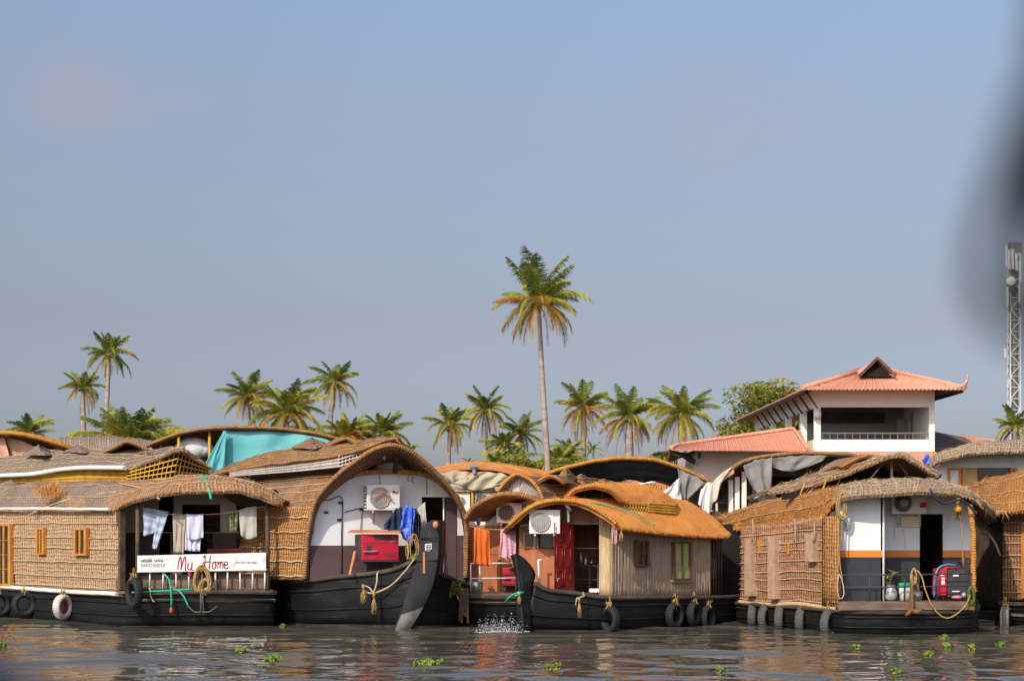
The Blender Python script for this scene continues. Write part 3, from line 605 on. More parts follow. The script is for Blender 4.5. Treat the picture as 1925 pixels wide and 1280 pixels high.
# left wing
wg = thing('building_wing', 'low wing with faded red tiled roof left of the balcony tower', 'building', (12, 90, .9))
mb = MB(); a, b_ = P(1262, 844, 86.5), P(1520, 847, 86.5); d, e = P(1275, 838, 91.5), P(1492, 808, 91.5)
slope(a, b_, d, e, 60); slope(P(1252, 866, 92.0), P(1258, 844, 86.4), P(1264, 842, 92), P(1272, 838, 91.4), 16); slope(b_, P(1524, 850, 92), e, e + V((.5, 1, 0)), 10)
mb.tube([a + V((0, 0, .1)), d + UP * .08, e + UP * .08, b_ + UP * .08], .11, 6); put(mb, 'roof', MT['roof_tile'], wg)
mb = MB(); mb.slab([P(1304, 960, 88.4), P(1531, 960, 88.4), P(1531, 846, 88.4), P(1304, 846, 88.4)], V((0, .25, 0))); mb.slab([P(1304, 960, 88.4) + V((-.0, .26, 0)), V((wx(1304, 88.4), 97, wz(960, 88.4))), V((wx(1304, 88.4), 97, wz(846, 88.4))), P(1304, 846, 88.4) + V((0, .26, 0))], V((.2, 0, 0)))
put(mb, 'wall', MT['plaster_beige'], wg)
mb = MB()
for i in range(5): mb.bar(P(1262 + i * 4, 848 + i, 86.8 + i), P(1306, 866 - i * 3, 88 + i * .8), .13)
mb.bar(P(1315, 850, 87.2), P(1315, 862, 87.2), .16); mb.bar(P(1306, 850, 88.2), P(1270, 862, 88.6), .12); mb.bar(P(1306, 872, 88.2), P(1262, 846, 88.6), .1)
put(mb, 'eave_struts', MT['timber_dark'], wg)
wr = thing('building_wing', 'dark corrugated low roof right of the balcony tower', 'building', (25, 96, .9))
mb = MB(); slope(P(1757, 842, 92), P(1845, 842, 92), P(1757, 811, 97), P(1812, 822, 97), 22); put(mb, 'roof', MT['roof_grey'], wr)
mb = MB(); slope(P(1800, 842, 97.3), P(1885, 840, 97.3), P(1806, 817, 101), P(1868, 826, 101), 18); put(mb, 'rear_roof', MT['roof_tile'], wr)
mb = MB(); mb.slab([P(1757, 940, 94), P(1870, 940, 94), P(1870, 843, 94), P(1757, 843, 94)], V((0, .3, 0))); put(mb, 'wall', MT['plaster_beige'], wr)
# a smaller red structure seen under the black tarp
sm_ = thing('picket_fence', 'small red picket fence with arched red panel under the black scalloped tarp', 'fence', (6.5, 76, .9))
mb = MB()
for i in range(22): xx = 1196 + i * 5; mb.bar(P(xx, 960, 76), P(xx, 914 - 3 * math.sin(i / 21 * 3.14), 76), .07, .03)
mb.tube(curve(PS([(1190, 912, 76), (1230, 906, 76), (1262, 905, 76), (1310, 911, 76)]), 12), .05, 5, 1); put(mb, 'pickets', [MT['paint_orange'], MT['rail_white']], sm_)
mb = MB(); slope(P(1185, 908, 77), P(1330, 908, 77), P(1222, 892, 79), P(1320, 892, 79), 22); put(mb, 'red_panel', MT['roof_tile'], sm_)

# ---------------------------------------------------------------- antenna mast
mt = thing('antenna_mast', 'lattice phone mast with white panel antennas at the right edge', 'mast', (wx(1906, 140), 140, .8))
Ym = 140; hw = .40; xc, zt = wx(1906, Ym), wz(478, Ym); mb = MB()
cs = [(xc - hw, Ym - hw), (xc + hw, Ym - hw), (xc + hw, Ym + hw), (xc - hw, Ym + hw)]
for x, y in cs: mb.bar(V((x, y, .8)), V((x, y, zt)), .11)
n = 26
for i in range(n):
    za, zb2 = lerp(.8, zt, i / n), lerp(.8, zt, (i + 1) / n)
    for k in range(4):
        a, b_ = cs[k], cs[(k + 1) % 4]; A, B = (a, b_) if i % 2 else (b_, a)
        mb.bar(V((A[0], A[1], za)), V((B[0], B[1], zb2)), .07); mb.bar(V((a[0], a[1], zb2)), V((b_[0], b_[1], zb2)), .06)
put(mb, 'lattice', MT['steel_white'], mt)
mb = MB(); mb.tube([V((xc, Ym - .1, 8)), V((xc, Ym - .1, zt))], .27, 8); put(mb, 'cable_run', MT['steel_grey'], mt)
for px, y0, y1 in ((1892, 462, 502), (1897, 470, 506), (1904, 468, 506), (1911, 476, 508), (1918, 490, 532), (1894, 540, 575), (1917, 536, 572), (1890, 655, 672)):
    mb = MB(); a, b_ = P(px, y1, Ym - 1), P(px - 1, y0, Ym - 1); mb.bar(a, b_, .19, .12); mb.bar(lerp(a, b_, .5), lerp(a, b_, .5) + V((.2, .5, 0)), .05); put(mb, 'panel_antenna', MT['steel_white'], mt)
mb = MB(); cc = P(1901, 529, Ym - 1.2); mb.lathe([(.02, -.12), (.3, -.08), (.4, 0), (.4, .28), (.38, .3)], cc, 'y', 20); put(mb, 'dish_antenna', MT['casing_white'], mt)
for c_, d_ in (((xc + .1, Ym, zt + .45), (1.0, .5, 1.0)), ((xc, Ym, wz(560, Ym)), (.8, .7, 1.6))): mb = MB(); mb.box(c_, *d_); put(mb, 'equipment_box', MT['steel_grey'], mt)

# ---------------------------------------------------------------- houseboat kit
def jit(pts, a=.012): return [p + V((RD.uniform(-a, a), RD.uniform(-a, a), RD.uniform(-a, a))) for p in pts]
def roof(parent, name, rows, nu, nv, mats, thick=.07, amp=.03, su=(), sv=(), edge=None, er=.05, fr=(45, .13), straw=120, label=None, edge_rng=None, seam_r=.011, split=None):
    """Thatch sheet lofted through rows of points. Row 0 is the free edge. mats: body, seam, straw, roll."""
    G = sheet(rows, nu, nv, amp); mb = MB()
    if split: mb.grid(G, 0, thick, mif=lambda j, i: 4 if i / nu + .16 * NZ.noise(V((i * .22, j * .3, 2))) + .1 * RD.uniform(-1, 1) + .25 * (.25 - j / nv) > split else 0)
    else: mb.grid(G, 0, thick)
    N = normals(G); sg = -1 if sum(N[j][i].dot((CAM - G[j][i]).normalized() + UP * .6) for j in range(nv) for i in range(nu)) < 0 else 1
    for t in sv:
        j = min(nv - 1, max(0, int(round(t * (nv - 1))))); mb.tube([G[j][i] + N[j][i] * sg * .012 + V((0, 0, .018 * NZ.noise(V((i * .35, t * 9, 1))))) for i in range(nu)], seam_r, 5, 1)
    for t in su:
        i = min(nu - 1, max(0, int(round(t * (nu - 1))))); mb.tube([G[j][i] + N[j][i] * sg * .012 for j in range(nv)], seam_r, 5, 1)
    if edge: mb.tube([p + V((0, -.02, .01)) for p in (G[0] if not edge_rng else G[0][int(edge_rng[0] * nu):int(edge_rng[1] * nu)])], er, 8, 3)
    if fr: mb.fringe(G[0], fr[0], fr[1], .016, 2)
    if straw: mb.straw(G, straw, .28, .014, 2)
    put(mb, name, mats, parent, label); return G
def off(row, v): return [p + v for p in row]
def shrink(row, v, k, zb): return [V((p.x, p.y, zb + (p.z - zb) * k)) + v for p in row]
def mids(L, U, k=.5, out=.12): return [lerp(a, b, k) + V((0, -out, out * .3)) for a, b in zip(L, U)]
def hull(parent, top, bot, mats, lip=.07, name='hull', seam=True, mi_fn=None, deck=True):
    """Planked hull side lofted from gunwale to below the water, with rubbing strakes and a deck."""
    T = curve(top, 40); B = curve(bot, 40); M = [lerp(a, b, .45) + V((0, -.05, 0)) for a, b in zip(T, B)]
    G = sheet([T, M, B], 40, 9, .012, 1.5); mb = MB(); mb.grid(G[:8], 0, .05); mb.grid(G[7:], 1, .05)
    mb.tube([p + V((0, -.03, -.02)) for p in T], lip * .8, 6, 2)
    if seam: mb.tube([G[2][i] + V((0, -.02, 0)) for i in range(40)], .028, 5, 0); mb.tube([G[5][i] + V((0, -.02, 0)) for i in range(40)], .02, 5, 0)
    put(mb, name, [mats, MT['hull_scum'], MT['gunwale']], parent)
    if deck:
        mb = MB(); mb.poly([V((p.x, p.y + .01, min(q.z for q in T) - .02)) for p in T], (), V((0, 0, -.06))); put(mb, 'deck', MT['deck_wood'], parent)
def windowp(parent, pl, x0, y0, x1, y1, fw, fm, pm, mull=0, rails=0, o=.05, label=None, th=.1):
    mb = MB(); n = -pl.n * th
    for a in ((x0, y0, x1, y0 + fw), (x0, y1 - fw, x1, y1)): mb.slab(pl.rect(*a, o), n)
    for a in ((x0, y0 + fw, x0 + fw, y1 - fw), (x1 - fw, y0 + fw, x1, y1 - fw)): mb.slab(pl.rect(*a, o), n)
    for i in range(mull): xx = lerp(x0 + fw, x1 - fw, (i + 1) / (mull + 1)); mb.slab(pl.rect(xx - fw * .3, y0 + fw, xx + fw * .3, y1 - fw, o - .01), n)
    for i in range(rails): yy = lerp(y0 + fw, y1 - fw, (i + 1) / (rails + 1)); mb.slab(pl.rect(x0 + fw, yy - .5, x1 - fw, yy + .5, o - .012), n)
    f = put(mb, 'window', fm, parent, label)
    mb = MB(); mb.slab(pl.rect(x0 + fw * .8, y0 + fw * .8, x1 - fw * .8, y1 - fw * .8, o - .04), -pl.n * .02); put(mb, 'pane', pm, f); return f
def plate(parent, name, pl, out, m, holes=(), o=0.0, th=.06, label=None):
    mb = MB(); mb.poly([pl.at(*p, o) for p in out], [[pl.at(*p, o) for p in h] for h in holes], -pl.n * th); return put(mb, name, m, parent, label)
def R4(x0, y0, x1, y1): return [(x0, y1), (x1, y1), (x1, y0), (x0, y0)]
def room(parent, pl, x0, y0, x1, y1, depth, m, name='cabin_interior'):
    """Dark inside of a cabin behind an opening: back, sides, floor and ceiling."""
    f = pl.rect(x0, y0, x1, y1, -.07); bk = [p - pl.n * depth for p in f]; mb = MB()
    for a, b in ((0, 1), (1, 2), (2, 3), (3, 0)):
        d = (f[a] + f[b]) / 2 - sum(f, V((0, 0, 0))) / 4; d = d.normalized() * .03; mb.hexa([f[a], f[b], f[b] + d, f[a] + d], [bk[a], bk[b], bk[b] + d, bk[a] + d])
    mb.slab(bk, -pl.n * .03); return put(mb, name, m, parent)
def lattice(parent, name, quad, nx, ny, r, m, diag=False, th=None, label=None, rims=True):
    """Slatted screen in a quad (bl, br, tr, tl)."""
    bl, br, tr, tl = quad; mb = MB(); q = lambda u, v: lerp(lerp(bl, br, u), lerp(tl, tr, u), v); nn = (br - bl).cross(tl - bl).normalized() * r * .5
    if nn.dot(CAM - bl) < 0: nn = -nn
    if diag:
        for i in range(-ny, nx + 1):
            a, b = max(0, -i) / ny, min(ny, nx - i) / ny
            if b > a: mb.bar(q((i + a * ny) / nx, a), q((i + b * ny) / nx, b), r, r * .5, 0, nn); mb.bar(q(1 - (i + a * ny) / nx, a) + nn, q(1 - (i + b * ny) / nx, b) + nn, r, r * .5, 0, nn)
    else:
        for i in range(nx + 1): mb.bar(q(i / nx, 0), q(i / nx, 1), r, r * .5, 0, nn)
        for j in range(ny + 1): mb.bar(q(0, j / ny) + nn, q(1, j / ny) + nn, r, r * .5, 0, nn)
    return put(mb, name, m, parent, label)
def ac(label, pl, x0, y0, x1, y1, fan, o=.42, mark=None, side=True, fanm='grille_grey', dep=.32):
    """Outdoor air conditioner unit: fan = (cx, cy, rx px)."""
    a = thing('air_conditioner', label, 'air conditioner', pl.at((x0 + x1) / 2, y1, o), 'air conditioner units on the houseboats')
    mb = MB(); mb.slab(pl.rect(x0, y0, x1, y1, o), -pl.n * dep, 0, .02)
    for k in range(5): yy = lerp(y0 + 8, y1 - 5, k / 4); mb.slab(pl.rect(fan[0] + fan[2] + 3, yy - .3, x1 - 2, yy + .3, o + .008), -pl.n * .01)
    put(mb, 'casing', MT['casing_white'], a)
    c = pl.at(fan[0], fan[1], o + .012); r = fan[2] / F * c.y; t = pl.t; mb = MB()
    k = mb.add([c + t * (r * math.cos(q)) + UP * (r * math.sin(q)) for q in (6.2832 * i / 28 for i in range(28))]); mb.face(range(k, k + 28), 1)
    mb.tube([c + pl.n * .01 + t * (r * math.cos(q)) + UP * (r * math.sin(q)) for q in (6.2832 * i / 28 for i in range(29))], .014, 5)
    for i in range(-4, 5): xx = i / 5 * r; h = math.sqrt(r * r - xx * xx); mb.tube([c + pl.n * .018 + t * xx + UP * h, c + pl.n * .018 + t * xx - UP * h], .006, 4)
    put(mb, 'fan_grille', [MT['grille_grey'], MT[fanm]], a)
    for xx in (lerp(x0, x1, .18), lerp(x0, x1, .8)):
        mb = MB(); p = pl.at(xx, y1, o - .02); q = pl.at(xx, y1, -.0); mb.bar(p - UP * .03, q - UP * .03, .04); mb.bar(q - UP * .03, q - UP * .3, .04); mb.bar(p - UP * .03, q - UP * .3, .03)
        put(mb, 'bracket', MT['rail_white'], a)
    if side:
        mb = MB()
        for k in range(7): p = pl.at(x0, lerp(y0 + 5, y1 - 5, k / 6), o); mb.slab([p - pl.t * .008 + UP * .012, p - pl.t * .008 - UP * .012, p - pl.t * .008 - UP * .012 - pl.n * (dep - .06), p - pl.t * .008 + UP * .012 - pl.n * (dep - .06)], -pl.t * .006)
        put(mb, 'side_louvres', MT['fan_dark'], a)
    if mark: mark(a, pl, o + .006)
    return a
def strokes(mb, lines, pl, x, y, sc, o, w, mi=0):
    """Flat brush strokes: lines of (u, v) in units of sc px, drawn as thin raised ribbons."""
    for l in lines:
        pts = [pl.at(x + u * sc, y + v * sc, o) for u, v in l]; q = curve(pts, len(pts) * 5) if len(pts) > 2 else pts
        for a, b in zip(q, q[1:]):
            t = (b - a)
            if t.length < 1e-6: continue
            u = t.normalized().cross(pl.n) * w / 2; e = t.normalized() * w * .3; mb.slab([a - u - e, b - u + e, b + u + e, a + u - e], -pl.n * .002, mi)
def lettering(parent, txt, pl, x, y, h, o, m, name='lettering', tilt=0.0, sx=1.0):
    """Raised lettering of the given cap height in px; x, y is the left end of the base line."""
    cu = bpy.data.curves.new('lettering', 'FONT'); cu.body = txt; cu.size = 1; cu.extrude = .004; cu.resolution_u = 3; t = bpy.data.objects.new('lettering', cu); COL.objects.link(t)
    me = bpy.data.meshes.new_from_object(t.evaluated_get(bpy.context.evaluated_depsgraph_get())); bpy.data.objects.remove(t); bpy.data.curves.remove(cu)
    g = org(parent); s = h / .7
    for v in me.vertices:
        a, b = v.co.x * s * sx, v.co.y * s; a, b = a * math.cos(tilt) - b * math.sin(tilt), a * math.sin(tilt) + b * math.cos(tilt); v.co = pl.at(x + a, y - b, o + v.co.z) - g
    me.materials.clear(); me.materials.append(m); ob = bpy.data.objects.new(name, me); COL.objects.link(ob); ob.parent = parent; return ob
def hang(name, label, cat, top, bot, Y, m, folds=4, amp=.05, group=None, nu=26, nv=16, seed=1, lean=0.0, wav=.0, th=.008):
    """Cloth hung from a top line down to a bottom line (px lists)."""
    ys = Y if isinstance(Y, (list, tuple)) else (Y, Y); mid = []
    T = curve([P(a, b, ys[0] if len(ys) == 2 and i == 0 or len(ys) == 2 and i < len(top) / 2 else ys[-1]) for i, (a, b) in enumerate(top)], nu); B = curve([P(a, b, ys[0] if i < len(bot) / 2 else ys[-1]) for i, (a, b) in enumerate(bot)], nu)
    G = []
    for j in range(nv):
        t = j / (nv - 1); row = []
        for i in range(nu):
            s = i / (nu - 1); p = lerp(T[i], B[i], t); a = amp * (.35 + .65 * t)
            row.append(p + V((.25 * a * NZ.noise(V((s * 6, t * 3, seed + 7))), -lean * t + a * (.35 + 1.1 * abs(NZ.noise(V((s * 3.1, seed, t))))) * math.sin(s * folds * 6.283 + seed + 1.3 * t + 2.4 * NZ.noise(V((s * 2.5, t * 1.3, seed + 3)))) + a * .9 * NZ.noise(V((s * 4, t * 2.2, seed))), wav * NZ.noise(V((s * 5, seed, t))))))
        G.append(row)
    mb = MB(); mb.grid(G, 0, th); return single(mb, name, m if isinstance(m, list) else MT[m], label, cat, group)
def rope(name, label, pts, r, m='rope_tan', cat='rope', group=None, extra=None):
    mb = MB(); q = dense(pts, .05); mb.tube(q, r, 6)
    if extra: extra(mb)
    return single(mb, name, MT[m], label, cat, group, base=V(pts[0]))
def coil(mb, c, rx, rz, n, r, jit_=.03, ax=V((1, 0, 0))):
    for i in range(n):
        a0 = RD.uniform(0, 6); kx, kz = rx * RD.uniform(.75, 1.1), rz * RD.uniform(.8, 1.12); o = V((RD.uniform(-jit_, jit_), RD.uniform(-.04, .04), RD.uniform(-jit_, jit_)))
        mb.tube([c + o + ax * (kx * math.cos(t)) + UP * (kz * math.sin(t) - .12 * rz * math.cos(2 * t)) for t in (a0 + 6.2832 * q / 22 for q in range(23))], r, 5)
def tassel(mb, p, L, r=.045, n=26, mi=0):
    mb.tube([p, p - UP * L * .25], [r * .5, r * .55], 6, mi)
    for _ in range(n): a = RD.uniform(0, 6.28); mb.tube([p - UP * L * .22, p - UP * L * .6 + V((math.cos(a), math.sin(a), 0)) * r * RD.random(), p - UP * L * RD.uniform(.8, 1.05) + V((math.cos(a), math.sin(a), 0)) * r * 1.2 * RD.random()], .008, 4, mi)
def generator(label, pl, x0, y0, x1, y1, o, dep, feet):
    g = thing('generator', label, 'generator', pl.at((x0 + x1) / 2, y1 + feet, o))
    mb = MB(); mb.slab(pl.rect(x0, y0, x1, y1, o), -pl.n * dep, 0, .025); put(mb, 'casing', MT['gen_red'], g)
    w, h = x1 - x0, y1 - y0; mb = MB(); mb.slab(pl.rect(x0 + w * .33, y0 + h * .06, x0 + w * .8, y0 + h * .2, o + .012), -pl.n * .02); mb.slab(pl.rect(x0 + w * .12, y0 + h * .42, x0 + w * .25, y0 + h * .64, o + .012), -pl.n * .02); put(mb, 'vent', MT['fan_dark'], g)
    mb = MB(); mb.slab(pl.rect(x0 + 1, y0 + h * .33, x1 - 1, y0 + h * .35, o + .006), -pl.n * .01)
    for k in range(4): mb.slab(pl.rect(x0 + w * .6, y0 + h * (.72 + .05 * k), x1 - w * .08, y0 + h * (.735 + .05 * k), o + .006), -pl.n * .01)
    put(mb, 'panel_seams', MT['fan_dark'], g)
    mb = MB(); strokes(mb, [[(0, 0), (.7, -.6), (1.2, .5), (2, -.5), (2.6, .4), (3.4, -.5), (4, .4), (4.8, -.4)]], pl, x0 + w * .74, y0 + h * .27, w * .045, o + .007, .012); put(mb, 'faded_marking', MT['paper_yellow'], g)
    q = [pl.at(x0, y, o) - pl.t * .012 for y in (y1 - 2, y0 + 2)]; mb = MB(); mb.slab([q[0] - pl.n * .04, q[0] - pl.n * (dep - .06), q[1] - pl.n * (dep - .06), q[1] - pl.n * .04], pl.t * .008); put(mb, 'side_panel', MT['metal_dark'], g)
    mb = MB(); mb.bar(pl.at(x0 + w * .04, y0 + h * .66, o + .05), pl.at(x0 + w * .4, y0 + h * .64, o + .05), .03); mb.bar(pl.at(x0 + w * .06, y0 + h * .66, o), pl.at(x0 + w * .06, y0 + h * .66, o + .05), .03); put(mb, 'handle', MT['metal_grey'], g)
    mb = MB()
    for xx in (x0 + w * .1, x1 - w * .1):
        for dd in (0.05, dep - .08): mb.slab(pl.rect(xx - 2, y1, xx + 2, y1 + feet, o - dd), -pl.n * .06)
    mb.slab(pl.rect(x0 - 1, y1, x1 + 1, y1 + 2.5, o + .01), -pl.n * (dep + .02)); put(mb, 'frame', MT['metal_dark'], g); return g

# ================================================================ boat with the name board (far left)
A = thing('houseboat', 'rattan walled houseboat with a white name board across its stern and washing under the roof', 'houseboat', (-10.2, 41.5, 0), 'thatched houseboats moored side by side')
FA, SA = flat(40.5), Pl((222, 40.5), (0, 44.9))
hull(A, PS([(-60, 1097, 46), (0, 1104, 44.8), (110, 1111, 42.6), (215, 1117, 40.7), (240, 1117, 40.2), (300, 1113, 39.9), (400, 1111, 39.8), (500, 1112, 39.9), (514, 1112, 40.4), (440, 1106, 43), (260, 1103, 47)]),
     [W(-56, 45.6), W(4, 44.4), W(114, 42.3), W(214, 40.5), (W(244, 40.3)), W(300, 40.2), W(400, 40.1), W(498, 40.2), W(508, 40.8), W(436, 43.3), W(258, 47.2)], MT['hull_black'])
rows = []
for t in (0, .33, .66, 1): rows.append([SA.at(x, lerp(lerp(1114, 1099, (222 - x) / 262), lerp(955, 958, (222 - x) / 262), t), .05 * math.sin(t * 3.14)) for x in (222, 160, 90, 20, -40)])
G = sheet(rows, 60, 24, .018, 1.6); mb = MB(); mb.grid(G, 0, .05); N = normals(G)
for t in (.05, .2, .37, .54, .69, .86): j = int(t * 23); mb.tube([G[j][i] + SA.n * .02 + UP * .02 * NZ.noise(V((i * .2, t * 7, 0))) for i in range(60)], .017, 5, 1)
mb.straw(G, 260, .16, .012, 2); mb.fringe(G[0], 30, .1, .016, 2); put(mb, 'rattan_wall', [MT['rattan'], MT['rope_tan'], MT['straw_pale']], A)
mb = MB(); mb.tube(jit(curve([SA.at(x, y, .1) for x, y in ((220, 1116), (150, 1113), (75, 1108), (-40, 1099))], 20), .004), .055, 8); put(mb, 'base_pole', MT['bamboo_white'], A)
mb = MB(); mb.tube(jit(curve([SA.at(x, y, .16) for x, y in ((205, 957), (150, 957), (70, 956), (-40, 956))], 20), .006), .04, 8); put(mb, 'eave_pole', MT['bamboo_white'], A)
windowp(A, SA, 137, 992, 161, 1044, 4.0, MT['wood_orange'], MT['glass_dark'], 1, o=.15); windowp(A, SA, 67, 992, 81, 1042, 3.0, MT['wood_orange'], MT['glass_dark'], 1, o=.15)
windowp(A, SA, -24, 984, 19, 1101, 4.5, MT['wood_orange'], MT['glass_dark'], 3, 3, o=.15, label='tall orange framed louvred window at the photo edge')
mb = MB(); mb.slab(SA.rect(218, 952, 226, 1116, .03), -SA.n * .14); put(mb, 'corner_post', MT['bamboo_dark'], A)
for a_, b_ in ((P(258, 1112, 40.0), P(259, 944, 40.0)), (P(504, 1112, 40.0), P(502, 945, 40.0))): mb = MB(); mb.tube([a_, b_], .05, 8); put(mb, 'post', MT['bamboo_dark'], A)
FA2 = flat(41.9)
plate(A, 'stern_wall_upper', FA2, R4(224, 925, 512, 1001), MT['wall_cream'], [R4(298, 930, 326, 1000), R4(342, 948, 414, 1000), R4(444, 938, 505, 1000)])
plate(A, 'stern_wall_lower', FA2, R4(224, 1001, 512, 1108), MT['wall_maroon'], [R4(300, 1002, 320, 1107), R4(342, 1002, 400, 1107), R4(444, 1002, 490, 1107)], .003)
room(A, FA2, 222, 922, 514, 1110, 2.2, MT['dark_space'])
mb = MB(); mb.slab([P(388, 1040, 41.2), P(486, 1039, 41.2), P(486, 1029, 41.2), P(388, 1031, 41.2)], V((0, .5, 0)), 0, .04); mb.slab([P(390, 1108, 41.25), P(484, 1108, 41.25), P(484, 1040, 41.25), P(390, 1040, 41.25)], V((0, .4, 0)), 1); put(mb, 'bench', [MT['bench_red'], MT['wood_dark']], A)
mb = MB(); mb.slab([P(224, 1108, 40.0), P(512, 1109, 40.0), P(512, 1114, 40.0), P(224, 1115, 40.0)], V((0, .08, 0))); mb.slab([P(224, 1107.5, 40.0), P(512, 1107.5, 40.0), P(512, 1107.5, 41.8) , P(224, 1107.5, 41.8)], V((0, 0, -.04))); put(mb, 'stern_floor', MT['deck_wood'], A)
rl = MB()
for x in (282, 307, 331, 355, 380, 405, 428, 451, 475, 498): rl.tube([P(x, 1074, 39.95), P(x + RD.uniform(-1, 1), 1108, 39.95)], .022, 6)
rl.tube([P(258, 1073, 39.97), P(503, 1070, 39.97)], .025, 6); rl.tube([P(258, 1046, 39.99), P(503, 1040, 39.99)], .025, 6); put(rl, 'railing', MT['rail_white'], A)
mb = MB(); mb.slab([P(262, 1106, 40.1), P(500, 1106, 40.1), P(500, 1078, 40.1), P(262, 1080, 40.1)], V((0, .03, 0))); put(mb, 'railing_panel', MT['deck_wood'], A)
# roof: side slope running into the arched hood over the stern
L = PS([(-60, 961, 46.4), (0, 962, 44.9), (110, 961, 42.6), (200, 960, 40.8), (228, 949, 40.1), (262, 939, 39.6), (300, 930, 39.45), (350, 924, 39.4), (400, 922, 39.4), (450, 924, 39.4), (496, 935, 39.5), (532, 949, 39.8), (520, 954, 41.5)])
U = PS([(-60, 903, 47.6), (0, 908, 46.2), (110, 907, 44), (200, 905, 42.4), (244, 905, 41.7), (285, 903, 41.1), (325, 899, 40.7), (360, 896, 40.5), (400, 893, 40.4), (447, 898, 40.4), (492, 914, 40.5), (538, 944, 40.6), (530, 952, 42.4)])
ax = V((-1.6, 1.8, -.05))
roof(A, 'roof', [L, mids(L, U, .45, .12), U, off(U, ax * .5), off(U, ax * 2)], 110, 26, [MT['thatch_grey'], MT['rope_tan'], MT['straw_orange'], MT['roll_orange'], MT['thatch_hood']], .09, .05, split=.27, su=(.5, .56, .62, .68, .74, .80, .86), sv=(.24, .4), fr=(110, .075), straw=900)
mb = MB(); c_ = P(92, 918, 42.95)
for _ in range(420): u_ = RD.gauss(0, .5); mb.blade(P(92 + RD.gauss(0, 14), 918 + RD.gauss(0, 7), 42.8), V((RD.gauss(.05, .12), RD.gauss(-.03, .05), RD.gauss(-.16, .08))), .016)
put(mb, 'loose_straw', MT['straw_orange'], A)
mb = MB(); mb.tube(dense(PS([(225, 908, 41.6), (265, 918, 40.4), (300, 938, 39.35)])), .018, 5); mb.tube(dense(PS([(55, 967, 43.3), (130, 938, 42.6), (230, 922, 41.2)])), .02, 5); put(mb, 'roof_rope', MT['rope_tan'], A)
rope('tie_rope', 'dark green rope tied over the arched hood above the washing', PS([(378, 893, 40.3), (386, 900, 39.9), (392, 918, 39.5), (397, 938, 39.3)]), .03, 'plastic_blue' if False else 'hose_green')
# second tier: yellow basket band, latticed gable and upper thatch
pl_ = PS([(235, 879, 42.1), (160, 879, 43.3), (110, 883, 44.2), (60, 891, 45.1), (0, 894, 46.3), (-40, 896, 47.1)])
mb = MB(); mb.tube(curve(pl_, 30), .06, 8); put(mb, 'gutter_pipe', MT['bamboo_white'], A)
def strip(parent, name, top, bot, n, r, m, rows_=2, back=True, slant=0):
    T, B = curve(top, n), curve(bot, n); mb = MB()
    for i in range(n): mb.bar(B[i], T[min(n - 1, i + slant)], r, r * .5)
    for k in range(rows_ + 1): mb.tube([lerp(B[i], T[i], k / rows_) + V((0, -r * .6, 0)) for i in range(n)], r * .7, 4)
    if back: mb.grid([[p + V((.02, .12, 0)) for p in B], [p + V((.02, .12, 0)) for p in T]], 1, .02, False)
    return put(mb, name, [m, MT['dark_space']], parent)
strip(A, 'basket_band', PS([(238, 882, 42.4), (160, 882, 43.6), (110, 886, 44.5), (60, 893, 45.4), (0, 896, 46.6), (-40, 898, 47.4)]), PS([(240, 906, 42.4), (160, 906, 43.6), (110, 907, 44.5), (60, 908, 45.4), (0, 909, 46.6), (-40, 909, 47.4)]), 150, .028, MT['lattice_yellow'], 3)
q = [P(239, 906, 42.3), P(327, 898, 41.35), P(337, 850, 41.3), P(239, 884, 42.3)]
lattice(A, 'gable_lattice', q, 11, 4, .032, MT['lattice_yellow'])
q2 = [P(327, 898, 41.35), P(393, 896, 43.2), P(394, 880, 43.2), P(337, 850, 41.3)]
lattice(A, 'gable_lattice', q2, 9, 4, .032, MT['lattice_yellow'])
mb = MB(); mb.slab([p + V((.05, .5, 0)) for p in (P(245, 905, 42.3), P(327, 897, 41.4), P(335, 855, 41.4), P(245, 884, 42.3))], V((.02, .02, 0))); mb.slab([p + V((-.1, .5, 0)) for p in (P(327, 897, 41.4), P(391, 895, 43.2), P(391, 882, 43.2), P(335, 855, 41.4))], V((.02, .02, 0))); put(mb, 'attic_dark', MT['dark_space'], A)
L = PS([(396, 881, 43.3), (366, 863, 42.2), (337, 846, 41.1), (287, 863, 41.7), (238, 879, 42.3), (160, 878, 43.5), (110, 882, 44.4), (60, 890, 45.3), (0, 893, 46.5), (-40, 895, 47.3)])
U = PS([(396, 879, 44.2), (372, 864, 43.4), (338, 844, 41.6), (296, 848, 43.6), (250, 848, 44.2), (170, 846, 45.2), (120, 849, 46), (70, 850, 46.8), (20, 858, 47.6), (-40, 862, 48.6)])
roof(A, 'upper_roof', [L, mids(L, U, .5, .05), U, off(U, V((-.9, 1.0, -.08)))], 90, 18, [MT['thatch_grey'], MT['rope_tan'], MT['straw_pale'], MT['roll_brown']], .06, .05, sv=(.18, .35, .5, .62), fr=(90, .06), straw=700)
mb = MB()
for cx, cy, w_, h_, Y in ((75, 836, 34, 18, 46.2), (151, 837, 36, 12, 45.4)):
    a, b, c, d = P(cx - w_, cy + h_, Y + .3), P(cx - 4, cy, Y), P(cx + w_ * .8, cy + h_, Y - .2), P(cx + 8, cy + h_ + 2, Y - .9)
    mb.grid(sheet([[a, lerp(a, d, .5), d, lerp(d, c, .5), c], [lerp(a, b, .6), lerp(d, b, .5), lerp(d, b, .55), lerp(d, b, .5), lerp(c, b, .6)], [b, b, b + V((.03, 0, .01)), b, b]], 16, 8, .02)); mb.grid(sheet([[a, a + V((.5, 1.2, 0)), c + V((0, 1.2, 0)), c], [b, b, b, b]], 10, 5, .01))
put(mb, 'roof_peak', MT['thatch_grey'], A)
D_ = PS([(188, 853, 44.6), (212, 843, 44.0), (238, 830, 43.6), (262, 836, 43.4), (277, 846, 43.4)])
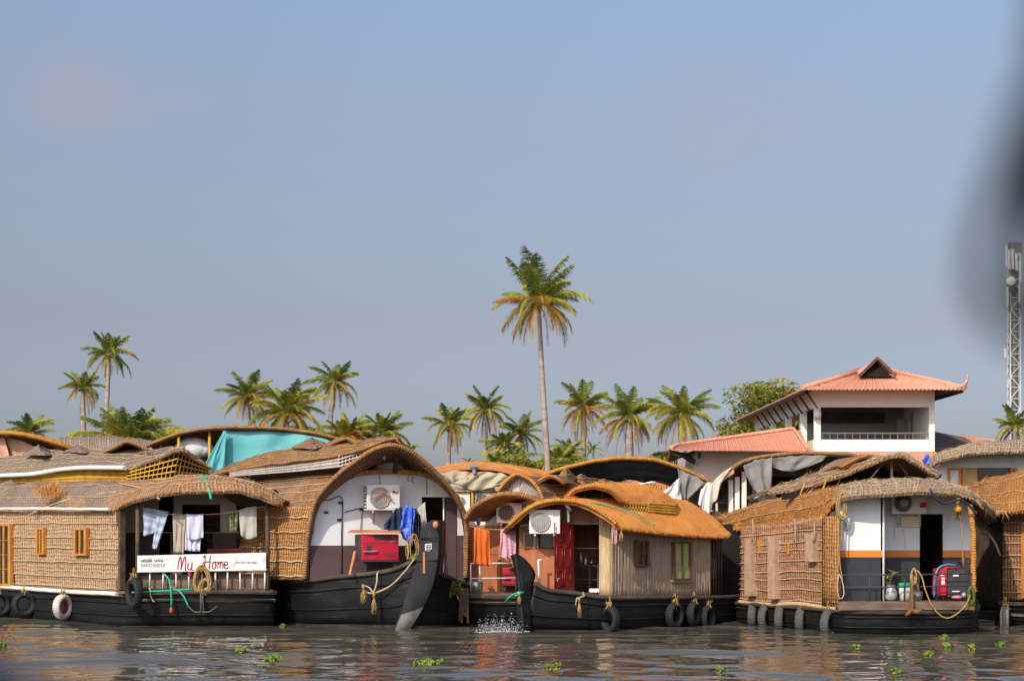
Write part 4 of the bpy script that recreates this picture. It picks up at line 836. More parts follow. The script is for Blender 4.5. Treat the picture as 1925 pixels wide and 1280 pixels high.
mb = MB(); mb.grid(sheet([D_, off(D_, V((-.2, .5, .06))), off(D_, V((-.6, 1.6, -.1)))], 26, 8, .02), 0, .05); mb.tube(curve(D_, 26), .035, 6, 1); mb.fringe(curve(D_, 26), 50, .09, .014, 1)
mb.poly([p + V((0, .5, -.02)) for p in D_], (), V((0, .03, 0)), 2); put(mb, 'roof_vent', [MT['thatch_grey'], MT['roll_brown'], MT['dark_space']], A)

# name board on the stern rail
sg = thing('name_board', 'long weathered white name board with red brush lettering on the stern rail', 'sign', P(379, 1073, 39.85))

FS = flat(39.88); mb = MB(); mb.slab([P(258, 1074, 39.88), P(500, 1070, 39.88), P(500, 1038.5, 39.88), P(258, 1044, 39.88)], V((0, .03, 0)), 0, .006); put(mb, 'board', MT['sign_board'], sg)
mb = MB(); mb.slab([P(257, 1075.5, 39.87), P(501, 1071.5, 39.87), P(501, 1070, 39.87), P(257, 1074, 39.87)], V((0, .05, 0))); put(mb, 'lower_edge', MT['rail_white'], sg)
My = [[(0, 9), (.6, 4), (2, .5), (2.4, 5), (2.2, 9)], [(2.2, 9), (3.4, 4), (5, .3), (5.5, 5), (5.2, 9.4), (6.2, 9.6)], [(7.2, 4.2), (6.9, 8), (8, 9.2), (9.4, 7.6), (9.8, 4.2)], [(9.8, 4.2), (9.4, 9), (8.6, 13), (7.2, 13.4), (8, 11.6), (10.8, 9.2)]]
Ho = [[(.4, 1.6), (1.6, .2), (1.5, 4), (1.0, 9.6)], [(5.2, .4), (4.8, 5), (4.4, 9.6)], [(.3, 5.4), (2.6, 4.6), (5.2, 4.4)], [(8.2, 4.6), (6.6, 5.6), (6.8, 8.8), (8.4, 9), (9, 6.4), (8.2, 4.6), (9.6, 4.8)], [(10.4, 4.4), (10.2, 9)], [(10.3, 6), (11.4, 4.6), (12, 5.4), (11.8, 9)], [(11.9, 6), (13, 4.6), (13.8, 5.4), (13.6, 9)], [(15, 6.8), (16.8, 6.2), (16.6, 4.6), (15.2, 4.8), (14.8, 7.6), (15.8, 9.2), (17.6, 8.2)]]
mb = MB(); strokes(mb, My, FS, 334, 1045.2, 2.75, .008, .023); put(mb, 'lettering', MT['ink_red'], sg, 'red brush written word My'); mb = MB(); strokes(mb, Ho, FS, 381, 1043.2, 2.75, .008, .023); put(mb, 'lettering', MT['ink_red'], sg, 'red brush written word Home')
lettering(sg, '9495195032', FS, 264.5, 1065.4, 6.2, .006, MT['ink_grey'], 'phone_number', .01, 1.02)
mb = MB()
for i, xx in enumerate((265, 270, 275, 281, 290, 296, 302)):
    strokes(mb, [[(0, 2), (1, 0), (2, 1.4), (1.2, 3), (.2, 2.2)], [(2, .4), (2.6, 3)]] if i % 2 else [[(0, 0), (.3, 3), (1.4, 3)], [(1.8, 3), (2.2, .4), (3, 2.8)]], FS, xx, 1051.0 - i * .1, 1.6, .006, .014)
put(mb, 'small_script', MT['ink_grey'], sg)
lettering(sg, 'K/V KL7 HB 0286', FS, 442.5, 1059.4, 4.2, .006, MT['ink_grey'], 'registration', .02, .92)

# washing on the line
rope('washing_line', 'thin washing line strung across the name board boat stern', PS([(258, 954, 40.05), (300, 965, 40.05), (380, 967, 40.05), (440, 962, 40.05), (503, 950, 40.05)]), .008, 'rope_tan', 'rope')
WG = 'washing hung on the houseboats'
hang('shirt', 'blue and white striped shirt hanging slanted by one shoulder', 'shirt', [(268, 953), (290, 957), (318, 962)], [(270, 1008), (290, 1000), (299, 978)], 40.1, 'cloth_blue', 2, .05, WG, seed=2)
hang('shirt_sleeve', 'narrow white and blue sleeve trailing from the striped shirt', 'shirt', [(296, 962), (306, 964), (316, 966)], [(286, 1030), (291, 1032), (296, 1030)], 40.0, 'cloth_blue', 1, .03, WG, seed=5)
hang('trousers', 'khaki trousers folded over the washing line', 'trousers', [(324, 965), (337, 966), (350, 967)], [(327, 1041), (336, 1039), (345, 1042)], 40.08, 'cloth_khaki', 2, .04, WG, seed=3)
hang('white_cloth', 'bright white long cloth next to the khaki trousers', 'cloth', [(350, 966), (366, 968), (382, 967)], [(347, 1034), (362, 1036), (376, 1036)], 40.1, 'cloth_white', 3, .035, WG, seed=4)
hang('white_cloth', 'shorter white fold lying over the bright white long cloth', 'cloth', [(350, 966), (366, 967), (382, 966)], [(352, 1013), (366, 1015), (382, 1010)], 40.02, 'cloth_white', 2, .03, WG, seed=14)
hang('check_cloth', 'small yellow and black checked cloth beside a grey towel', 'cloth', [(429, 961), (439, 959), (450, 958)], [(433, 1001), (440, 998), (446, 1000)], 40.1, 'cloth_check', 2, .03, WG, seed=6)
hang('towel', 'grey towel with a slanted lower hem at the right end of the line', 'towel', [(449, 959), (465, 954), (482, 951)], [(452, 1005), (464, 1014), (483, 1010)], 40.06, 'cloth_grey', 2, .04, WG, seed=7)
r = thing('mooring_coil', 'thick coil of tan rope hanging over the middle of the name board', 'rope', P(380, 1115, 39.8)); mb = MB()
coil(mb, P(379, 1092, 39.78), .19, .3, 13, .015, .03); mb.tube(curve(PS([(381, 1058, 39.83), (380, 1066, 39.78), (377, 1075, 39.76)]), 8), .02, 6); coil(mb, P(386, 1103, 39.76), .13, .17, 5, .014, .03); put(mb, 'coil', MT['rope_yellow'], r)
r = thing('anchor', 'grapnel anchor hanging under the tan rope coil of the name board boat', 'anchor', P(379, 1165, 39.7)); mb = MB()
mb.tube(PS([(378, 1112, 39.75), (378, 1152, 39.7)]), .028, 8); mb.tube(PS([(381, 1116, 39.75), (383, 1150, 39.7)]), .016, 6); put(mb, 'shank', MT['iron'], r)
for pts in ([(379, 1150), (366, 1150), (357, 1142), (353, 1139)], [(380, 1150), (392, 1150), (402, 1144), (409, 1138)]):
    mb = MB(); mb.tube(curve([P(a, b, 39.65) for a, b in pts], 10), [.026, .025, .023, .021, .02, .019, .018, .017, .016, .010], 7); put(mb, 'fluke', MT['iron'], r)
r = thing('hose', 'green garden hose looped over the stern railing with a red end', 'hose', P(322, 1150, 39.8)); mb = MB()
mb.tube(dense(PS([(248, 1113, 39.85), (290, 1111, 39.82), (330, 1109, 39.82), (362, 1107, 39.85)])), .02, 7); mb.tube(dense(PS([(309, 1079, 39.82), (318, 1090, 39.78), (322, 1115, 39.75), (322, 1145, 39.75)])), .021, 7); mb.tube(dense(PS([(326, 1107, 39.8), (340, 1112, 39.75), (350, 1130, 39.72), (355, 1141, 39.72)])), .021, 7)
put(mb, 'tubing', MT['hose_green'], r); mb = MB(); mb.lathe([(.015, -.06), (.045, -.045), (.045, .04), (.02, .07)], P(322, 1147, 39.75), 'z', 10); put(mb, 'end_cap', MT['cap_red'], r)
rope('rope_end', 'frayed grey rope ends trailing from the stern floor beside the hose', PS([(282, 1105, 39.85), (283, 1118, 39.8), (287, 1128, 39.75), (291, 1131, 39.75)]), .018, 'rope_tan')

# ================================================================ big arched boat
B = thing('houseboat', 'big arched houseboat with white and maroon gable, red generator and tall black prow', 'houseboat', (-3.2, 40, 0), 'thatched houseboats moored side by side')
FB = Pl((580, 39.7), (878, 41.1))
hull(B, PS([(430, 1096, 44.9), (512, 1093, 41.8), (573, 1090, 40.0), (640, 1082, 39.6), (700, 1076, 39.25), (745, 1067, 38.95), (790, 1046, 38.75)]), [W(430, 44.8), W(515, 41.6), W(590, 40.2), W(650, 39.8), W(700, 39.4), W(735, 39.1), W(764, 38.85)], MT['hull_black'], deck=False)
hull(B, PS([(812, 1072, 38.75), (835, 1079, 39), (852, 1087, 39.4), (874, 1097, 40.2), (882, 1100, 42), (860, 1100, 44)]), [W(772, 38.85), W(810, 39.1), (W(840, 39.5)), W(868, 40.3), W(880, 42), W(858, 44)], MT['hull_black'], deck=False, name='hull_side')
Lp = [(812, 977), (800, 985), (790, 1000), (788, 1030), (781, 1062), (768, 1105), (755, 1145), (741, 1180), (736, 1190)]
Rp = [(824, 978), (825, 986), (825, 1000), (824, 1028), (822, 1055), (815, 1092), (801, 1130), (783, 1163), (766, 1190)]
lf, rt = curve([P(a, b, 38.62) for a, b in Lp], 34), curve([P(a, b, 38.42 + .003 * abs(b - 1060)) for a, b in Rp], 34); back = V((.12, .75, 0))
G = [[lerp(a, b, k / 5) + V((0, -.03 * math.sin(k / 5 * 3.14), 0)) for k in range(6)] for a, b in zip(lf, rt)]
mb = MB(); mb.grid(G[:27], 0, 0, True); mb.grid(G[26:], 1, 0, True)
mb.grid([rt, [p + back for p in rt]], 2, .03); mb.grid([[p + back * .6 for p in lf], lf], 2, .03); mb.grid([[G[0][k], G[0][k] + back] for k in range(6)], 0, .02)
for b_ in (1010, 1053): mb.tube([P(790 if b_ < 1020 else 783, b_ + 2, 38.58), P(824, b_, 38.4)], .012, 5, 2)
put(mb, 'prow', [MT['hull_grey'], MT['hull_worn'], MT['hull_black']], B)
mb = MB(); mb.slab([P(799, 1077, 38.5), P(795, 1077, 38.5), P(795, 1038, 38.5), P(799, 1038, 38.5)], V((0, .03, 0))); put(mb, 'prow_timber', MT['wood_plank'], B); mb = MB(); mb.blob(P(819, 986, 38.45), .07, 2, 0, 1, 1.3); put(mb, 'prow_knob', MT['wood_plank'], B)
mb = MB(); mb.slab([P(799, 1035, 38.52), P(811, 1036, 38.52), P(812, 1021, 38.52), P(799, 1022, 38.52)], V((0, .01, 0))); n_ = put(mb, 'notice_plate', MT['paper_white'], B)
mb = MB(); 
for k in range(4): strokes(mb, [[(0, 0), (1, .4), (2, -.3), (3, .3), (4, -.2), (5, .2)]], flat(38.51), 800.5, 1024.5 + k * 3, 1.9, .0, .012)
put(mb, 'notice_lettering', MT['ink_dark'], n_)
mb = MB(); mb.poly([P(573, 1089, 40.0), P(640, 1082, 39.6), P(700, 1077, 39.3), P(745, 1070, 39.0), P(790, 1066, 38.9), P(815, 1076, 38.9), P(850, 1088, 39.5), P(872, 1098, 40.3), P(872, 1098, 43), P(500, 1096, 43)], (), V((0, 0, -.08))); put(mb, 'deck', MT['deck_wood'], B)
arcw = [(583, 1025), (584, 1000), (590, 966), (606, 936), (632, 909), (657, 896), (690, 890), (732, 888), (779, 890), (810, 899), (836, 919), (857, 946), (868, 975), (872, 1005), (873, 1025)]
wl_ = [p for p in arcw]
plate(B, 'gable_wall', FB, arcw + [(859, 1025), (859, 934), (793, 934), (793, 1025)], MT['wall_white'])
plate(B, 'lower_wall', FB, [(583, 1025.5), (583, 1092), (793, 1092), (793, 1025.5)], MT['wall_maroon'], (), .004); plate(B, 'lower_wall', FB, [(858, 1006), (858, 1096), (874, 1096), (873, 1006)], MT['wall_maroon'], (), .006)
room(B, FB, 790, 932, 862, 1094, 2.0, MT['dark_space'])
mb = MB(); mb.slab(FB.rect(835, 935, 858, 1092, .03), V((0, .05, 0))); d_ = put(mb, 'door', MT['wall_maroon'], B); mb = MB(); mb.tube([FB.at(834, 1092, .06), FB.at(834, 934, .06)], .02, 6); put(mb, 'door_frame', MT['rail_white'], B)
mb = MB()
for x in (643.5, 714, 802): mb.tube([FB.at(x, 1084 if x < 700 else 930, .012), FB.at(x, 934 if x < 700 else 891, .012)], .008, 4)
mb.tube(dense([FB.at(*p, .03) for p in ((598, 941), (620, 939), (643, 936), (642, 1000), (641, 1084))]), .012, 5); mb.tube(dense([FB.at(*p, .03) for p in ((648, 962), (668, 957), (684, 955), (680, 968), (678, 1000))]), .01, 5)
for x, y in ((640, 945), (613, 963), (638, 977), (680, 958)): mb.slab(FB.rect(x - 4, y - 2.5, x + 4, y + 2, .03), V((0, .03, 0)))
for x, y in ((768, 893), (776, 895)): mb.tube(dense([FB.at(x, y, .02), FB.at(x - 2, y + 8, .03), FB.at(x + 2, y + 12, .03)]), .008, 4)
put(mb, 'conduit', MT['metal_dark'], B)
mb = MB(); mb.tube(curve([FB.at(*p, .1) for p in ((606, 935), (632, 907), (657, 894), (690, 887.5), (732, 886), (779, 888), (810, 896), (836, 916), (852, 936))], 40), .055, 8); put(mb, 'gable_trim', MT['roll_orange'], B)
# barrel roof: flared hood at the front, lower vault behind, sides down to the deck
E0 = [(573, 1088), (576, 1042), (580, 1000), (590, 951), (607, 922), (639, 889), (670, 866), (701, 846), (732, 837), (757, 841), (782, 855), (811, 880), (836, 906), (857, 934), (872, 963), (877, 995), (877, 1040), (876, 1086)]
Ey = [39.7, 39.62, 39.5, 39.35, 39.15, 38.9, 38.7, 38.58, 38.5, 38.5, 38.55, 38.7, 38.9, 39.15, 39.4, 39.6, 39.68, 39.75]
E = [P(a, b, y + 1.25 * (a - 573) / 305) for (a, b), y in zip(E0, Ey)]; ax = V((-.70, .715, 0)); zb = E[0].z
bk_ = V((0, .72, 0)); rows = [E, shrink(E, bk_ * .9, .97, zb), shrink(E, bk_ * 1.7, .93, zb), shrink(E, bk_ * 1.9 + ax * .9, .87, zb), shrink(E, bk_ * 1.9 + ax * 2.2, .845, zb), shrink(E, bk_ * 1.9 + ax * 5, .82, zb), shrink(E, bk_ * 1.9 + ax * 9, .80, zb)]
G = sheet(rows, 120, 40, .035, 1.1); N = normals(G); mb = MB(); mb.grid(G, 0, .08, True, 2)
for t in (.035, .075, .12, .16, .20, .245, .29, .335, .38, .43): i = int(t * 119); mb.tube([G[j][i] + (G[j][i] - (E[0] + E[-1]) / 2).normalized() * .02 + UP * .02 * NZ.noise(V((j * .4, t * 30, 0))) for j in range(2, 40)], .013, 5, 1)
mb.straw([r_[:60] for r_ in G[:26]], 1500, .25, .013, 3); mb.fringe([G[j][0] for j in range(40)], 40, .1, .016, 3)
put(mb, 'roof', [MT['thatch_brown'], MT['rope_tan'], MT['thatch_brown'], MT['straw_orange']], B)
mb = MB(); mb.tube(curve([p + V((0, -.03, 0)) for p in E], 110), .056, 10); mb.fringe(curve(E, 110), 80, .06, .014, 1, V((0, -.9, -.2)), .8); put(mb, 'roof_edge_roll', [MT['roll_brown'], MT['straw_orange']], B)
# gold rattan side below the vault
rows = [[p + V((-.03, -.05, 0)) + ax * s for s in (0.02, .8, 1.6, 2.6)] for p in (E[0] - UP * .03, E[1], E[2], E[3])]
G = sheet(rows, 40, 22, .015, 1.6); mb = MB(); mb.grid(G, 0, .03)
for t in (.05, .25, .47, .68, .88): j = int(t * 21); mb.tube([G[j][i] + V((-.02, -.02, .012 * math.sin(i * .6))) for i in range(40)], .02, 5, 1)
mb.straw(G, 240, .16, .012, 2); put(mb, 'rattan_wall', [MT['rattan_gold'], MT['rope_tan'], MT['straw_orange']], B)
mb = MB(); mb.tube(PS([(742, 886, 40.3), (750, 850, 39.8)]), .06, 8); mb.tube(PS([(785, 870, 40.3), (757, 846, 39.8)]), .03, 6); put(mb, 'hood_strut', MT['bamboo_dark'], B)
mb = MB(); mb.lathe([(.01, .33), (.25, .3), (.38, .2), (.42, 0), (.38, -.2), (.3, -.3)], P(732, 873, 41.0), 'z', 18); single(mb, 'water_tank', MT['tarp_white'], 'round white water tank in the dark under the tall arched hood', 'tank')
mb = MB(); mb.tube(PS([(722, 851, 39.9), (722, 864, 39.9)]), .035, 8); single(mb, 'strip_lamp', MT['casing_white'], 'short white lamp tube hanging in the hood above the water tank', 'lamp')
# second tier of the big boat
LT = [P(637, 857, 40.7), P(690, 842, 40.2), P(724, 831, 39.9)]; LB = [P(637, 877, 40.7), P(690, 862, 40.2), P(724, 848, 39.9)]
lattice(B, 'gable_lattice', [LB[0], LB[2], LT[2], LT[0]], 13, 3, .026, MT['lattice_white']); lattice(B, 'gable_lattice', [LB[2], P(740, 845, 40.4), P(738, 838, 40.4), LT[2]], 3, 3, .026, MT['lattice_white'])
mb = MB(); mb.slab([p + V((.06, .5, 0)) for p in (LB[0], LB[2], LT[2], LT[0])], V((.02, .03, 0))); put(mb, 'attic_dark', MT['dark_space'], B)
strip(B, 'vent_strip', PS([(637, 858, 40.8), (560, 870, 42.0), (470, 882, 43.4), (432, 889, 44.1)]), PS([(637, 877, 40.8), (560, 885, 42.0), (470, 892, 43.4), (432, 895, 44.1)]), 90, .026, MT['lattice_white'], 3)
L = PS([(766, 846, 41.0), (752, 834, 40.2), (736, 826, 39.7), (700, 838, 40.0), (655, 852, 40.5), (600, 862, 41.3), (530, 872, 42.4), (470, 880, 43.4), (428, 888, 44.2)])
U = PS([(766, 845, 41.6), (754, 833, 41.0), (738, 825, 40.4), (702, 828, 41.3), (665, 831, 42), (610, 834, 42.8), (545, 843, 43.6), (480, 864, 44.4), (430, 886, 44.8)])
roof(B, 'upper_roof', [L, mids(L, U, .5, .04), U, off(U, V((-.8, 1.0, -.08)))], 90, 18, [MT['thatch_brown'], MT['rope_yellow'], MT['straw_orange'], MT['roll_brown']], .06, .04, sv=(.2, .38, .55, .66), edge=True, er=.035, fr=(80, .05), straw=700)
mb = MB(); a, b, c, d = P(545, 842, 43.3), P(586, 822, 42.9), P(618, 835, 42.6), P(592, 843, 42.0)
mb.grid(sheet([[a, lerp(a, d, .5), d, lerp(d, c, .5), c], [lerp(a, b, .55), lerp(d, b, .5), lerp(d, b, .55), lerp(d, b, .5), lerp(c, b, .6)], [b, b, b + V((.03, 0, .01)), b, b]], 20, 9, .02)); mb.grid(sheet([[a, a + V((.5, 1, 0)), c + V((0, 1, 0)), c], [b, b, b, b]], 10, 5, .01)); put(mb, 'roof_peak', MT['thatch_brown'], B)
D_ = PS([(618, 838, 42.4), (636, 829, 42.0), (652, 824, 41.7), (664, 828, 41.5), (672, 834, 41.4)])
mb = MB(); mb.grid(sheet([D_, off(D_, V((-.2, .5, .05))), off(D_, V((-.6, 1.4, -.1)))], 22, 8, .02), 0, .05); mb.tube(curve(D_, 26), .035, 6, 1); mb.poly([p + V((0, .4, -.02)) for p in D_], (), V((0, .03, 0)), 2); put(mb, 'roof_vent', [MT['thatch_brown'], MT['roll_brown'], MT['dark_space']], B)
# fittings and clutter on the bow
def red_mark(a, pl, o):
    mb = MB(); strokes(mb, [[(0, 2), (1, 0), (1.2, 2.4), (2, 1), (2.6, 2.2), (3.2, 1), (3.6, 2.2), (4.6, .6), (4.4, 2.4)]], pl, 738, 922, 2.3, o, .022); put(mb, 'red_marking', MT['ink_red'], a)
ac('air conditioner with an orange coat hanger on its grille, on the white gable', FB, 690, 911, 752, 959, (714, 935, 19), .42, red_mark)
mb = MB(); h = [(702, 936), (712, 930), (720, 925), (728, 931), (737, 940)]; mb.tube(curve([FB.at(a, b, .5) for a, b in h], 24), [.018] * 24, 6); mb.tube(curve([FB.at(a, b, .5) for a, b in ((720, 925), (720, 920), (722, 918))], 8), .008, 5); single(mb, 'coat_hanger', MT['wood_plank'], 'orange wooden coat hanger hooked on the air conditioner grille', 'coat hanger')
generator('red generator box under an orange plank on the bow of the big arched boat', FB, 680, 1004, 750, 1053, .85, .6, 22)
mb = MB(); mb.slab([P(652, 1001, 39.2), P(750, 1001, 39.3), P(750, 999, 39.3), P(652, 999, 39.2)], V((.06, .55, .03)), 0, .008); mb.slab([P(657, 998.6, 39.3), P(730, 998.6, 39.35), P(730, 995.5, 39.35), P(660, 995.5, 39.3)], V((0, .3, 0)), 0, .008); single(mb, 'plank_shelf', MT['wood_plank'], 'orange planks laid as a little roof over the red generator', 'plank')
mb = MB(); mb.bar(P(657, 1080, 39.15), P(667, 1036, 39.5), .05, .03); single(mb, 'wooden_stick', MT['wood_plank'], 'thin orange stick leaning on the maroon wall left of the generator', 'stick')
hang('tarp_blue', 'crumpled blue tarpaulin hanging right of the red generator', 'tarp', [(757, 960), (765, 948), (774, 953), (780, 960)], [(752, 996), (758, 1012), (772, 1024), (776, 1022)], 39.75, 'tarp_blue', 2, .12, None, seed=3, wav=.06)
hang('work_clothes', 'dark navy clothes bunched between the generator and the blue tarp', 'clothes', [(722, 985), (735, 968), (748, 953), (758, 958)], [(722, 998), (736, 998), (750, 1000), (762, 1004)], 39.85, 'cloth_navy', 3, .10, None, seed=8, wav=.05)
hang('plastic_bag', 'black plastic sheet hanging between the blue tarp and the doorway curtain', 'plastic sheet', [(776, 957), (783, 957), (790, 968)], [(768, 1034), (782, 1032), (793, 1010)], 39.9, 'bag_black', 3, .09, None, seed=9, wav=.05)
hang('door_curtain', 'pale curtain pulled to the left of the dark doorway on the big boat', 'curtain', [(783, 958), (791, 950), (799, 943)], [(796, 1005), (799, 1003), (803, 1000)], 40.25, 'cloth_curtain', 3, .05, None, seed=11)
mb = MB(); coil(mb, P(776, 1030, 39.0), .12, .26, 5, .012, .05); mb.tube(dense(PS([(766, 1020, 39), (768, 1040, 38.95), (766, 1052, 38.9)])), .02, 6); single(mb, 'rope_heap', MT['rope_yellow'], 'heap of ropes hung behind the tall black prow', 'rope')
mb = MB(); mb.blob(P(778, 1049, 38.7), .09, 2, 0, 1.3, .8); single(mb, 'rope_knot', MT['moss'], 'mossy knot where the mooring rope meets the prow', 'rope')
r = thing('mooring_rope', 'tan mooring rope with two yellow tassels on the black hull beside the tall prow', 'rope', P(700, 1110, 38.9)); mb = MB()
mb.tube(dense(PS([(779, 1050, 38.6), (760, 1075, 38.7), (735, 1100, 38.85), (705, 1114, 38.95), (688, 1112, 39.0), (684, 1102, 39.02), (694, 1104, 39.0), (702, 1112, 38.95), (708, 1096, 38.95), (709, 1080, 39.0), (712, 1074, 39.1)]), .04), .02, 7); put(mb, 'line', MT['rope_tan'], r)
for px, py, L_ in ((683, 1098, .44), (703, 1112, .5)): mb = MB(); tassel(mb, P(px, py, 38.9), L_, .07, 40); put(mb, 'tassel', MT['rope_yellow'], r)
mb = MB()
for k in range(5): mb.tube(PS([(862 + k * 4 + RD.uniform(-3, 3), 1105, 39.7), (864 + k * 4, 1165 + RD.uniform(-8, 8), 39.6)]), .03, 5)
put(mb, 'fender_ropes', MT['bamboo_dark'], B)
HG = 'thatched houseboats moored side by side'
# ================================================================ boat with the washing and the fan lattice (behind, centre)
YS = -1.2
C = thing('houseboat', 'smaller houseboat with terracotta wall, fan shaped lattice gable and washing on its railing', 'houseboat', (-.9, 42.5, 0), HG)
FC = flat(42.5)
hull(C, PS([(868, 1118, 43.5), (876, 1120, 41.6), (930, 1121, 41.5), (985, 1121, 41.5), (1030, 1120, 41.8), (1120, 1112, 46)]), [W(872, 43.3), W(882, 41.8), W(930, 41.8), W(985, 41.8), W(1028, 42.1), W(1118, 46.2)], MT['hull_black'])
mb = MB(); mb.slab([P(874, 1122, 41.45), P(1000, 1122, 41.45), P(1000, 1114, 41.45), P(874, 1115, 41.45)], V((0, .08, 0))); mb.slab([P(874, 1115, 41.5), P(1010, 1115, 41.5), P(1010, 1112, 42.5), P(878, 1112, 42.5)], V((0, 0, -.05))); put(mb, 'deck_floor', MT['deck_wood'], C)
plate(C, 'cabin_wall', FC, R4(882, 990, 1060, 1118), MT['wall_terracotta']); plate(C, 'gable_wall', FC, [(882, 989.5), (1040, 989.5), (1040, 950), (1000, 941), (960, 934), (925, 940), (898, 956), (882, 968)], MT['wall_white'])
mb = MB()
for x in (938, 955, 976): mb.slab(FC.rect(x - 2, 991, x + 2, 1114, .03), V((0, .03, 0)))
mb.slab(FC.rect(882, 987, 980, 992, .03), V((0, .03, 0))); put(mb, 'wall_battens', MT['wood_orange'], C)
E = PS([(873, 976, 41.7), (884, 962, 41.6), (900, 948, 41.4), (925, 934, 41.3), (950, 928, 41.2), (978, 931, 41.2), (1008, 941, 41.3), (1040, 956, 41.4), (1075, 978, 41.6)]); ax = V((.52, .85, 0))
roof(C, 'roof', [E, shrink(E, ax * .6, .97, 2.4), shrink(E, ax * 2.5, .92, 2.4), shrink(E, ax * 7, .9, 2.4)], 60, 20, [MT['thatch_brown'], MT['rope_tan'], MT['straw_orange'], MT['roll_brown']], .07, .03, edge=True, er=.06, fr=(60, .1), straw=200)
room(C, flat(41.9), 884, 940, 1060, 985, .5, MT['dark_space'], 'hood_shadow') if False else None
# second tier with fan lattice
arc = [(934, 925), (950, 906), (962, 896), (972, 892), (985, 896), (1000, 906), (1012, 920), (1021, 940)]
mb = MB(); FL = flat(42.2); ctr = (970, 975)
lo = lambda x: 926 + 14 * max(0, (x - 960) / 60) ** 1.3 + 2 * max(0, (950 - x) / 16)
top_ = curve([V((a, b, 0)) for a, b in arc], 90)
for i in range(7): t = top_[8 + i * 6]; xx = lerp(ctr[0], t.x, .35); mb.bar(FL.at(xx, min(lo(xx) + 3, 934)), FL.at(t.x, t.y), .035, .02)
for i in range(16):
    x = 972 + i * 4.2
    for sgn in (-1, 1):
        pts = [(x + sgn * k * 1.0, lo(min(1020, max(930, x))) + 3 - k * 2.0) for k in range(24)]
        pts = [p for p in pts if 968 < p[0] < 1020 and p[1] > min(top_, key=lambda q: abs(q.x - p[0])).y]
        if len(pts) > 1: mb.bar(FL.at(*pts[0], .02 * sgn), FL.at(*pts[-1], .02 * sgn), .03, .015)
put(mb, 'fan_lattice', MT['lattice_white'], C)
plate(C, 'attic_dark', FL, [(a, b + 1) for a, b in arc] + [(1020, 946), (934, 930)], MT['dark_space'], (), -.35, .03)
E = PS([(a, b, 42.0) for a, b in arc])
roof(C, 'upper_roof', [E, shrink(E, ax * .7, .985, 2.9), shrink(E, ax * 2.6, .95, 2.9), shrink(E, ax * 5.5, .9, 2.9)], 50, 20, [MT['thatch_brown'], MT['rope_yellow'], MT['straw_orange'], MT['roll_orange']], .05, .03, su=(.6, .75, .9), edge=True, er=.045, fr=(50, .05), straw=0)
L = PS([(1021, 924, 42.2), (1045, 923, 42.8), (1075, 922, 43.6), (1120, 922, 44.8), (1180, 924, 46)])
U = PS([(1006, 900, 42.6), (1040, 897, 43.4), (1080, 894, 44.4), (1130, 902, 45.4), (1180, 918, 46.6)])
roof(C, 'roof_slope', [L, mids(L, U, .5, .05), U, off(U, V((-.5, .8, -.2)))], 50, 12, [MT['thatch_brown'], MT['rope_yellow'], MT['straw_orange'], MT['roll_orange']], .05, .04, sv=(.12, .3, .5), fr=(50, .05), straw=0)
for a, b, c, d in ((P(1042, 906, 43.2), P(1063, 880, 43.2), P(1086, 900, 43.8), P(1066, 909, 42.8)), (P(1076, 904, 43.8), P(1092, 891, 43.9), P(1116, 905, 44.4), P(1096, 909, 43.6)), (P(1118, 908, 44.6), P(1135, 900, 44.8), P(1152, 910, 45.2), P(1138, 912, 44.4))):
    mb = MB(); mb.grid(sheet([[a, lerp(a, d, .5), d, lerp(d, c, .5), c], [lerp(a, b, .55), lerp(d, b, .5), lerp(d, b, .55), lerp(d, b, .5), lerp(c, b, .6)], [b, b, b + V((.02, 0, .01)), b, b]], 20, 9, .015)); mb.grid(sheet([[a, a + V((.5, 1, 0)), c + V((0, 1, 0)), c], [b, b, b, b]], 10, 5, .01)); mb.tube(dense([a, lerp(a, b, .5), b, lerp(b, c, .5), c]), .015, 5, 1); mb.tube(dense([lerp(a, b, .5), lerp(d, b, .5) + V((0, -.03, 0)), lerp(c, b, .5)]), .012, 5, 1); put(mb, 'roof_peak', [MT['thatch_brown'], MT['rope_yellow']], C)
D_ = PS([(1010, 905, 42.3), (1024, 897, 42.2), (1036, 894, 42.1), (1048, 899, 42.1), (1060, 909, 42.2)])
mb = MB(); mb.grid(sheet([D_, off(D_, V((.2, .4, .03))), off(D_, V((.6, 1.2, -.15)))], 22, 8, .02), 0, .05); mb.tube(curve(D_, 26), .03, 6, 1); mb.poly([p + V((.1, .35, -.02)) for p in D_], (), V((0, .03, 0)), 2); put(mb, 'roof_vent', [MT['thatch_brown'], MT['roll_orange'], MT['dark_space']], C)
strip(C, 'vent_strip', PS([(1021, 926, 42.3), (1072, 924, 43.6)]), PS([(1021, 941, 42.3), (1072, 939, 43.6)]), 34, .024, MT['lattice_brown'], 3)
mb = MB()
for y in (1058, 1086): mb.tube(PS([(884, y + 1, 41.6), (972, y, 41.6)]), .018, 6)
for x in (885, 901, 972): mb.tube(PS([(x, 1058, 41.6), (x + (3 if x == 901 else 0), 1114, 41.6)]), .018, 6)
put(mb, 'railing', MT['rail_white'], C)
mb = MB(); mb.tube(PS([(975, 1112, 41.7), (974, 985, 41.7)]), .055, 8); put(mb, 'post', MT['bamboo_grey'], C)
def blue_mark(a, pl, o): lettering(a, 'SAMSUNG', pl, 967, 950, 3.2, o, MT['ink_blue'], 'lettering', .12, .82)
ac('air conditioner with slanted blue lettering, above the pink cloth', FC, 933, 945, 981, 983, (951, 963, 15), .5, blue_mark, fanm='fan_dark')
generator('small red generator under the pink cloth on the terracotta boat', FC, 945, 1066, 978, 1098, .55, .45, 14)
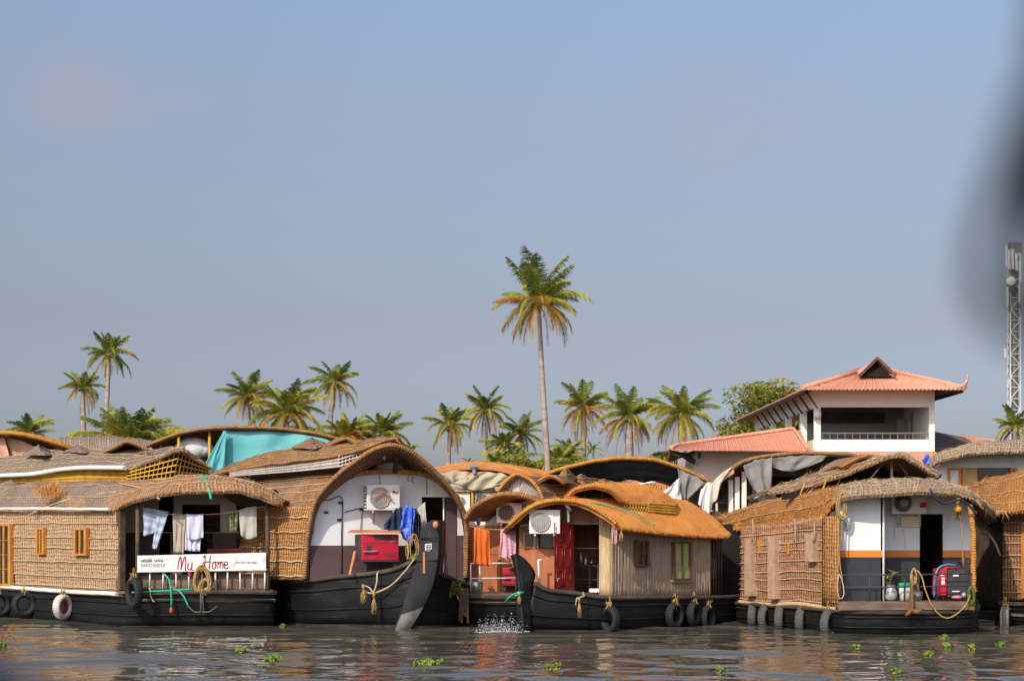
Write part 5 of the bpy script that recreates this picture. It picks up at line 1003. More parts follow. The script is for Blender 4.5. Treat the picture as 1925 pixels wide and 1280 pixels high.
rope('washing_line', 'short washing line above the terracotta wall holding an orange and a pink cloth', PS([(884, 989, 41.7), (930, 995, 41.7), (975, 992, 41.7)]), .008)
hang('orange_cloth', 'long bright orange cloth hanging over the white railing', 'cloth', [(891, 991), (904, 993), (920, 997)], [(890, 1060), (904, 1062), (922, 1064)], 41.55, 'cloth_orange', 3, .06, WG, seed=21)
hang('pink_cloth', 'pale pink striped cloth hanging left of the small prow', 'cloth', [(941, 996), (953, 992), (970, 995)], [(939, 1048), (955, 1050), (969, 1048)], 41.5, 'cloth_pink', 3, .045, WG, seed=22)
hang('dark_cloth', 'tiny dark rag hanging at the left of the terracotta boat gable', 'cloth', [(897, 975), (901, 973), (905, 976)], [(896, 986), (900, 988), (902, 985)], 41.5, 'cloth_navy', 1, .03, WG, seed=23)
b_ = thing('steel_pot', 'small steel pot on the deck below the orange cloth', 'pot', P(896, 1114, 41.7)); mb = MB(); mb.lathe([(.01, 0), (.14, .01), (.15, .26), (.13, .27), (.12, .05), (.01, .04)], P(896, 1114, 41.7), 'z', 14); put(mb, 'bowl', MT['pot_steel'], b_)
mb = MB(); mb.bar(P(886, 1113, 41.7), P(884, 1096, 41.9), .05, .03); single(mb, 'wooden_stick', MT['wood_plank'], 'short orange stick standing at the left end of the terracotta boat deck', 'stick')
mb = MB()
for _ in range(800):
    a = RD.uniform(.1, 3.04); q = RD.random() ** .6; x = 940 + 44 * q * math.cos(a) + RD.gauss(0, 5); y = 1189 - 36 * math.sin(a) ** .7 * q ** .5 * RD.random() ** .9 * (1 + .15 * math.sin(x * .4)); s = RD.uniform(.0025, .0065) * (1.5 if RD.random() < .1 else 1)
    mb.blob(P(x, y, 38.9 + RD.uniform(-.5, .5)), s, 0 if False else 1, 0, RD.uniform(.8, 1.6), RD.uniform(.8, 2))
for _ in range(40): mb.blob(P(940 + RD.gauss(0, 26), 1188 + RD.uniform(-2, 1), 38.9 + RD.uniform(-.4, .3)), RD.uniform(.02, .05), 1, 0, 2.4, .2)
o = put(mb, 'water_splash', MT['spray']); o['kind'] = 'stuff'; o['label'] = 'white spray of bilge water splashing in front of the terracotta boat'

YS = 0.0
# ================================================================ orange roofed boat (centre)
D = thing('houseboat', 'houseboat with smooth bright orange thatch, grey bamboo side wall, red door and small pointed prow', 'houseboat', (2.2, 39, 0), HG)
FD, SD = flat(38.9), Pl((1150, 38.7), (1333, 40.9))
hull(D, PS([(1006, 1094, 38.15), (1030, 1107, 38.2), (1080, 1113, 38.3), (1150, 1122, 38.5), (1240, 1121, 39.5), (1333, 1121, 40.8), (1388, 1119, 42.2), (1300, 1119, 45)]), [W(984, 38.05), W(1030, 38.3), W(1085, 38.45), W(1150, 38.65), W(1238, 39.65), W(1330, 40.95), W(1384, 42.4), W(1298, 45.2)], MT['hull_black'], deck=False)
hull(D, PS([(1120, 1112, 46), (1000, 1114, 41), (976, 1112, 38.6), (973, 1100, 38.1)]), [W(1120, 46), W(1000, 41.2), W(980, 38.8), W(983, 38.05)], MT['hull_black'], deck=False, name='hull_side')
lf = curve(PS([(968, 1041, 38.05), (972, 1062, 38.0), (975, 1090, 37.95), (978, 1115, 37.9), (981, 1150, 37.85), (985, 1192, 37.8)]), 30)
rt = curve(PS([(972, 1040, 38.1), (990, 1053, 38.15), (1006, 1076, 38.15), (1003, 1098, 38.15), (1001, 1140, 38.1), (1000, 1192, 38.0)]), 30)
mb = MB(); mb.grid([[lerp(a, b, k / 4) for k in range(5)] for a, b in zip(lf, rt)], 0, .16); mb.tube(lf, .03, 6, 1); put(mb, 'prow', [MT['hull_black'], MT['hull_grey']], D)
mb = MB(); mb.poly([P(975, 1113, 38.2), P(1006, 1110, 38.2), P(1030, 1110, 38.25), P(1080, 1114, 38.35), P(1150, 1122, 38.55), P(1333, 1121, 40.9), P(1300, 1119, 45), P(1120, 1112, 46), P(1000, 1114, 41)], (), V((0, 0, -.05))); put(mb, 'deck', MT['deck_wood'], D)
plate(D, 'front_wall', FD, R4(976, 1031, 1079, 1114), MT['wall_terracotta'])
plate(D, 'front_wall_upper', FD, [(976, 1030.5), (1128, 1030.5)] + [(1128, 958), (1100, 949), (1060, 946), (1020, 950), (990, 966), (976, 985)], MT['wall_brown'], [R4(985, 1003, 1041, 1029), R4(1079, 985, 1126, 1030)], -.003)
room(D, FD, 1078, 983, 1128, 1115, 1.7, MT['wall_brown']); room(D, FD, 984, 1002, 1042, 1030, .8, MT['dark_space'], 'window_recess')
windowp(D, FD, 984, 1001, 1012, 1030, 2.5, MT['wood_orange'], MT['glass_dark'], o=.03); windowp(D, FD, 1014, 1001, 1043, 1031, 2.5, MT['wood_dark'], MT['glass_dark'], o=.035)
mb = MB(); mb.slab(FD.rect(1076, 950, 1128, 984, .05), V((0, .06, 0))); put(mb, 'door_header', MT['wall_brown'], D); mb = MB(); mb.slab(FD.rect(1072, 985.5, 1128, 982.5, .07), V((0, .09, 0))); put(mb, 'lintel', MT['bamboo_grey'], D)
dr = MB(); dr.slab([P(1042, 1110, 38.25), P(1077, 1111, 38.75), P(1077, 985, 38.75), P(1042, 982, 38.25)], V((.03, .05, 0)))
for u0, u1 in ((.12, .44), (.56, .88)):
    for v0, v1 in ((.06, .30), (.36, .66), (.72, .94)):
        q = [lerp(lerp(P(1042, 1110, 38.24), P(1077, 1111, 38.74), u), lerp(P(1042, 982, 38.24), P(1077, 985, 38.74), u), v) + V((-.004, -.012, 0)) for u, v in ((u0, v0), (u1, v0), (u1, v1), (u0, v1))]
        for a, b in ((0, 1), (1, 2), (2, 3), (3, 0)): dr.tube([q[a], q[b]], .012, 4)
d_ = put(dr, 'door', MT['door_red'], D); mb = MB(); mb.bar(P(1046, 1087, 38.2), P(1052, 1087, 38.22), .02); mb.bar(P(1048, 1087, 38.18), P(1048, 1093, 38.18), .018); put(mb, 'latch', MT['metal_grey'], d_)
mb = MB(); mb.tube(PS([(1014, 1105, 38.5), (1012, 1052, 38.5)]), .025, 6); mb.tube(PS([(1012, 1052, 38.5), (1019, 1052, 38.5)]), .025, 6); put(mb, 'white_pipe', MT['casing_white'], D)
mb = MB(); mb.tube(PS([(1069, 981, 38.4), (1068, 958, 38.4)]), .03, 6); mb.tube(PS([(1064, 948, 38.2), (1073, 959, 38.3)]), .04, 6); put(mb, 'lamp_tube', MT['casing_white'], D)
mb = MB(); mb.slab(FD.rect(992, 984, 1000, 994, .2), V((0, .06, 0)), 0, .01); mb.tube([FD.at(978, 988, .15), FD.at(1000, 986, .15)], .014, 5); put(mb, 'meter_box', MT['casing_white'], D)
mb = MB()
for k in range(8): x = 1128 + k * 2.9; mb.tube(jit(curve([FD.at(x, 1120, .12), FD.at(x + RD.uniform(-.4, .4), 1040, .13), FD.at(x, 968 + k * 2.2, .12)], 10), .005), .021 * RD.uniform(.9, 1.15), 7)
mb.slab(FD.rect(1128, 968, 1150, 1120, .08), V((0, .05, 0))); put(mb, 'bamboo_corner', MT['bamboo_gold'], D)
mb = MB(); n = 62
for k in range(n):
    t = k / (n - 1); xb = lerp(1150, 1333, t); q = [SD.at(xb, lerp(1123, 1118, t), 0), SD.at(xb + RD.uniform(-.3, .3), 1060, .02), SD.at(xb, lerp(985, 1004, t), 0)]
    mb.tube(jit(curve(q, 8), .004), .031 * RD.uniform(.85, 1.15), 6)
mb.slab(SD.rect(1150, 985, 1333, 1119, -.03), -SD.n * .03); put(mb, 'bamboo_wall', MT['bamboo_grey'], D)
mb = MB(); mb.slab(SD.rect(1150, 1119, 1333, 1123, .05), -SD.n * .08); put(mb, 'sill_board', MT['bamboo_dark'], D)
windowp(D, SD, 1197, 1015, 1222, 1064, 3.5, MT['wood_dark'], MT['glass_dark'], 1, 1, o=.13)
w_ = windowp(D, SD, 1267, 1018, 1300, 1090, 3.2, MT['wood_dark'], MT['curtain_green'], 1, 0, o=.13, label='tall window with a yellow green curtain'); mb = MB(); mb.slab(SD.rect(1264, 1090, 1303, 1094, .1), -SD.n * .1); put(mb, 'sill', MT['bamboo_grey'], w_)
mb = MB()
for k in range(5): mb.tube(PS([(1336 + k * 5, 1005, 41 + k * .2), (1336 + k * 5, 1118, 41 + k * .2)]), .025, 6)
put(mb, 'stern_bars', MT['wood_dark'], D)
plate(D, 'stern_dark', flat(43.2), R4(1325, 985, 1400, 1135), MT['dark_space'])  # near-black sheet stands in for the shade of the open stern
# roof
L = PS([(957, 989, 38.3), (970, 976, 38.2), (987, 962, 38.15), (1008, 950, 38.1), (1034, 943, 38.0), (1064, 942, 38.0), (1094, 947, 38.0), (1123, 960, 38.0), (1150, 978, 38.0), (1170, 993, 38.1), (1227, 1000, 38.9), (1287, 1005, 39.7), (1331, 1008, 40.4), (1371, 1010, 41.1)])
U = PS([(962, 986, 39.2), (973, 972, 39.0), (989, 958, 38.8), (1010, 945, 38.6), (1036, 938, 38.4), (1068, 936, 38.4), (1106, 936, 38.8), (1150, 935, 39.4), (1200, 935, 40), (1245, 936, 40.5), (1287, 941, 41), (1316, 954, 41.3), (1346, 974, 41.5), (1374, 1006, 41.4)])
G = roof(D, 'roof', [L, mids(L, U, .5, .10), U, off(U, V((-.2, .9, -.12))), off(U, V((-.4, 2.4, -.5)))], 100, 26, [MT['thatch_orange'], MT['rope_yellow'], MT['straw_orange'], MT['roll_orange']], .08, .025, sv=(), fr=(100, .055), straw=350)
mb = MB(); e = curve(L, 100)[:66]; mb.tube([p + V((0, -.03, .02)) for p in e], .046, 10); mb.fringe(e, 80, .045, .014, 1, V((0, -.8, -.3)), .8); put(mb, 'roof_edge_roll', [MT['roll_orange'], MT['straw_orange']], D)
mb = MB(); mb.tube([p + V((-.05, -.06, .05)) for p in dense(PS([(1112, 948, 38.3), (1150, 955, 38.5), (1190, 965, 38.75), (1215, 978, 38.9), (1235, 992, 38.95)]))], .014, 5); single(mb, 'tie_rope', MT['hose_green'], 'green cord lying across the bright orange thatch', 'rope')
E = PS([(1068, 944, 38.58), (1069, 933, 38.48), (1078, 923, 38.38), (1094, 917, 38.28), (1117, 914, 38.28), (1138, 918, 38.33), (1156, 929, 38.48), (1171, 944, 38.68), (1195, 945, 39.06), (1218, 946, 39.35), (1245, 948, 39.71), (1270, 951, 39.99)])
U = PS([(1071, 940, 39.08), (1073, 929, 38.98), (1082, 919, 38.88), (1098, 912, 38.78), (1122, 907, 38.88), (1150, 906, 39.18), (1180, 907, 39.54), (1205, 910, 39.71), (1228, 917, 39.90), (1248, 926, 40.10), (1262, 937, 40.23), (1274, 949, 40.37)])
roof(D, 'upper_roof', [E, mids(E, U, .5, .05), U, off(U, V((-.2, .8, -.15))), off(U, V((-.4, 1.8, -.5)))], 80, 20, [MT['thatch_orange'], MT['rope_yellow'], MT['straw_orange'], MT['roll_orange']], .06, .03, fr=(55, .08), straw=300)
mb = MB(); e = curve(E, 90)[:58]; mb.tube([p + V((0, -.02, .01)) for p in e], .04, 8); mb.fringe(e, 70, .045, .012, 1, V((0, -.8, -.3)), .8); put(mb, 'upper_edge_roll', [MT['roll_orange'], MT['straw_orange']], D)
lattice(D, 'vent_lattice', [P(1171, 960, 38.75), P(1219, 961, 39.3), P(1219, 945, 39.3), P(1171, 943, 38.75)], 9, 1, .03, MT['lattice_yellow'], True); strip(D, 'vent_strip', PS([(1219, 946, 39.3), (1270, 950, 40.0)]), PS([(1219, 961, 39.3), (1270, 965, 40.0)]), 30, .022, MT['lattice_yellow'], 3)
plate(D, 'attic_dark', flat(39.5), [(1074, 950), (1074, 934), (1090, 922), (1117, 918), (1140, 922), (1164, 950)], MT['wood_dark'])
mb = MB(); [mb.tube(PS([(x, 922, 39.2), (x, 948, 39.2)]), .02, 5) for x in (1100, 1132)]; put(mb, 'attic_posts', MT['bamboo_grey'], D)
def grey_mark(a, pl, o):
    mb = MB(); strokes(mb, [[(0, 0), (9, 0)]], pl, 1040, 967.5, 1, o, .02); strokes(mb, [[(0, 0), (7, 0)]], pl, 1040, 970, 1, o, .012); put(mb, 'grey_marking', MT['grille_grey'], a)
ac('cream air conditioner above the front window of the bright orange roofed boat', FD, 995, 958, 1053, 1003, (1016, 981, 17.5), .62, grey_mark, side=False)
hang('striped_rag', 'red and white striped rag hanging at the bamboo corner', 'cloth', [(1151, 985), (1155, 983), (1160, 986)], [(1148, 1020), (1153, 1024), (1161, 1021)], 38.1, 'cloth_red', 2, .04, WG, seed=31)
mb = MB(); tassel(mb, P(1168, 992, 38.1), .3, .05, 30); single(mb, 'straw_tuft', MT['rope_yellow'], 'yellow tuft of straw under the roof corner beside the striped rag', 'tuft')
r = thing('mooring_rope', 'short yellow tasselled rope on the hull below the red door', 'rope', P(1090, 1150, 38.1)); mb = MB()
mb.tube(dense(PS([(1096, 1113, 38.15), (1100, 1118, 38.05), (1092, 1124, 38.0), (1082, 1125, 38.05), (1082, 1138, 38.05)])), .02, 6); put(mb, 'line', MT['rope_tan'], r); mb = MB(); tassel(mb, P(1089, 1122, 38.0), .44, .05, 36); put(mb, 'tassel', MT['rope_yellow'], r)
r = thing('mooring_rope', 'green and yellow rope knotted round the small pointed prow', 'rope', P(976, 1115, 37.85)); mb = MB(); mb.tube(dense(PS([(950, 1131, 38.2), (958, 1122, 38.1), (966, 1117, 38), (975, 1113, 37.85), (985, 1113, 37.9)])), .025, 6); mb.tube(dense(PS([(966, 1117, 38), (972, 1119, 37.9), (980, 1116, 37.85)])), .02, 6); put(mb, 'line', MT['hose_green'], r); mb = MB(); tassel(mb, P(976, 1113, 37.82), .26, .05, 26); put(mb, 'tassel', MT['rope_yellow'], r)
# kitchen things behind the red door
sv = thing('kitchen_shelf', 'dark kitchen shelf inside the doorway beside the red door', 'shelf', P(1102, 1112, 39.6)); mb = MB()
for y in (1062, 1088): mb.slab([P(1079, y, 39.6), P(1125, y, 39.6), P(1125, y + 2, 39.6), P(1079, y + 2, 39.6)][::-1], V((0, .4, 0)))
put(mb, 'shelf_boards', MT['metal_dark'], sv); mb = MB(); [mb.bar(P(x, 1113, 39.6), P(x, 1060, 39.6), .04) for x in (1080, 1108, 1124)]; put(mb, 'shelf_posts', MT['metal_dark'], sv)
for i, (px, h_, rr, m_, lb) in enumerate(((1092, .34, .05, 'pot_steel', 'tall steel kettle in the kitchen doorway'), (1101, .2, .035, 'casing_white', 'white bottle on the kitchen shelf right of the steel kettle'), (1112, .16, .045, 'pot_steel', 'squat steel jar in the middle of the kitchen shelf'), (1120, .18, .03, 'glass_dark', 'dark bottle at the right end of the kitchen shelf'))):
    mb = MB(); mb.lathe([(.005, 0), (rr, .005), (rr, h_ * .6), (rr * .4, h_ * .75), (rr * .4, h_), (.005, h_)], P(px, 1062, 39.75), 'z', 12); single(mb, ('kettle', 'bottle', 'jar', 'bottle')[i], MT[m_], lb, ('kettle', 'bottle', 'jar', 'bottle')[i])
mb = MB(); mb.slab([P(1108, 1113, 38.75), P(1126, 1113, 38.75), P(1126, 1106.5, 38.75), P(1109, 1106.5, 38.75)], V((0, .35, 0)), 0, .01); single(mb, 'white_box', MT['paper_white'], 'flat white box on the threshold of the kitchen doorway', 'box')
# ================================================================ white, orange and charcoal boat (right)
E_ = thing('houseboat', 'houseboat with white, orange and charcoal striped stern wall and reddish rattan side', 'houseboat', (7.8, 39, 0), HG)
FL_, FR_, SE = flat(37.7), flat(38.7), Pl((1574, 37.6), (1392, 41.2))
hull(E_, PS([(1330, 1126, 45), (1388, 1132, 41.4), (1480, 1138, 39.4), (1566, 1145, 37.7), (1600, 1148, 37.3), (1700, 1149, 37.25), (1800, 1148, 37.3), (1832, 1144, 37.7), (1838, 1138, 39.5), (1835, 1128, 44)]), [W(1334, 44.8), W(1395, 41.4), W(1484, 39.5), W(1568, 37.8), W(1604, 37.45), W(1700, 37.4), W(1796, 37.45), W(1828, 37.8), W(1834, 39.6), W(1832, 44)], MT['hull_black'])
mb = MB(); mb.slab([P(1576, 1147, 37.15), P(1832, 1146, 37.15), P(1832, 1130, 37.15), P(1576, 1130, 37.15)], V((0, .07, 0)), 0, .01); mb.slab([P(1576, 1130, 37.2), P(1832, 1130, 37.2), P(1832, 1128, 38.7), P(1576, 1128, 38.7)], V((0, 0, -.05))); put(mb, 'stern_floor', MT['deck_wood'], E_)
# striped stern wall: nearer left panel, recessed right part with a doorway
def stripe(nm, pl, x0, x1, top, o=0.0, hole=None):
    for k, (y0, y1, m_) in enumerate(((top, 1034, 'wall_white'), (1034, 1047, 'paint_orange'), (1047, 1130, 'wall_charcoal'))):
        segs = [(x0, x1)] if not hole else [(x0, hole[0]), (hole[1], x1)]
        for a, b in segs: plate(E_, ('wall_white_panel', 'orange_band', 'wall_charcoal_panel')[k], pl, R4(a, y0, b, y1), MT[m_], (), o + (.012 if k == 1 else 0))
stripe('l', FL_, 1576, 1660, 946); stripe('r', FR_, 1661, 1828, 966, 0, (1729, 1773)); plate(E_, 'wall_white_panel', FR_, [(1661, 966), (1828, 966), (1828, 948), (1790, 930), (1661, 922)], MT['wall_white']); plate(E_, 'wall_white_panel', FL_, [(1576, 946), (1660, 946), (1660, 924), (1604, 930), (1579, 944)], MT['wall_white'])
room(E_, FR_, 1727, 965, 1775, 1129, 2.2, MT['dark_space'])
mb = MB(); mb.slab([P(1660, 1130, 37.7), P(1660, 1130, 38.7), P(1660, 925, 38.7), P(1660, 925, 37.7)], V((-.05, 0, 0))); put(mb, 'return_wall', MT['wall_white'], E_); mb = MB(); mb.tube([P(1661, 1130, 37.67), P(1661, 930, 37.67)], .025, 6); mb.slab(FR_.rect(1773, 966, 1779, 1034, .03), V((0, .05, 0))); put(mb, 'corner_strip', MT['casing_white'], E_)
mb = MB(); a_, b_ = P(1829, 1140, 38.7), P(1829, 955, 38.7); mb.slab([a_, a_ + V((.1, 5.5, 0)), b_ + V((.1, 5.5, 0)), b_], V((-.05, 0, 0))); put(mb, 'side_wall', MT['bamboo_dark'], E_)
# rattan side with seams, posts and an orange corner
def eave(x): return lerp(990, 968, (x - 1392) / 182)
def foot(x): return lerp(1131, 1141, (x - 1392) / 182) + 2.5 * math.sin(x * .045)
rows = [[SE.at(x, lerp(foot(x), eave(x), t), .07 * math.sin(t * 3.14)) for x in (1576, 1540, 1500, 1450, 1392)] for t in (0, .33, .66, 1)]
G = sheet(rows, 60, 24, .02, 1.6); mb = MB(); mb.grid(G[:], 0, .04); 
for t in (.08, .2, .31, .43, .54, .66, .78, .9): j = int(t * 23); mb.tube([G[j][i] + SE.n * .02 + UP * (.025 * NZ.noise(V((i * .16, t * 7, 4)))) for i in range(60)], .015, 5, 1)
mb.tube([p + SE.n * .03 for p in G[0]], .05, 7, 2); mb.fringe(G[0], 40, .1, .016, 2); mb.straw(G, 260, .16, .012, 2); put(mb, 'rattan_wall', [MT['rattan_red'], MT['rope_tan'], MT['straw_pale']], E_)
mb = MB(); mb.grid([[SE.at(x, lerp(foot(x) - 1, eave(x), t), .075 + .07 * math.sin(t * 3.14)) for x in (1576, 1566, 1556, 1545)] for t in (0, .2, .4, .6, .8, 1)], 0, .03); mb.straw([[SE.at(x, lerp(foot(x), eave(x), t), .1 + .07 * math.sin(t * 3.14)) for x in (1575, 1546)] for t in (0, .5, 1)], 60, .12, .012, 1); put(mb, 'corner_matting', [MT['rattan_gold'], MT['straw_orange']], E_)
for x0, x1, y0, y1, nm in ((1443, 1455, 1008, 1126, 'door_post'), (1399, 1410, 1012, 1120, 'door_post'), (1514, 1527, 1002, 1056, 'window_box')):
    mb = MB(); mb.slab(SE.rect(x0, y0, x1, y1, .22), -SE.n * .2, 0, .01); mb.slab(SE.rect(x1 + .3, y0, x1 + 4.5, y1, .15), -SE.n * .1, 1, .006); put(mb, nm, [MT['post_tan'], MT['paint_orange']], E_)
for x, y0, y1 in ((1427, 1014, 1040), (1481, 1022, 1042)): mb = MB(); mb.slab(SE.rect(x - 2, y0, x + 2, y1, .1), -SE.n * .06); put(mb, 'wall_peg', MT['wood_orange'], E_)
mb = MB(); mb.bar(SE.at(1484, 984, .2), SE.at(1545, 972, .25), .03); [mb.tube(dense([SE.at(x, 975, .2), SE.at(x + 1, 1000, .22), SE.at(x - 1, 1019, .2)]), .012, 5) for x in (1494, 1530, 1415)]; put(mb, 'eave_cords', MT['rope_tan'], E_)
mb = MB(); mb.tube(jit(curve(PS([(1823, 948, 37.5), (1829, 1000, 37.4), (1830, 1070, 37.35), (1829, 1142, 37.35)]), 16), .01), .06, 8); mb.straw([PS([(1825, 950, 37.4), (1831, 950, 37.4)]), PS([(1826, 1140, 37.3), (1832, 1140, 37.3)])], 90, .12, .012, 1); put(mb, 'corner_post', [MT['roll_orange'], MT['straw_orange']], E_)
rl = MB(); 
for y in (1080, 1103): rl.tube(PS([(1578, y + .5, 37.3), (1700, y, 37.25), (1828, y - 2, 37.3)]), .016, 6)
for x in (1580, 1635, 1700, 1762, 1826): rl.tube(PS([(x, 1130, 37.3), (x, 1080, 37.3)]), .016, 6)
put(rl, 'railing', MT['metal_dark'], E_)
# roof: orange left slope turning into a grey rolled hood
L = PS([(1362, 998, 43.6), (1416, 988, 42.3), (1480, 978, 40.6), (1541, 972, 38.9), (1557, 958, 38.3), (1578, 939, 37.3), (1608, 931, 37.05), (1656, 927, 36.95), (1704, 925, 36.9), (1752, 925, 36.95), (1794, 928, 37.1), (1826, 939, 37.4), (1852, 959, 37.9), (1868, 972, 40)])
U = PS([(1347, 971, 44.4), (1384, 958, 43.4), (1448, 940, 42.0), (1512, 927, 40.4), (1560, 919, 39.2), (1585, 912, 38.4), (1604, 907, 38.0), (1640, 903, 37.9), (1704, 900, 37.85), (1768, 903, 37.9), (1802, 914, 38.0), (1834, 930, 38.1), (1856, 948, 38.3), (1874, 966, 40.6)])
G = sheet([L, mids(L, U, .45, .12), U, off(U, V((.2, .8, -.06))), off(U, V((.6, 2.6, -.3)))], 110, 26, .045); mb = MB()
k = int(.345 * 110); mb.grid([r_[:k + 1] for r_ in G], 0, .09); mb.grid([r_[k:] for r_ in G], 1, .09)
N = normals(G); nn = lambda j, i: (N[j][i] if N[j][i].dot(CAM - G[j][i]) > 0 else -N[j][i])
for t in (.2, .42): j = int(t * 25); mb.tube([G[j][i] + nn(j, i) * .015 + UP * .03 * NZ.noise(V((i * .25, t * 5, 8))) for i in range(k)], .012, 5, 2)
for t in (.44, .49, .54, .59, .64, .69, .74, .79): i = int(t * 110); mb.tube([G[j][i] + nn(j, i) * .012 for j in range(0, 16)], .012, 5, 2)
for j in (3, 7, 10): mb.tube([G[j][i] + nn(j, i) * .012 + UP * .02 * NZ.noise(V((i * .3, j, 2))) for i in range(k + 4, 100)], .008, 5, 2)
mb.fringe(G[0][:k], 90, .10, .016, 3); mb.fringe(G[0][k:], 100, .05, .014, 3); mb.straw([r_[:k] for r_ in G[:16]], 700, .26, .014, 3); mb.straw([r_[k:] for r_ in G[:16]], 500, .26, .014, 4); mb.fringe([G[j][k] for j in range(12)], 60, .12, .016, 3)
put(mb, 'roof', [MT['thatch_amber'], MT['thatch_pale'], MT['rope_tan'], MT['straw_orange'], MT['straw_pale']], E_)
L = PS([(1444, 926, 41.8), (1500, 918, 41.0), (1540, 906, 40.4), (1600, 884, 39.5), (1645, 868, 38.9), (1688, 855, 38.5), (1712, 866, 38.6), (1738, 881, 38.9), (1764, 894, 39.3)])
U = PS([(1450, 921, 42.4), (1508, 902, 41.9), (1550, 888, 41.4), (1605, 870, 40.6), (1648, 860, 39.9), (1690, 853, 39.3), (1716, 864, 39.5), (1742, 879, 39.9), (1768, 892, 40.2)])
roof(E_, 'upper_roof', [L, mids(L, U, .5, .03), U, off(U, V((-.5, 1.0, -.12)))], 80, 14, [MT['thatch_brown'], MT['rope_tan'], MT['straw_pale'], MT['roll_brown']], .07, .05, sv=(.2, .45), fr=(90, .07), straw=500)
mb = MB(); a, b, c, d = P(1530, 892, 41.4), P(1566, 866, 41.4), P(1640, 862, 40.8), P(1585, 890, 40.6); mb.grid(sheet([[a, lerp(a, d, .5), d, lerp(d, c, .5), c], [lerp(a, b, .5), lerp(d, b, .5), lerp(d, b, .5) + V((.4, 0, .1)), lerp(c, b, .35), c + V((0, .2, .05))], [b, b + V((.2, .1, .05)), b + V((.5, .2, .1)), b + V((.8, .3, .08)), c + V((0, .4, .05))]], 20, 9, .03)); put(mb, 'roof_peak', MT['thatch_grey'], E_)
D_ = PS([(1582, 878, 40.3), (1606, 865, 40.2), (1632, 856, 40.1), (1652, 858, 40.1), (1664, 864, 40.1)])
mb = MB(); mb.grid(sheet([D_, off(D_, V((-.1, .5, .03))), off(D_, V((-.4, 1.2, -.15)))], 22, 8, .02), 0, .05); mb.tube(curve(D_, 26), .03, 6, 1); mb.poly([p + V((.05, .35, -.02)) for p in D_], (), V((0, .03, 0)), 2); put(mb, 'roof_vent', [MT['thatch_amber'], MT['roll_brown'], MT['dark_space']], E_)
plate(E_, 'attic_dark', flat(40.6), [(1470, 930), (1560, 905), (1688, 866), (1764, 898), (1764, 912), (1600, 925), (1470, 940)], MT['dark_space'])
mb = MB(); mb.bar(P(1676, 905, 38.9), P(1676, 862, 38.9), .05); [mb.bar(P(x, 905, 39.2), P(x + d_, 868, 39.0), .035) for x, d_ in ((1632, 30), (1715, -28))]; put(mb, 'roof_struts', MT['bamboo_dark'], E_)
mb = MB(); [mb.bar(P(x, y + 22, 40.2), P(x + 8, y, 40.2), .028) for x, y in ((1504, 908), (1546, 899), (1574, 892))]; put(mb, 'yellow_props', MT['lattice_yellow'], E_)
# things on its stern
def bare_fan(a, pl, o):
    mb = MB(); c = pl.at(1700, 945, o + .02); mb.lathe([(.01, 0), (.09, -.01), (.1, .03)], c, 'y', 14); put(mb, 'fan_hub', MT['grille_grey'], a)
    mb = MB(); mb.slab(pl.rect(1730, 944, 1741, 954, o + .01), V((0, .02, 0))); put(mb, 'red_sticker', MT['gen_red'], a)
ac('air conditioner with a bare dark fan under the grey rolled thatch hood', FR_, 1677, 931, 1742, 966, (1697, 945, 17), .4, bare_fan, side=False, fanm='fan_dark')
mb = MB(); mb.slab(FR_.rect(1695, 970, 1728, 990, .1), V((0, .1, 0)), 1, .01); mb.slab(FR_.rect(1698, 972.5, 1725, 987.5, .115), V((0, .02, 0)), 0); mb.tube(dense([FR_.at(1693, 975, .08), FR_.at(1700, 1005, .03), FR_.at(1702, 1030, .03)]), .008, 4, 1); mb.tube(dense([FR_.at(1684, 968, .08), FR_.at(1683, 990, .03), FR_.at(1681, 1012, .03)]), .008, 4, 1); single(mb, 'control_box', [MT['paper_yellow'], MT['casing_white']], 'small yellow faced control box under the bare fan air conditioner', 'control box')
b_ = thing('bucket', 'white paint bucket with a bright green lid on the striped boat stern', 'bucket', P(1701, 1128, 37.5)); mb = MB(); mb.lathe([(.01, 0), (.115, 0), (.135, .32), (.12, .325)], P(1701, 1128, 37.5), 'z', 18); put(mb, 'tub', MT['bucket_white'], b_); mb = MB(); mb.lathe([(.01, .39), (.13, .385), (.145, .36), (.145, .31), (.13, .305)], P(1701, 1128, 37.5), 'z', 18); put(mb, 'lid', MT['bucket_green'], b_)
b_ = thing('steel_pail', 'grey steel pail standing behind the rusty anchor', 'pail', P(1726, 1128, 37.55)); mb = MB(); mb.lathe([(.01, 0), (.09, 0), (.11, .2), (.1, .2), (.085, .02), (.01, .02)], P(1726, 1128, 37.55), 'z', 14); put(mb, 'tub', MT['pot_steel'], b_)
sk = thing('potted_plant', 'scraggly plant growing out of a crumpled silver sack on the striped boat stern', 'plant', P(1675, 1127, 37.5)); mb = MB()
G = [[P(1675, 1127, 37.5) + V((math.cos(a) * r_ * (1 + .25 * NZ.noise(V((a * 1.2, h_ * 9, 2)))), math.sin(a) * r_, h_)) for a in (6.2832 * q / 20 for q in range(21))] for r_, h_ in ((.10, 0), (.14, .06), (.13, .16), (.10, .24), (.07, .28), (.09, .33))]
mb.grid(G); put(mb, 'sack', MT['sack_silver'], sk); mb = MB()
for _ in range(26): p = P(1675, 1098, 37.5) + V((RD.gauss(0, .05), RD.gauss(0, .05), RD.uniform(-.05, .26))); mb.blade(p, V((RD.gauss(0, .08), RD.gauss(0, .05), RD.uniform(.0, .1))), .05)
mb.tube([P(1675, 1105, 37.5), P(1674, 1080, 37.5)], .01, 5); put(mb, 'leaves', MT['moss'], sk)
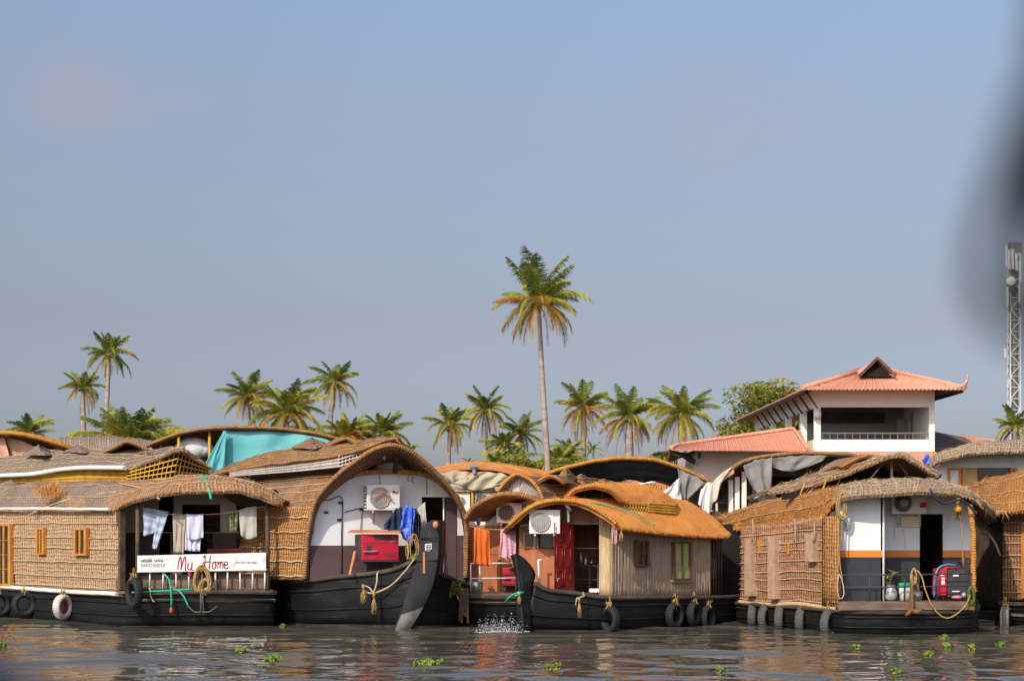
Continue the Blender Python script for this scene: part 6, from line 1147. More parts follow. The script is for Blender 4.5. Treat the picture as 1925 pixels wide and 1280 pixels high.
g = thing('generator', 'red and black generator with a small pink bag beside the dark doorway', 'generator', P(1790, 1128, 37.7)); mb = MB(); mb.slab([P(1781, 1122, 37.5), P(1822, 1122, 37.5), P(1822, 1068, 37.5), P(1781, 1068, 37.5)], V((0, .5, 0)), 0, .02); put(mb, 'casing', MT['metal_dark'], g)
mb = MB(); mb.slab([P(1762, 1119, 37.45), P(1779.5, 1119, 37.45), P(1781, 1066, 37.45), P(1764, 1070, 37.45)], V((0, .5, 0)), 0, .02); put(mb, 'end_panel', MT['gen_red'], g)
mb = MB(); mb.slab(flat(37.43).rect(1770, 1085, 1776, 1098), V((0, .02, 0))); mb.slab(flat(37.43).rect(1768, 1078, 1775, 1082), V((0, .02, 0))); mb.slab(flat(37.48).rect(1792, 1079, 1802, 1083), V((0, .02, 0))); mb.slab(flat(37.48).rect(1790, 1110, 1804, 1112), V((0, .02, 0))); put(mb, 'labels', MT['paper_white'], g)
mb = MB(); mb.tube(PS([(1768, 1066, 37.45), (1813, 1067, 37.5)]), .014, 5); mb.tube(PS([(1813, 1067, 37.5), (1813, 1035, 37.6)]), .014, 5, 1); put(mb, 'frame', [MT['gen_red'], MT['wood_dark']], g)
rope('hose', 'blue plastic hose arching over the red and black generator', PS([(1756, 1122, 37.4), (1757, 1090, 37.38), (1764, 1068, 37.4), (1780, 1061, 37.45), (1797, 1062, 37.5)]), .022, 'plastic_blue', 'hose')
mb = MB(); mb.blob(P(1799, 1122, 37.4), .07, 2, 0, 1.8, .6); mb.blob(P(1812, 1118, 37.42), .06, 2, 1, 1, 1); single(mb, 'crumpled_bag', [MT['plastic_pink'], MT['sack_silver']], 'small crumpled pink and grey bag in front of the black generator casing', 'bag')
fl = thing('float', 'orange ball float with a net bundle hanging under the grey hood', 'float', P(1801, 990, 37.2)); mb = MB(); mb.blob(P(1801, 957, 37.15), .085, 2); put(mb, 'ball', MT['ball_orange'], fl); mb = MB(); tassel(mb, P(1801, 936, 37.25), .5, .09, 34); mb.tube(dense(PS([(1804, 962, 37.2), (1808, 1000, 37.25), (1811, 1065, 37.3)])), .015, 5); put(mb, 'net', MT['rope_yellow'], fl)
r = thing('rope_bundle', 'yellow rope bundle with long tails hanging at the left of the white panel', 'rope', P(1580, 1120, 37.2)); mb = MB(); coil(mb, P(1582, 953, 37.3), .09, .26, 8, .016, .03); mb.tube(dense(PS([(1578, 960, 37.3), (1577, 1010, 37.3), (1579, 1060, 37.25), (1584, 1090, 37.2)])), .014, 5); mb.tube(dense(PS([(1584, 960, 37.3), (1582, 1028, 37.3)])), .014, 5); put(mb, 'coil', MT['rope_yellow'], r)
r = thing('rope_loop', 'long narrow tan rope loop over the left end of the dark railing', 'rope', P(1580, 1126, 37.2)); mb = MB(); mb.tube(dense(PS([(1576, 1080, 37.2), (1574, 1100, 37.2), (1576, 1122, 37.18), (1583, 1125, 37.18), (1587, 1112, 37.2), (1583, 1090, 37.2), (1577, 1078, 37.22)])), .014, 6); put(mb, 'line', MT['rope_tan'], r)
hw_ = thing('wall_clock_ornament', 'pale lace ornament hung high on the white panel', 'ornament', FL_.at(1590, 1000, .03)); hw_.name = 'lace_ornament'; mb = MB()
for rr in (.03, .07, .11): mb.tube([FL_.at(1591, 987, .03) + V((rr * .75 * math.cos(t), 0, rr * math.sin(t))) for t in (6.2832 * q / 14 for q in range(15))], .006, 4)
for q in range(8): mb.tube([FL_.at(1591, 987, .03), FL_.at(1591, 987, .03) + V((.085 * math.cos(q * .785), 0, .115 * math.sin(q * .785)))], .005, 4)
put(mb, 'rings', MT['grille_grey'], hw_)
r = thing('mooring_rope', 'slack tan rope drooping from the anchor to the orange corner post', 'rope', P(1770, 1160, 37.05)); mb = MB(); mb.tube(dense(PS([(1716, 1078, 37.15), (1724, 1072, 37.1), (1733, 1084, 37.05), (1740, 1110, 37.0), (1755, 1143, 36.98), (1776, 1161, 36.98), (1795, 1156, 36.98), (1815, 1138, 37.0), (1824, 1118, 37.1)])), .016, 6); mb.tube(dense(PS([(1716, 1080, 37.12), (1722, 1092, 37.1), (1728, 1112, 37.1)])), .018, 6); coil(mb, P(1717, 1083, 37.1), .06, .16, 4, .015, .02); put(mb, 'line', MT['rope_yellow'], r)
mb = MB(); coil(mb, P(1826, 1122, 37.15), .06, .2, 7, .02, .03); mb.fringe(PS([(1822, 1128, 37.1), (1830, 1128, 37.1)]), 200, .12, .014); single(mb, 'rope_wrap', MT['moss'], 'old yellowish rope wound round the foot of the orange corner post', 'rope')
an = thing('anchor', 'rusty anchor hung on the railing of the striped boat', 'anchor', P(1714, 1156, 37.0)); mb = MB(); mb.bar(P(1714, 1146, 37.05), P(1714, 1080, 37.1), .06, .05); put(mb, 'shank', MT['rust'], an)
for pts in ([(1714, 1146), (1708, 1152), (1702, 1157)], [(1714, 1146), (1724, 1150), (1735, 1143)]): mb = MB(); mb.tube(curve([P(a, b, 37.0) for a, b in pts], 8), [.045, .045, .05, .055, .05, .04, .03, .012], 6); put(mb, 'fluke', MT['rust'], an)
rope('hood_rope', 'dark green rope sagging across the front of the grey rolled hood', PS([(1728, 902, 37.7), (1742, 912, 37.4), (1752, 925, 36.9), (1762, 938, 36.85), (1776, 946, 36.9), (1792, 942, 36.95), (1806, 940, 37.0), (1822, 950, 37.1), (1836, 966, 37.1)]), .028, 'cloth_navy')

hang('pale_blue_cloth', 'pale blue cloth hanging behind the dark stern bars of the orange roofed boat', 'cloth', [(1337, 1050), (1341, 1049), (1345, 1051)], [(1336, 1086), (1341, 1088), (1346, 1085)], 41.6, 'cloth_lightblue', 1, .03, WG, seed=33)
# ================================================================ boat cut by the right edge
Hh = thing('houseboat', 'houseboat with orange thatch and red rattan wall cut by the right edge of the photo', 'houseboat', (12, 40, 0), HG)
SH = Pl((1884, 40.6), (1990, 39.2))
hull(Hh, PS([(1872, 1130, 46), (1878, 1132, 41), (1886, 1133, 40.4), (1930, 1134, 39.8), (2000, 1136, 38.9)]), [W(1874, 46), W(1881, 41.1), W(1890, 40.5), W(1932, 40), W(2000, 39.1)], MT['hull_black'])
rows = [[SH.at(x, lerp(1128, 950, t), .04 * math.sin(t * 3.14)) for x in (1884, 1920, 1960, 2000)] for t in (0, .33, .66, 1)]
G = sheet(rows, 30, 24, .015, 1.6); mb = MB(); mb.grid(G, 0, .04)
for t in (.12, .25, .38, .5, .62, .73, .86): j = int(t * 23); mb.tube([G[j][i] + SH.n * .02 + UP * .02 * NZ.noise(V((i * .2, t * 7, 6))) for i in range(30)], .016, 5, 1)
mb.slab(SH.rect(1920, 980, 1926, 1124, .08), -SH.n * .06, 2); put(mb, 'rattan_wall', [MT['rattan_red'], MT['rope_tan'], MT['wood_orange']], Hh)
mb = MB(); mb.slab([SH.at(1884, 1130), SH.at(1884, 1130) + V((-.2, 6, 0)), SH.at(1884, 950) + V((-.2, 6, 0)), SH.at(1884, 950)], V((.05, 0, 0))); put(mb, 'side_wall', MT['bamboo_dark'], Hh)
L = PS([(1818, 958, 42.5), (1850, 961, 40.9), (1880, 962, 39.9), (1925, 957, 39.2), (2000, 950, 38.6)]); U = PS([(1818, 914, 43.6), (1850, 904, 42.4), (1880, 897, 41.6), (1925, 887, 41), (2000, 876, 40.4)])
roof(Hh, 'roof', [L, mids(L, U, .45, .1), U, off(U, V((.3, .8, -.05))), off(U, V((.8, 2.5, -.3)))], 50, 20, [MT['thatch_amber'], MT['rope_tan'], MT['straw_orange'], MT['roll_orange']], .09, .05, sv=(.12, .26, .4), fr=(90, .11), straw=600)
rope('rope_tail', 'loose pale rope hanging in the dark gap left of the right edge boat', PS([(1846, 1002, 40.2), (1858, 1004, 40.1), (1870, 1020, 40), (1880, 1044, 40.1)]), .03, 'bamboo_grey')
mb = MB(); [mb.fringe([P(x, 962, 39.7), P(x + 5, 962, 39.7)], 160, .3, .014, 0) for x in (1850, 1872, 1885)]; put(mb, 'thatch_tufts', MT['straw_pale'], Hh)

# ================================================================ second row
def backhull(parent, pts, z0=.9):
    """Plain dark hull under a boat of the second row."""
    top = [W(px, Y, z0) for px, Y in pts]; bot = [W(px, Y + .15, -.12) for px, Y in pts]; hull(parent, top, bot, MT['hull_black'])
# white framed boat with grey tarps, left of the striped boat
Fb = thing('houseboat', 'open decked houseboat with white posts and ragged grey tarps under a thin arched roof', 'houseboat', (7, 46, 0), HG)
backhull(Fb, [(1350, 52), (1345, 46.2), (1420, 45.5), (1560, 45.5), (1640, 46), (1650, 52)])
plate(Fb, 'lower_wall', flat(46), R4(1346, 962, 1640, 1125), MT['bamboo_dark'])
for x, y0 in ((1374, 902), (1386, 896), (1399, 886)): mb = MB(); mb.slab([P(x - 4.2, 965, 45.4), P(x + 4.2, 965, 45.4), P(x + 4.2, y0, 45.4), P(x - 4.2, y0, 45.4)], V((0, .14, 0))); put(mb, 'post', MT['plaster'], Fb)
L = PS([(1340, 932, 45.2), (1346, 908, 45.1), (1360, 892, 45), (1380, 880, 45), (1400, 868, 45), (1440, 858, 45), (1500, 852, 45), (1560, 853, 45), (1610, 858, 45.2), (1660, 872, 45.6)])
G = roof(Fb, 'roof', [L, off(L, V((.05, .5, .04))), off(L, V((.2, 1.6, -.12))), off(L, V((.5, 5, -.5)))], 70, 14, [MT['thatch_grey'], MT['rope_tan'], MT['straw_pale'], MT['roll_brown']], .06, .03, edge=True, er=.05, fr=(60, .08), straw=150)
mb = MB(); e = curve(L, 90)[6:30]; mb.grid([[p + V((0, -.06, -.02)) for p in e], [p + V((.02, -.08, -.14 + .02 * RD.random())) for p in e]], 0, .03); mb.fringe(e, 60, .25, .02, 0); put(mb, 'fascia_thatch', MT['straw_pale'], Fb)
hang('pink_white_tarp', 'pale pinkish cloth draped over the left end of the white post boat roof', 'tarp', [(1335, 920), (1343, 903), (1358, 889), (1376, 877)], [(1337, 952), (1342, 944), (1349, 936), (1352, 906)], 44.85, 'cloth_beige', 2, .06, None, seed=41)
hang('grey_tarp', 'dirty grey tarp hanging from the roof behind the white posts', 'tarp', [(1397, 876), (1420, 866), (1452, 860)], [(1416, 920), (1432, 930), (1450, 926)], 44.9, 'tarp_grey', 2, .12, None, seed=42, wav=.08)
hang('grey_tarp', 'long grey tarp swag tied up along the roof right of the white posts', 'tarp', [(1452, 862), (1500, 856), (1556, 856)], [(1452, 880), (1490, 886), (1545, 868)], 44.95, 'tarp_grey', 2, .08, None, seed=43, wav=.05)
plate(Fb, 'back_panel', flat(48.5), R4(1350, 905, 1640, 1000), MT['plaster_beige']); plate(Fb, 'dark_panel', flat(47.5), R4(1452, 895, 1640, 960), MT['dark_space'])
mb = MB()
for _ in range(16): x = RD.uniform(1352, 1450); y = RD.uniform(915, 960); mb.box(P(x, y, 47.2 + RD.uniform(-.6, .6)), RD.uniform(.15, .5), .3, RD.uniform(.12, .45), RD.randrange(4), .02, RD.uniform(0, 3))
put(mb, 'stored_gear', [MT['casing_white'], MT['metal_dark'], MT['tarp_grey'], MT['bamboo_grey']], Fb)
mb = MB(); mb.tube(dense(PS([(1402, 930, 46), (1412, 940, 46), (1420, 936, 45.9), (1430, 930, 45.8)])), .03, 6); mb.tube(dense(PS([(1416, 921, 45.9), (1418, 940, 45.9)])), .03, 6); put(mb, 'white_pipes', MT['rail_white'], Fb)
# black scalloped tarp boat behind the orange one
Kb = thing('houseboat', 'arched open deck houseboat with a black scalloped tarp edge behind the bright orange roof', 'houseboat', (3.6, 50, 0), HG)
backhull(Kb, [(1035, 57), (1040, 50.5), (1180, 49.8), (1320, 50.5), (1330, 57)])
L = PS([(1028, 892, 49.4), (1060, 880, 49.3), (1110, 868, 49.2), (1160, 863, 49.2), (1200, 862, 49.2), (1240, 867, 49.2), (1280, 880, 49.3), (1310, 893, 49.4), (1333, 905, 49.5)])
roof(Kb, 'roof', [L, off(L, V((.0, .6, .05))), off(L, V((.1, 2, -.1))), off(L, V((.3, 5, -.4)))], 70, 12, [MT['thatch_orange'], MT['rope_yellow'], MT['straw_orange'], MT['roll_orange']], .06, .03, edge=True, er=.055, fr=(60, .08), straw=200)
mb = MB(); T = curve(L, 60)[4:46]; bt = []
for i, p in enumerate(T): s = i / (len(T) - 1); y = 905 - 6 * abs(math.sin(s * 3.14 * 4.5)) + 5 * s; bt.append(P(CX + p.x / p.y * F, max(y, 866 if 0 else y), 49.6))
mb.grid([[p + V((0, .12, -.05)) for p in T], [lerp(p, q, .5) + V((0, .15, 0)) for p, q in zip(T, bt)], bt], 0, .02); put(mb, 'tarp_edge', MT['tarp_black'], Kb)
for x in (1104, 1166, 1284): mb = MB(); mb.tube(PS([(x, 1000, 49.8), (x, 868 + (14 if x > 1200 else 0), 49.6)]), .04, 6); put(mb, 'post', MT['bamboo_dark'], Kb)
hang('grey_tarp', 'grey tarp gathered to a point at the right end of the black scalloped roof', 'tarp', [(1274, 880), (1300, 892), (1328, 908)], [(1280, 936), (1290, 940), (1302, 930)], 49.1, 'tarp_grey', 2, .12, None, seed=44, wav=.08)
hang('white_tarp', 'white cloth slanting down left of the gathered grey tarp', 'tarp', [(1262, 914), (1270, 904), (1277, 898)], [(1236, 930), (1258, 936), (1282, 940)], 49.0, 'tarp_white', 2, .08, None, seed=45, wav=.05)
hang('white_tarp', 'creased pale tarp corner showing between the grey tarp and the white posts', 'tarp', [(1318, 920), (1332, 906), (1342, 918)], [(1312, 948), (1326, 966), (1342, 960)], 48.6, 'tarp_white', 2, .08, None, seed=46, wav=.05)
plate(Kb, 'dark_wall', flat(50.6), R4(1290, 915, 1345, 1120), MT['wood_dark'])
# grey thatched boat with blueish wall, upper right
Gb = thing('houseboat', 'tall houseboat with pale grey rolled thatch and orange framed upper windows', 'houseboat', (14, 47, 0), HG)
backhull(Gb, [(1748, 54), (1745, 48), (1850, 47), (2000, 47)])
FG = flat(47.5); plate(Gb, 'wall', FG, [(1752, 940), (2010, 940), (2010, 835), (1900, 840), (1820, 850), (1780, 866), (1752, 885)], MT['wall_white']); plate(Gb, 'lower_wall', FG, R4(1752, 940, 2010, 1125), MT['bamboo_dark'])  # shade of the gap is put into the dark colour of the lower part
windowp(Gb, FG, 1782, 879, 1807, 920, 4.5, MT['paint_orange'], MT['paper_white'], o=.06); w_ = windowp(Gb, FG, 1808, 879, 1840, 920, 2.2, MT['wood_orange'], MT['curtain_yellow'], o=.06, label='upper window with a yellow curtain'); windowp(Gb, FG, 1838, 879, 1900, 920, 2.2, MT['bamboo_dark'], MT['glass_dark'], 0, 3, o=.065); windowp(Gb, FG, 1900, 879, 1912, 920, 4, MT['paint_orange'], MT['glass_dark'], o=.06)
L = PS([(1747, 876, 47.4), (1760, 868, 46.9), (1790, 858, 46.6), (1830, 851, 46.5), (1880, 848, 46.4), (1960, 848, 46.4), (2020, 850, 46.6)]); U = PS([(1744, 872, 48), (1756, 856, 47.7), (1788, 843, 47.5), (1830, 832, 47.3), (1880, 827, 47.2), (1960, 825, 47.2), (2020, 826, 47.2)])
roof(Gb, 'roof', [L, mids(L, U, .5, .12), U, off(U, V((.2, 1, -.05))), off(U, V((.4, 4, -.3)))], 60, 18, [MT['thatch_pale'], MT['rope_tan'], MT['straw_pale'], MT['roll_brown']], .09, .04, su=(.1, .18, .26, .34, .42, .5, .58, .66, .74), sv=(.12, .3), fr=(60, .1), straw=300)
hang('blue_tarp_scrap', 'scrap of blue tarpaulin at the left tip of the grey rolled thatch', 'tarp', [(1742, 852), (1746, 856), (1750, 862)], [(1733, 866), (1738, 872), (1744, 876)], 46.6, 'tarp_blue', 1, .04, None, seed=47)
# tan tarp boat, centre left
Mb = thing('houseboat', 'houseboat with tan tarps tied under a plank arch, behind the big arched boat', 'houseboat', (-1, 49, 0), HG)
backhull(Mb, [(800, 56), (810, 50), (900, 49.5), (1010, 50), (1040, 56)]); FM_ = flat(49.5)
plate(Mb, 'wall', flat(50), R4(815, 915, 1010, 1125), MT['wood_dark'])
L = PS([(806, 886, 49), (840, 880, 48.9), (880, 876, 48.8), (920, 877, 48.8), (950, 882, 48.8), (985, 894, 48.9), (1015, 908, 49.1)])
mb = MB(); e = curve(L, 50); mb.grid([[p + V((0, -.02, .06)) for p in e], [p + V((0, -.02, -.10)) for p in e]], 0, .06, False); put(mb, 'fascia_plank', MT['wood_plank'], Mb)
roof(Mb, 'roof', [[p + V((0, 0, .08)) for p in L], off(L, V((.3, .7, .12))), off(L, V((1.6, 3, -.05))), off(L, V((2.6, 5, -.3)))], 60, 12, [MT['thatch_orange'], MT['rope_yellow'], MT['straw_orange'], MT['roll_orange']], .06, .03, sv=(.3, .6), fr=(30, .06), straw=150)
L2 = PS([(940, 877, 49.4), (985, 883, 49.8), (1030, 890, 50.2)]); roof(Mb, 'rear_roof', [PS([(950, 890, 49.0), (990, 902, 49.4), (1020, 910, 49.8)]), PS([(905, 874, 49.6), (970, 880, 50.0), (1036, 889, 50.4)]), PS([(905, 873, 51), (970, 879, 51.4), (1036, 889, 51.6)])], 30, 10, [MT['thatch_orange'], MT['rope_yellow'], MT['straw_orange'], MT['roll_orange']], .06, .03, sv=(.3,), fr=(30, .06), straw=120)
hang('tan_tarp', 'tan canvas sagging in folds left of the small lamp on the plank arch', 'tarp', [(818, 893), (855, 885), (893, 888)], [(842, 902), (862, 908), (890, 892)], 48.75, 'tarp_tan', 2, .10, None, seed=51, wav=.06)
hang('tan_tarp', 'wider tan canvas swag tied up right of the small lamp on the plank arch', 'tarp', [(893, 886), (930, 888), (962, 896)], [(852, 908), (895, 922), (950, 908)], 48.7, 'tarp_tan', 3, .10, None, seed=52, wav=.06)
hang('dirty_tarp', 'greyish tarp panel hanging low behind the tan canvas', 'tarp', [(838, 903), (895, 910), (958, 898)], [(846, 922), (895, 924), (944, 920)], 49.3, 'cloth_curtain', 2, .06, None, seed=53)
mb = MB(); mb.blob(P(891, 877, 48.6), .09, 2, 0, 1.3, 1); mb.bar(P(891, 890, 48.6), P(891, 872, 48.6), .09); mb.bar(P(882, 874, 48.55), P(900, 875, 48.55), .07); single(mb, 'flood_lamp', MT['metal_grey'], 'small grey lamp fixed on the plank arch between the tan canvases', 'lamp')
mb = MB(); mb.slab(flat(48.8).rect(855, 921, 940, 924), V((0, .1, 0))); [mb.slab(flat(48.8).rect(x - 2, 924, x + 2, 965), V((0, .1, 0))) for x in (888,)]; mb.slab(flat(48.8).rect(856, 960, 930, 963), V((0, .1, 0))); put(mb, 'yellow_frame', MT['paint_orange'] if 0 else MT['lattice_yellow'], Mb)
ac('cream air conditioner in a yellow frame, half hidden by the big arched roof', flat(49), 856, 925, 884, 960, (866, 942, 8), .1, side=False); ac('air conditioner right of the yellow upright, behind the terracotta boat roof', flat(49), 892, 925, 938, 960, (907, 941, 13), .1, side=False, fanm='fan_dark')
# turquoise tarp boat
Tb = thing('houseboat', 'open deck houseboat with a thin arched roof and turquoise tarps, behind the lattice gable', 'houseboat', (-7, 50, 0), HG)
backhull(Tb, [(285, 58), (290, 50.5), (440, 50), (630, 50.5), (650, 58)])
L = PS([(276, 839, 49.6), (300, 828, 49.4), (340, 814, 49.2), (385, 807, 49.1), (440, 804, 49), (500, 805, 49), (560, 809, 49.1), (610, 819, 49.2), (645, 830, 49.4)])
roof(Tb, 'roof', [L, off(L, V((.0, .6, .05))), off(L, V((-.1, 2, -.12))), off(L, V((-.5, 6, -.5)))], 80, 12, [MT['thatch_brown'], MT['rope_tan'], MT['straw_orange'], MT['roll_brown']], .06, .03, edge=True, er=.05, fr=(70, .08), straw=150)
for x, y in ((336, 816), (394, 808), (470, 806)): mb = MB(); mb.tube(PS([(x, 920, 49.4), (x, y, 49.3)]), .045, 6); put(mb, 'post', MT['lattice_yellow'], Tb)
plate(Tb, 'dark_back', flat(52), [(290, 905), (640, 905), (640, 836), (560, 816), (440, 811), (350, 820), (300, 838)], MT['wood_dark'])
hang('turquoise_tarp', 'long turquoise tarp hung under the thin arched roof', 'tarp', [(422, 809), (480, 810), (540, 813), (600, 822), (636, 834)], [(424, 890), (480, 888), (540, 880), (600, 866), (640, 858)], 49.15, 'tarp_turquoise', 3, .10, None, 50, 24, seed=61, wav=.04)
hang('turquoise_tarp', 'pale turquoise triangle of tarp pulled out to the left', 'tarp', [(420, 810), (424, 810), (426, 811)], [(381, 880), (398, 893), (424, 890)], 48.9, 'tarp_turquoise', 2, .07, None, seed=62, wav=.03)
mb = MB(); [mb.blob(P(x, y, 49.8), r_, 2, 0, 1.5, 1) for x, y, r_ in ((364, 842, .34), (352, 846, .28), (378, 844, .26))]; single(mb, 'white_sack', MT['tarp_white'], 'white sack lying on the deck left of the turquoise triangle', 'sack')
# orange edged and grey thatched boats, far upper left
Ib = thing('houseboat', 'houseboat with peach tarps under an orange thatch edge at the far left', 'houseboat', (-14, 51, 0), HG)
backhull(Ib, [(-80, 58), (-70, 52), (60, 51), (150, 52), (160, 58)])
L = PS([(-60, 828, 50.6), (-30, 818, 50.5), (0, 814, 50.4), (40, 817, 50.4), (80, 825, 50.5), (112, 835, 50.6), (140, 847, 50.8)])
roof(Ib, 'roof', [L, off(L, V((-.1, .5, .1))), off(L, V((-.4, 2, .0))), off(L, V((-.8, 5, -.4)))], 50, 12, [MT['thatch_amber'], MT['rope_tan'], MT['straw_orange'], MT['roll_orange']], .08, .03, edge=True, er=.07, fr=(70, .12), straw=200)
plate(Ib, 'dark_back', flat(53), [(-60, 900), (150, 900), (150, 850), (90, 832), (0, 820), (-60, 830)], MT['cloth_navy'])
hang('peach_tarp', 'peach coloured tarp with a dark seam under the orange thatch edge', 'tarp', [(10, 822), (40, 828), (66, 840)], [(20, 862), (44, 862), (72, 862)], 50.9, 'tarp_peach', 2, .04, None, seed=71)
hang('peach_tarp', 'sunlit peach tarp corner at the left photo edge', 'tarp', [(-40, 822), (-14, 818), (8, 822)], [(-40, 866), (-10, 866), (18, 858)], 50.7, 'tarp_peach', 2, .04, None, seed=72)
Jb = thing('houseboat', 'houseboat with a ribbed grey thatch barrel roof between the peach and turquoise tarp boats', 'houseboat', (-12, 56, 0), HG)
backhull(Jb, [(90, 62), (100, 57), (200, 56), (300, 57), (310, 62)])
L = PS([(110, 850, 56.5), (150, 850, 56.2), (200, 850, 56), (250, 850, 56), (310, 852, 56.2)]); U = PS([(112, 822, 57.4), (150, 820, 57.2), (200, 819, 57), (250, 824, 57), (310, 832, 57.2)])
roof(Jb, 'roof', [L, mids(L, U, .5, .15), U, off(U, V((0, 1, -.1))), off(U, V((0, 3, -.8)))], 50, 16, [MT['thatch_grey'], MT['rope_tan'], MT['straw_pale'], MT['roll_brown']], .08, .03, su=(.08, .17, .26, .35, .44, .53, .62, .71, .8, .9), straw=200)
plate(Jb, 'wall', flat(57), R4(112, 846, 308, 1120), MT['bamboo_dark'])

# ================================================================ tyres used as fenders
TG = 'old tyres hung as fenders'
def tyre(label, px, py, Y, rpx, rz, body='rubber', inner=None, tie='rope_yellow', flatn=1.0, tilt=0.0):
    c = P(px, py, Y); r = rpx / F * Y; t = thing('tyre', label, 'tyre', c - V((0, 0, r)), TG, rz); mb = MB()
    prof = [(r * .58, -.045), (r * .62, -.085), (r * .82, -.10), (r * .97, -.075), (r, -.03), (r, .03), (r * .97, .075), (r * .82, .10), (r * .62, .085), (r * .58, .045), (r * .58, -.045)]
    mb.lathe(prof, (0, 0, r), 'y', 28)
    if inner: mb.lathe([(r * .3, -.03), (r * .6, -.03), (r * .6, .03), (r * .3, .03)], (0, 0, r), 'y', 24, 1)
    for k in range(28):
        a = 6.2832 * k / 28; p = V((r * .995 * math.cos(a), 0, r + r * .995 * math.sin(a))); mb.bar(p + V((0, -.06, 0)), p + V((0, .06, 0)), .012, .02)
    put(mb, 'rubber_ring', [MT[body], MT[inner or body]], t, local=True)
    mb = MB(); mb.tube(curve([V((0, -.02, 2 * r + .22)), V((.01, -.03, 2 * r + .1)), V((0, -.07, 2 * r + .0)), V((-.02, -.11, 1.8 * r))], 8), .011, 6); mb.tube(curve([V((0, .0, 2 * r + .22)), V((-.01, .03, 2 * r + .1)), V((0, .08, 1.85 * r))], 8), .011, 6)
    coil(mb, V((0, 0, 2 * r + .03)), .05, .04, 5, .014, .02)
    for _ in range(10): mb.blade(V((0, -.06, 2 * r + .05)), V((RD.gauss(0, .06), -.03, RD.gauss(-.02, .07))), .02)
    put(mb, 'tie_rope', MT[tie], t, local=True); return t
AZ = math.radians(48)
tyre('dark tyre half cut by the left edge of the photo', -2, 1136, 44.0, 24, AZ)
tyre('black tyre on the dark hull below the left rattan wall, second from the photo edge', 45, 1136, 43.2, 23, AZ * .75)
tyre('white faced tyre with a red inside on the dark hull at left', 118, 1140, 41.8, 23, AZ * 1.35, 'rubber_pale', 'tyre_red')
tyre('large tyre hung high on the corner by the white name board', 252, 1114, 39.7, 29, -.95)
tyre('thin lone tyre on the hull under the bamboo corner of the orange roofed boat', 1147, 1164, 38.35, 25, -1.0, 'rubber')
tyre('dark tyre in shade under the yellow green curtain window', 1268, 1156, 39.75, 24, .9); tyre('dark tyre right of the one under the curtain window', 1304, 1153, 40.3, 23, 1.1); tyre('dark tyre at the shaded stern end of the orange roofed boat', 1330, 1160, 40.7, 23, 1.0)
for lb, px, py, Y, rr, rz, bd in (('leftmost and narrowest grey tyre under the red rattan wall', 1415, 1157, 40.7, 22, 1.32, 'rubber_grey'), ('grey tyre turned slightly open, second in the row under the red rattan wall', 1439, 1160, 40.15, 23, 1.0, 'rubber_grey'), ('grey tyre edge on, middle of the row under the red rattan wall', 1466, 1163, 39.6, 24, 1.28, 'rubber_grey'), ('grey tyre below the red window box on the rattan wall', 1506, 1167, 38.85, 24, 1.2, 'rubber_grey'), ('largest grey tyre of the row, under the orange matting corner', 1558, 1172, 37.75, 26, .95, 'rubber_grey'), ('pale worn tyre on the right edge boat beside the dark gap', 1889, 1165, 40.0, 25, 1.25, 'rubber_dusty')):
    tyre(lb, px, py, Y, rr, rz, bd)

# ================================================================ water hyacinth
HYG = 'water hyacinth clumps floating on the canal'
def hyacinth(label, px, py, wpx, seed, h=.16):
    rng = random.Random(seed); Y = CH * F / (py - HY); w_ = wpx / F * Y / 2; o = thing('water_hyacinth', label, 'water plant', V(((px - CX) / F * Y, Y, 0)), HYG); st, lv = MB(), MB()
    for _ in range(int(10 + 120 * w_)):
        b = V(((px - CX) / F * Y + rng.gauss(0, w_ * .5), Y + rng.gauss(0, w_ * .7), -.01)); d = V((rng.gauss(0, .5), rng.gauss(0, .5), 1)).normalized() * h * rng.uniform(.5, 1.2); e = b + d
        st.tube([b, b + d * .5 + V((.01, 0, 0)), e], [.014, .018, .01], 5); r = rng.uniform(.028, .055); n = (V((rng.gauss(0, .6), rng.gauss(-.5, .5), 1))).normalized(); u = n.orthogonal().normalized(); v = n.cross(u)
        k = lv.add([e + d.normalized() * r * .8 + (u * math.cos(a) + v * math.sin(a) * .85) * r + n * .015 * math.cos(2 * a) for a in (6.2832 * q / 9 for q in range(9))]); lv.face(range(k, k + 9))
    put(st, 'stalks', MT['frond_lime'], o); put(lv, 'leaves', MT['hyacinth'], o)
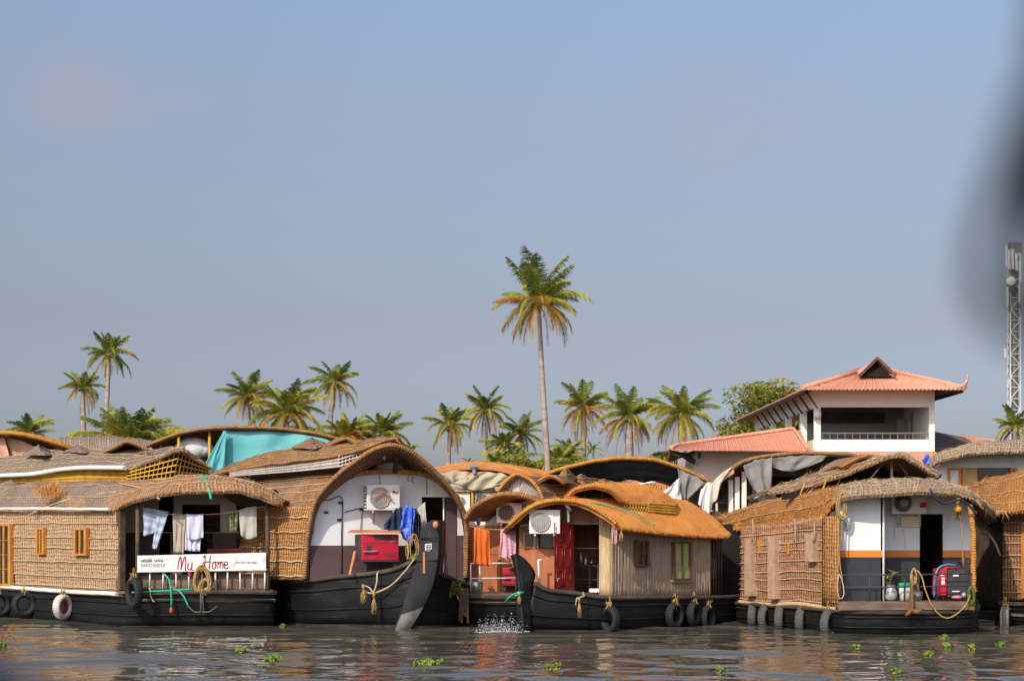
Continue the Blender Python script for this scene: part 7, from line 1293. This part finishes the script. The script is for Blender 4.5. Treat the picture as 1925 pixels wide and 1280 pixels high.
for i, a in enumerate((('bright clump at the left of the white faced tyre', 103, 1163, 14), ('bright clump at the right of the white faced tyre', 129, 1163, 26), ('clump floating nearest the bottom centre left, below the gold rattan wall', 514, 1240, 34), ('small sprig left of the clump below the gold rattan wall', 451, 1226, 10), ('sprig against the black hull below the name board post', 530, 1180, 10), ('broad clump floating below the tall black prow', 805, 1248, 42), ('lone clump below the small pointed prow', 1041, 1258, 28), ('small clump at the bottom below the gap between orange and striped boats', 1351, 1264, 16), ('small clump below the left end of the striped boat stern', 1609, 1219, 14), ('clump nearest the hull below the rusty anchor rope', 1774, 1201, 16), ('widest clump of the group at lower right', 1784, 1217, 28), ('clump right of the widest one at lower right', 1824, 1220, 18), ('clump below the dark gap at the right', 1880, 1214, 12), ('faint clump left of the widest one at lower right', 1746, 1232, 14), ('sprig cut by the left photo edge', 4, 1214, 12), ('tiny sprig at the bottom right of the striped reflection', 1680, 1266, 6))):
    hyacinth(a[0], a[1], a[2], a[3] * .8, 300 + i, .05)
mb = MB()
for _ in range(90): p = P(856 + RD.gauss(0, 6), 1108 + RD.gauss(0, 6), 39.3); mb.blade(p, V((RD.gauss(0, .07), RD.gauss(-.05, .05), RD.gauss(.02, .08))), .06)
single(mb, 'moss_clump', MT['moss'], 'yellow green weed clump caught on the hull right of the tall prow', 'weed')

# ================================================================ things on the boat the photo is taken from, out of focus
st = thing('cord_loop', 'blurred black cord hanging close to the lens at the upper right', 'cord', P(1900, 300, .3)); mb = MB(); Y = .29
mb.tube(curve(PS([(2120, -260, Y), (2020, 40, Y), (1935, 190, Y), (1905, 300, Y), (1868, 400, Y), (1846, 480, Y), (1858, 550, Y), (1905, 610, Y), (2000, 650, Y), (2120, 640, Y)]), 70), [.0026 + .0003 * math.sin(i * .3) for i in range(70)], 10)
put(mb, 'loop', MT['strap_black'], st); mb = MB(); mb.tube(curve(PS([(2010, -250, .3), (1972, 150, .3), (1958, 340, .3), (1968, 560, .3), (2030, 800, .3)]), 40), .0036, 10); put(mb, 'tail', MT['strap_black'], st)
mb = MB(); mb.tube(PS([(-160, 1215, .42), (-60, 1265, .42), (60, 1330, .42), (260, 1440, .42)]), .0065, 12); single(mb, 'boat_rail', MT['rail_navy'], 'blurred navy blue rail end in the bottom left corner, close to the lens', 'rail')
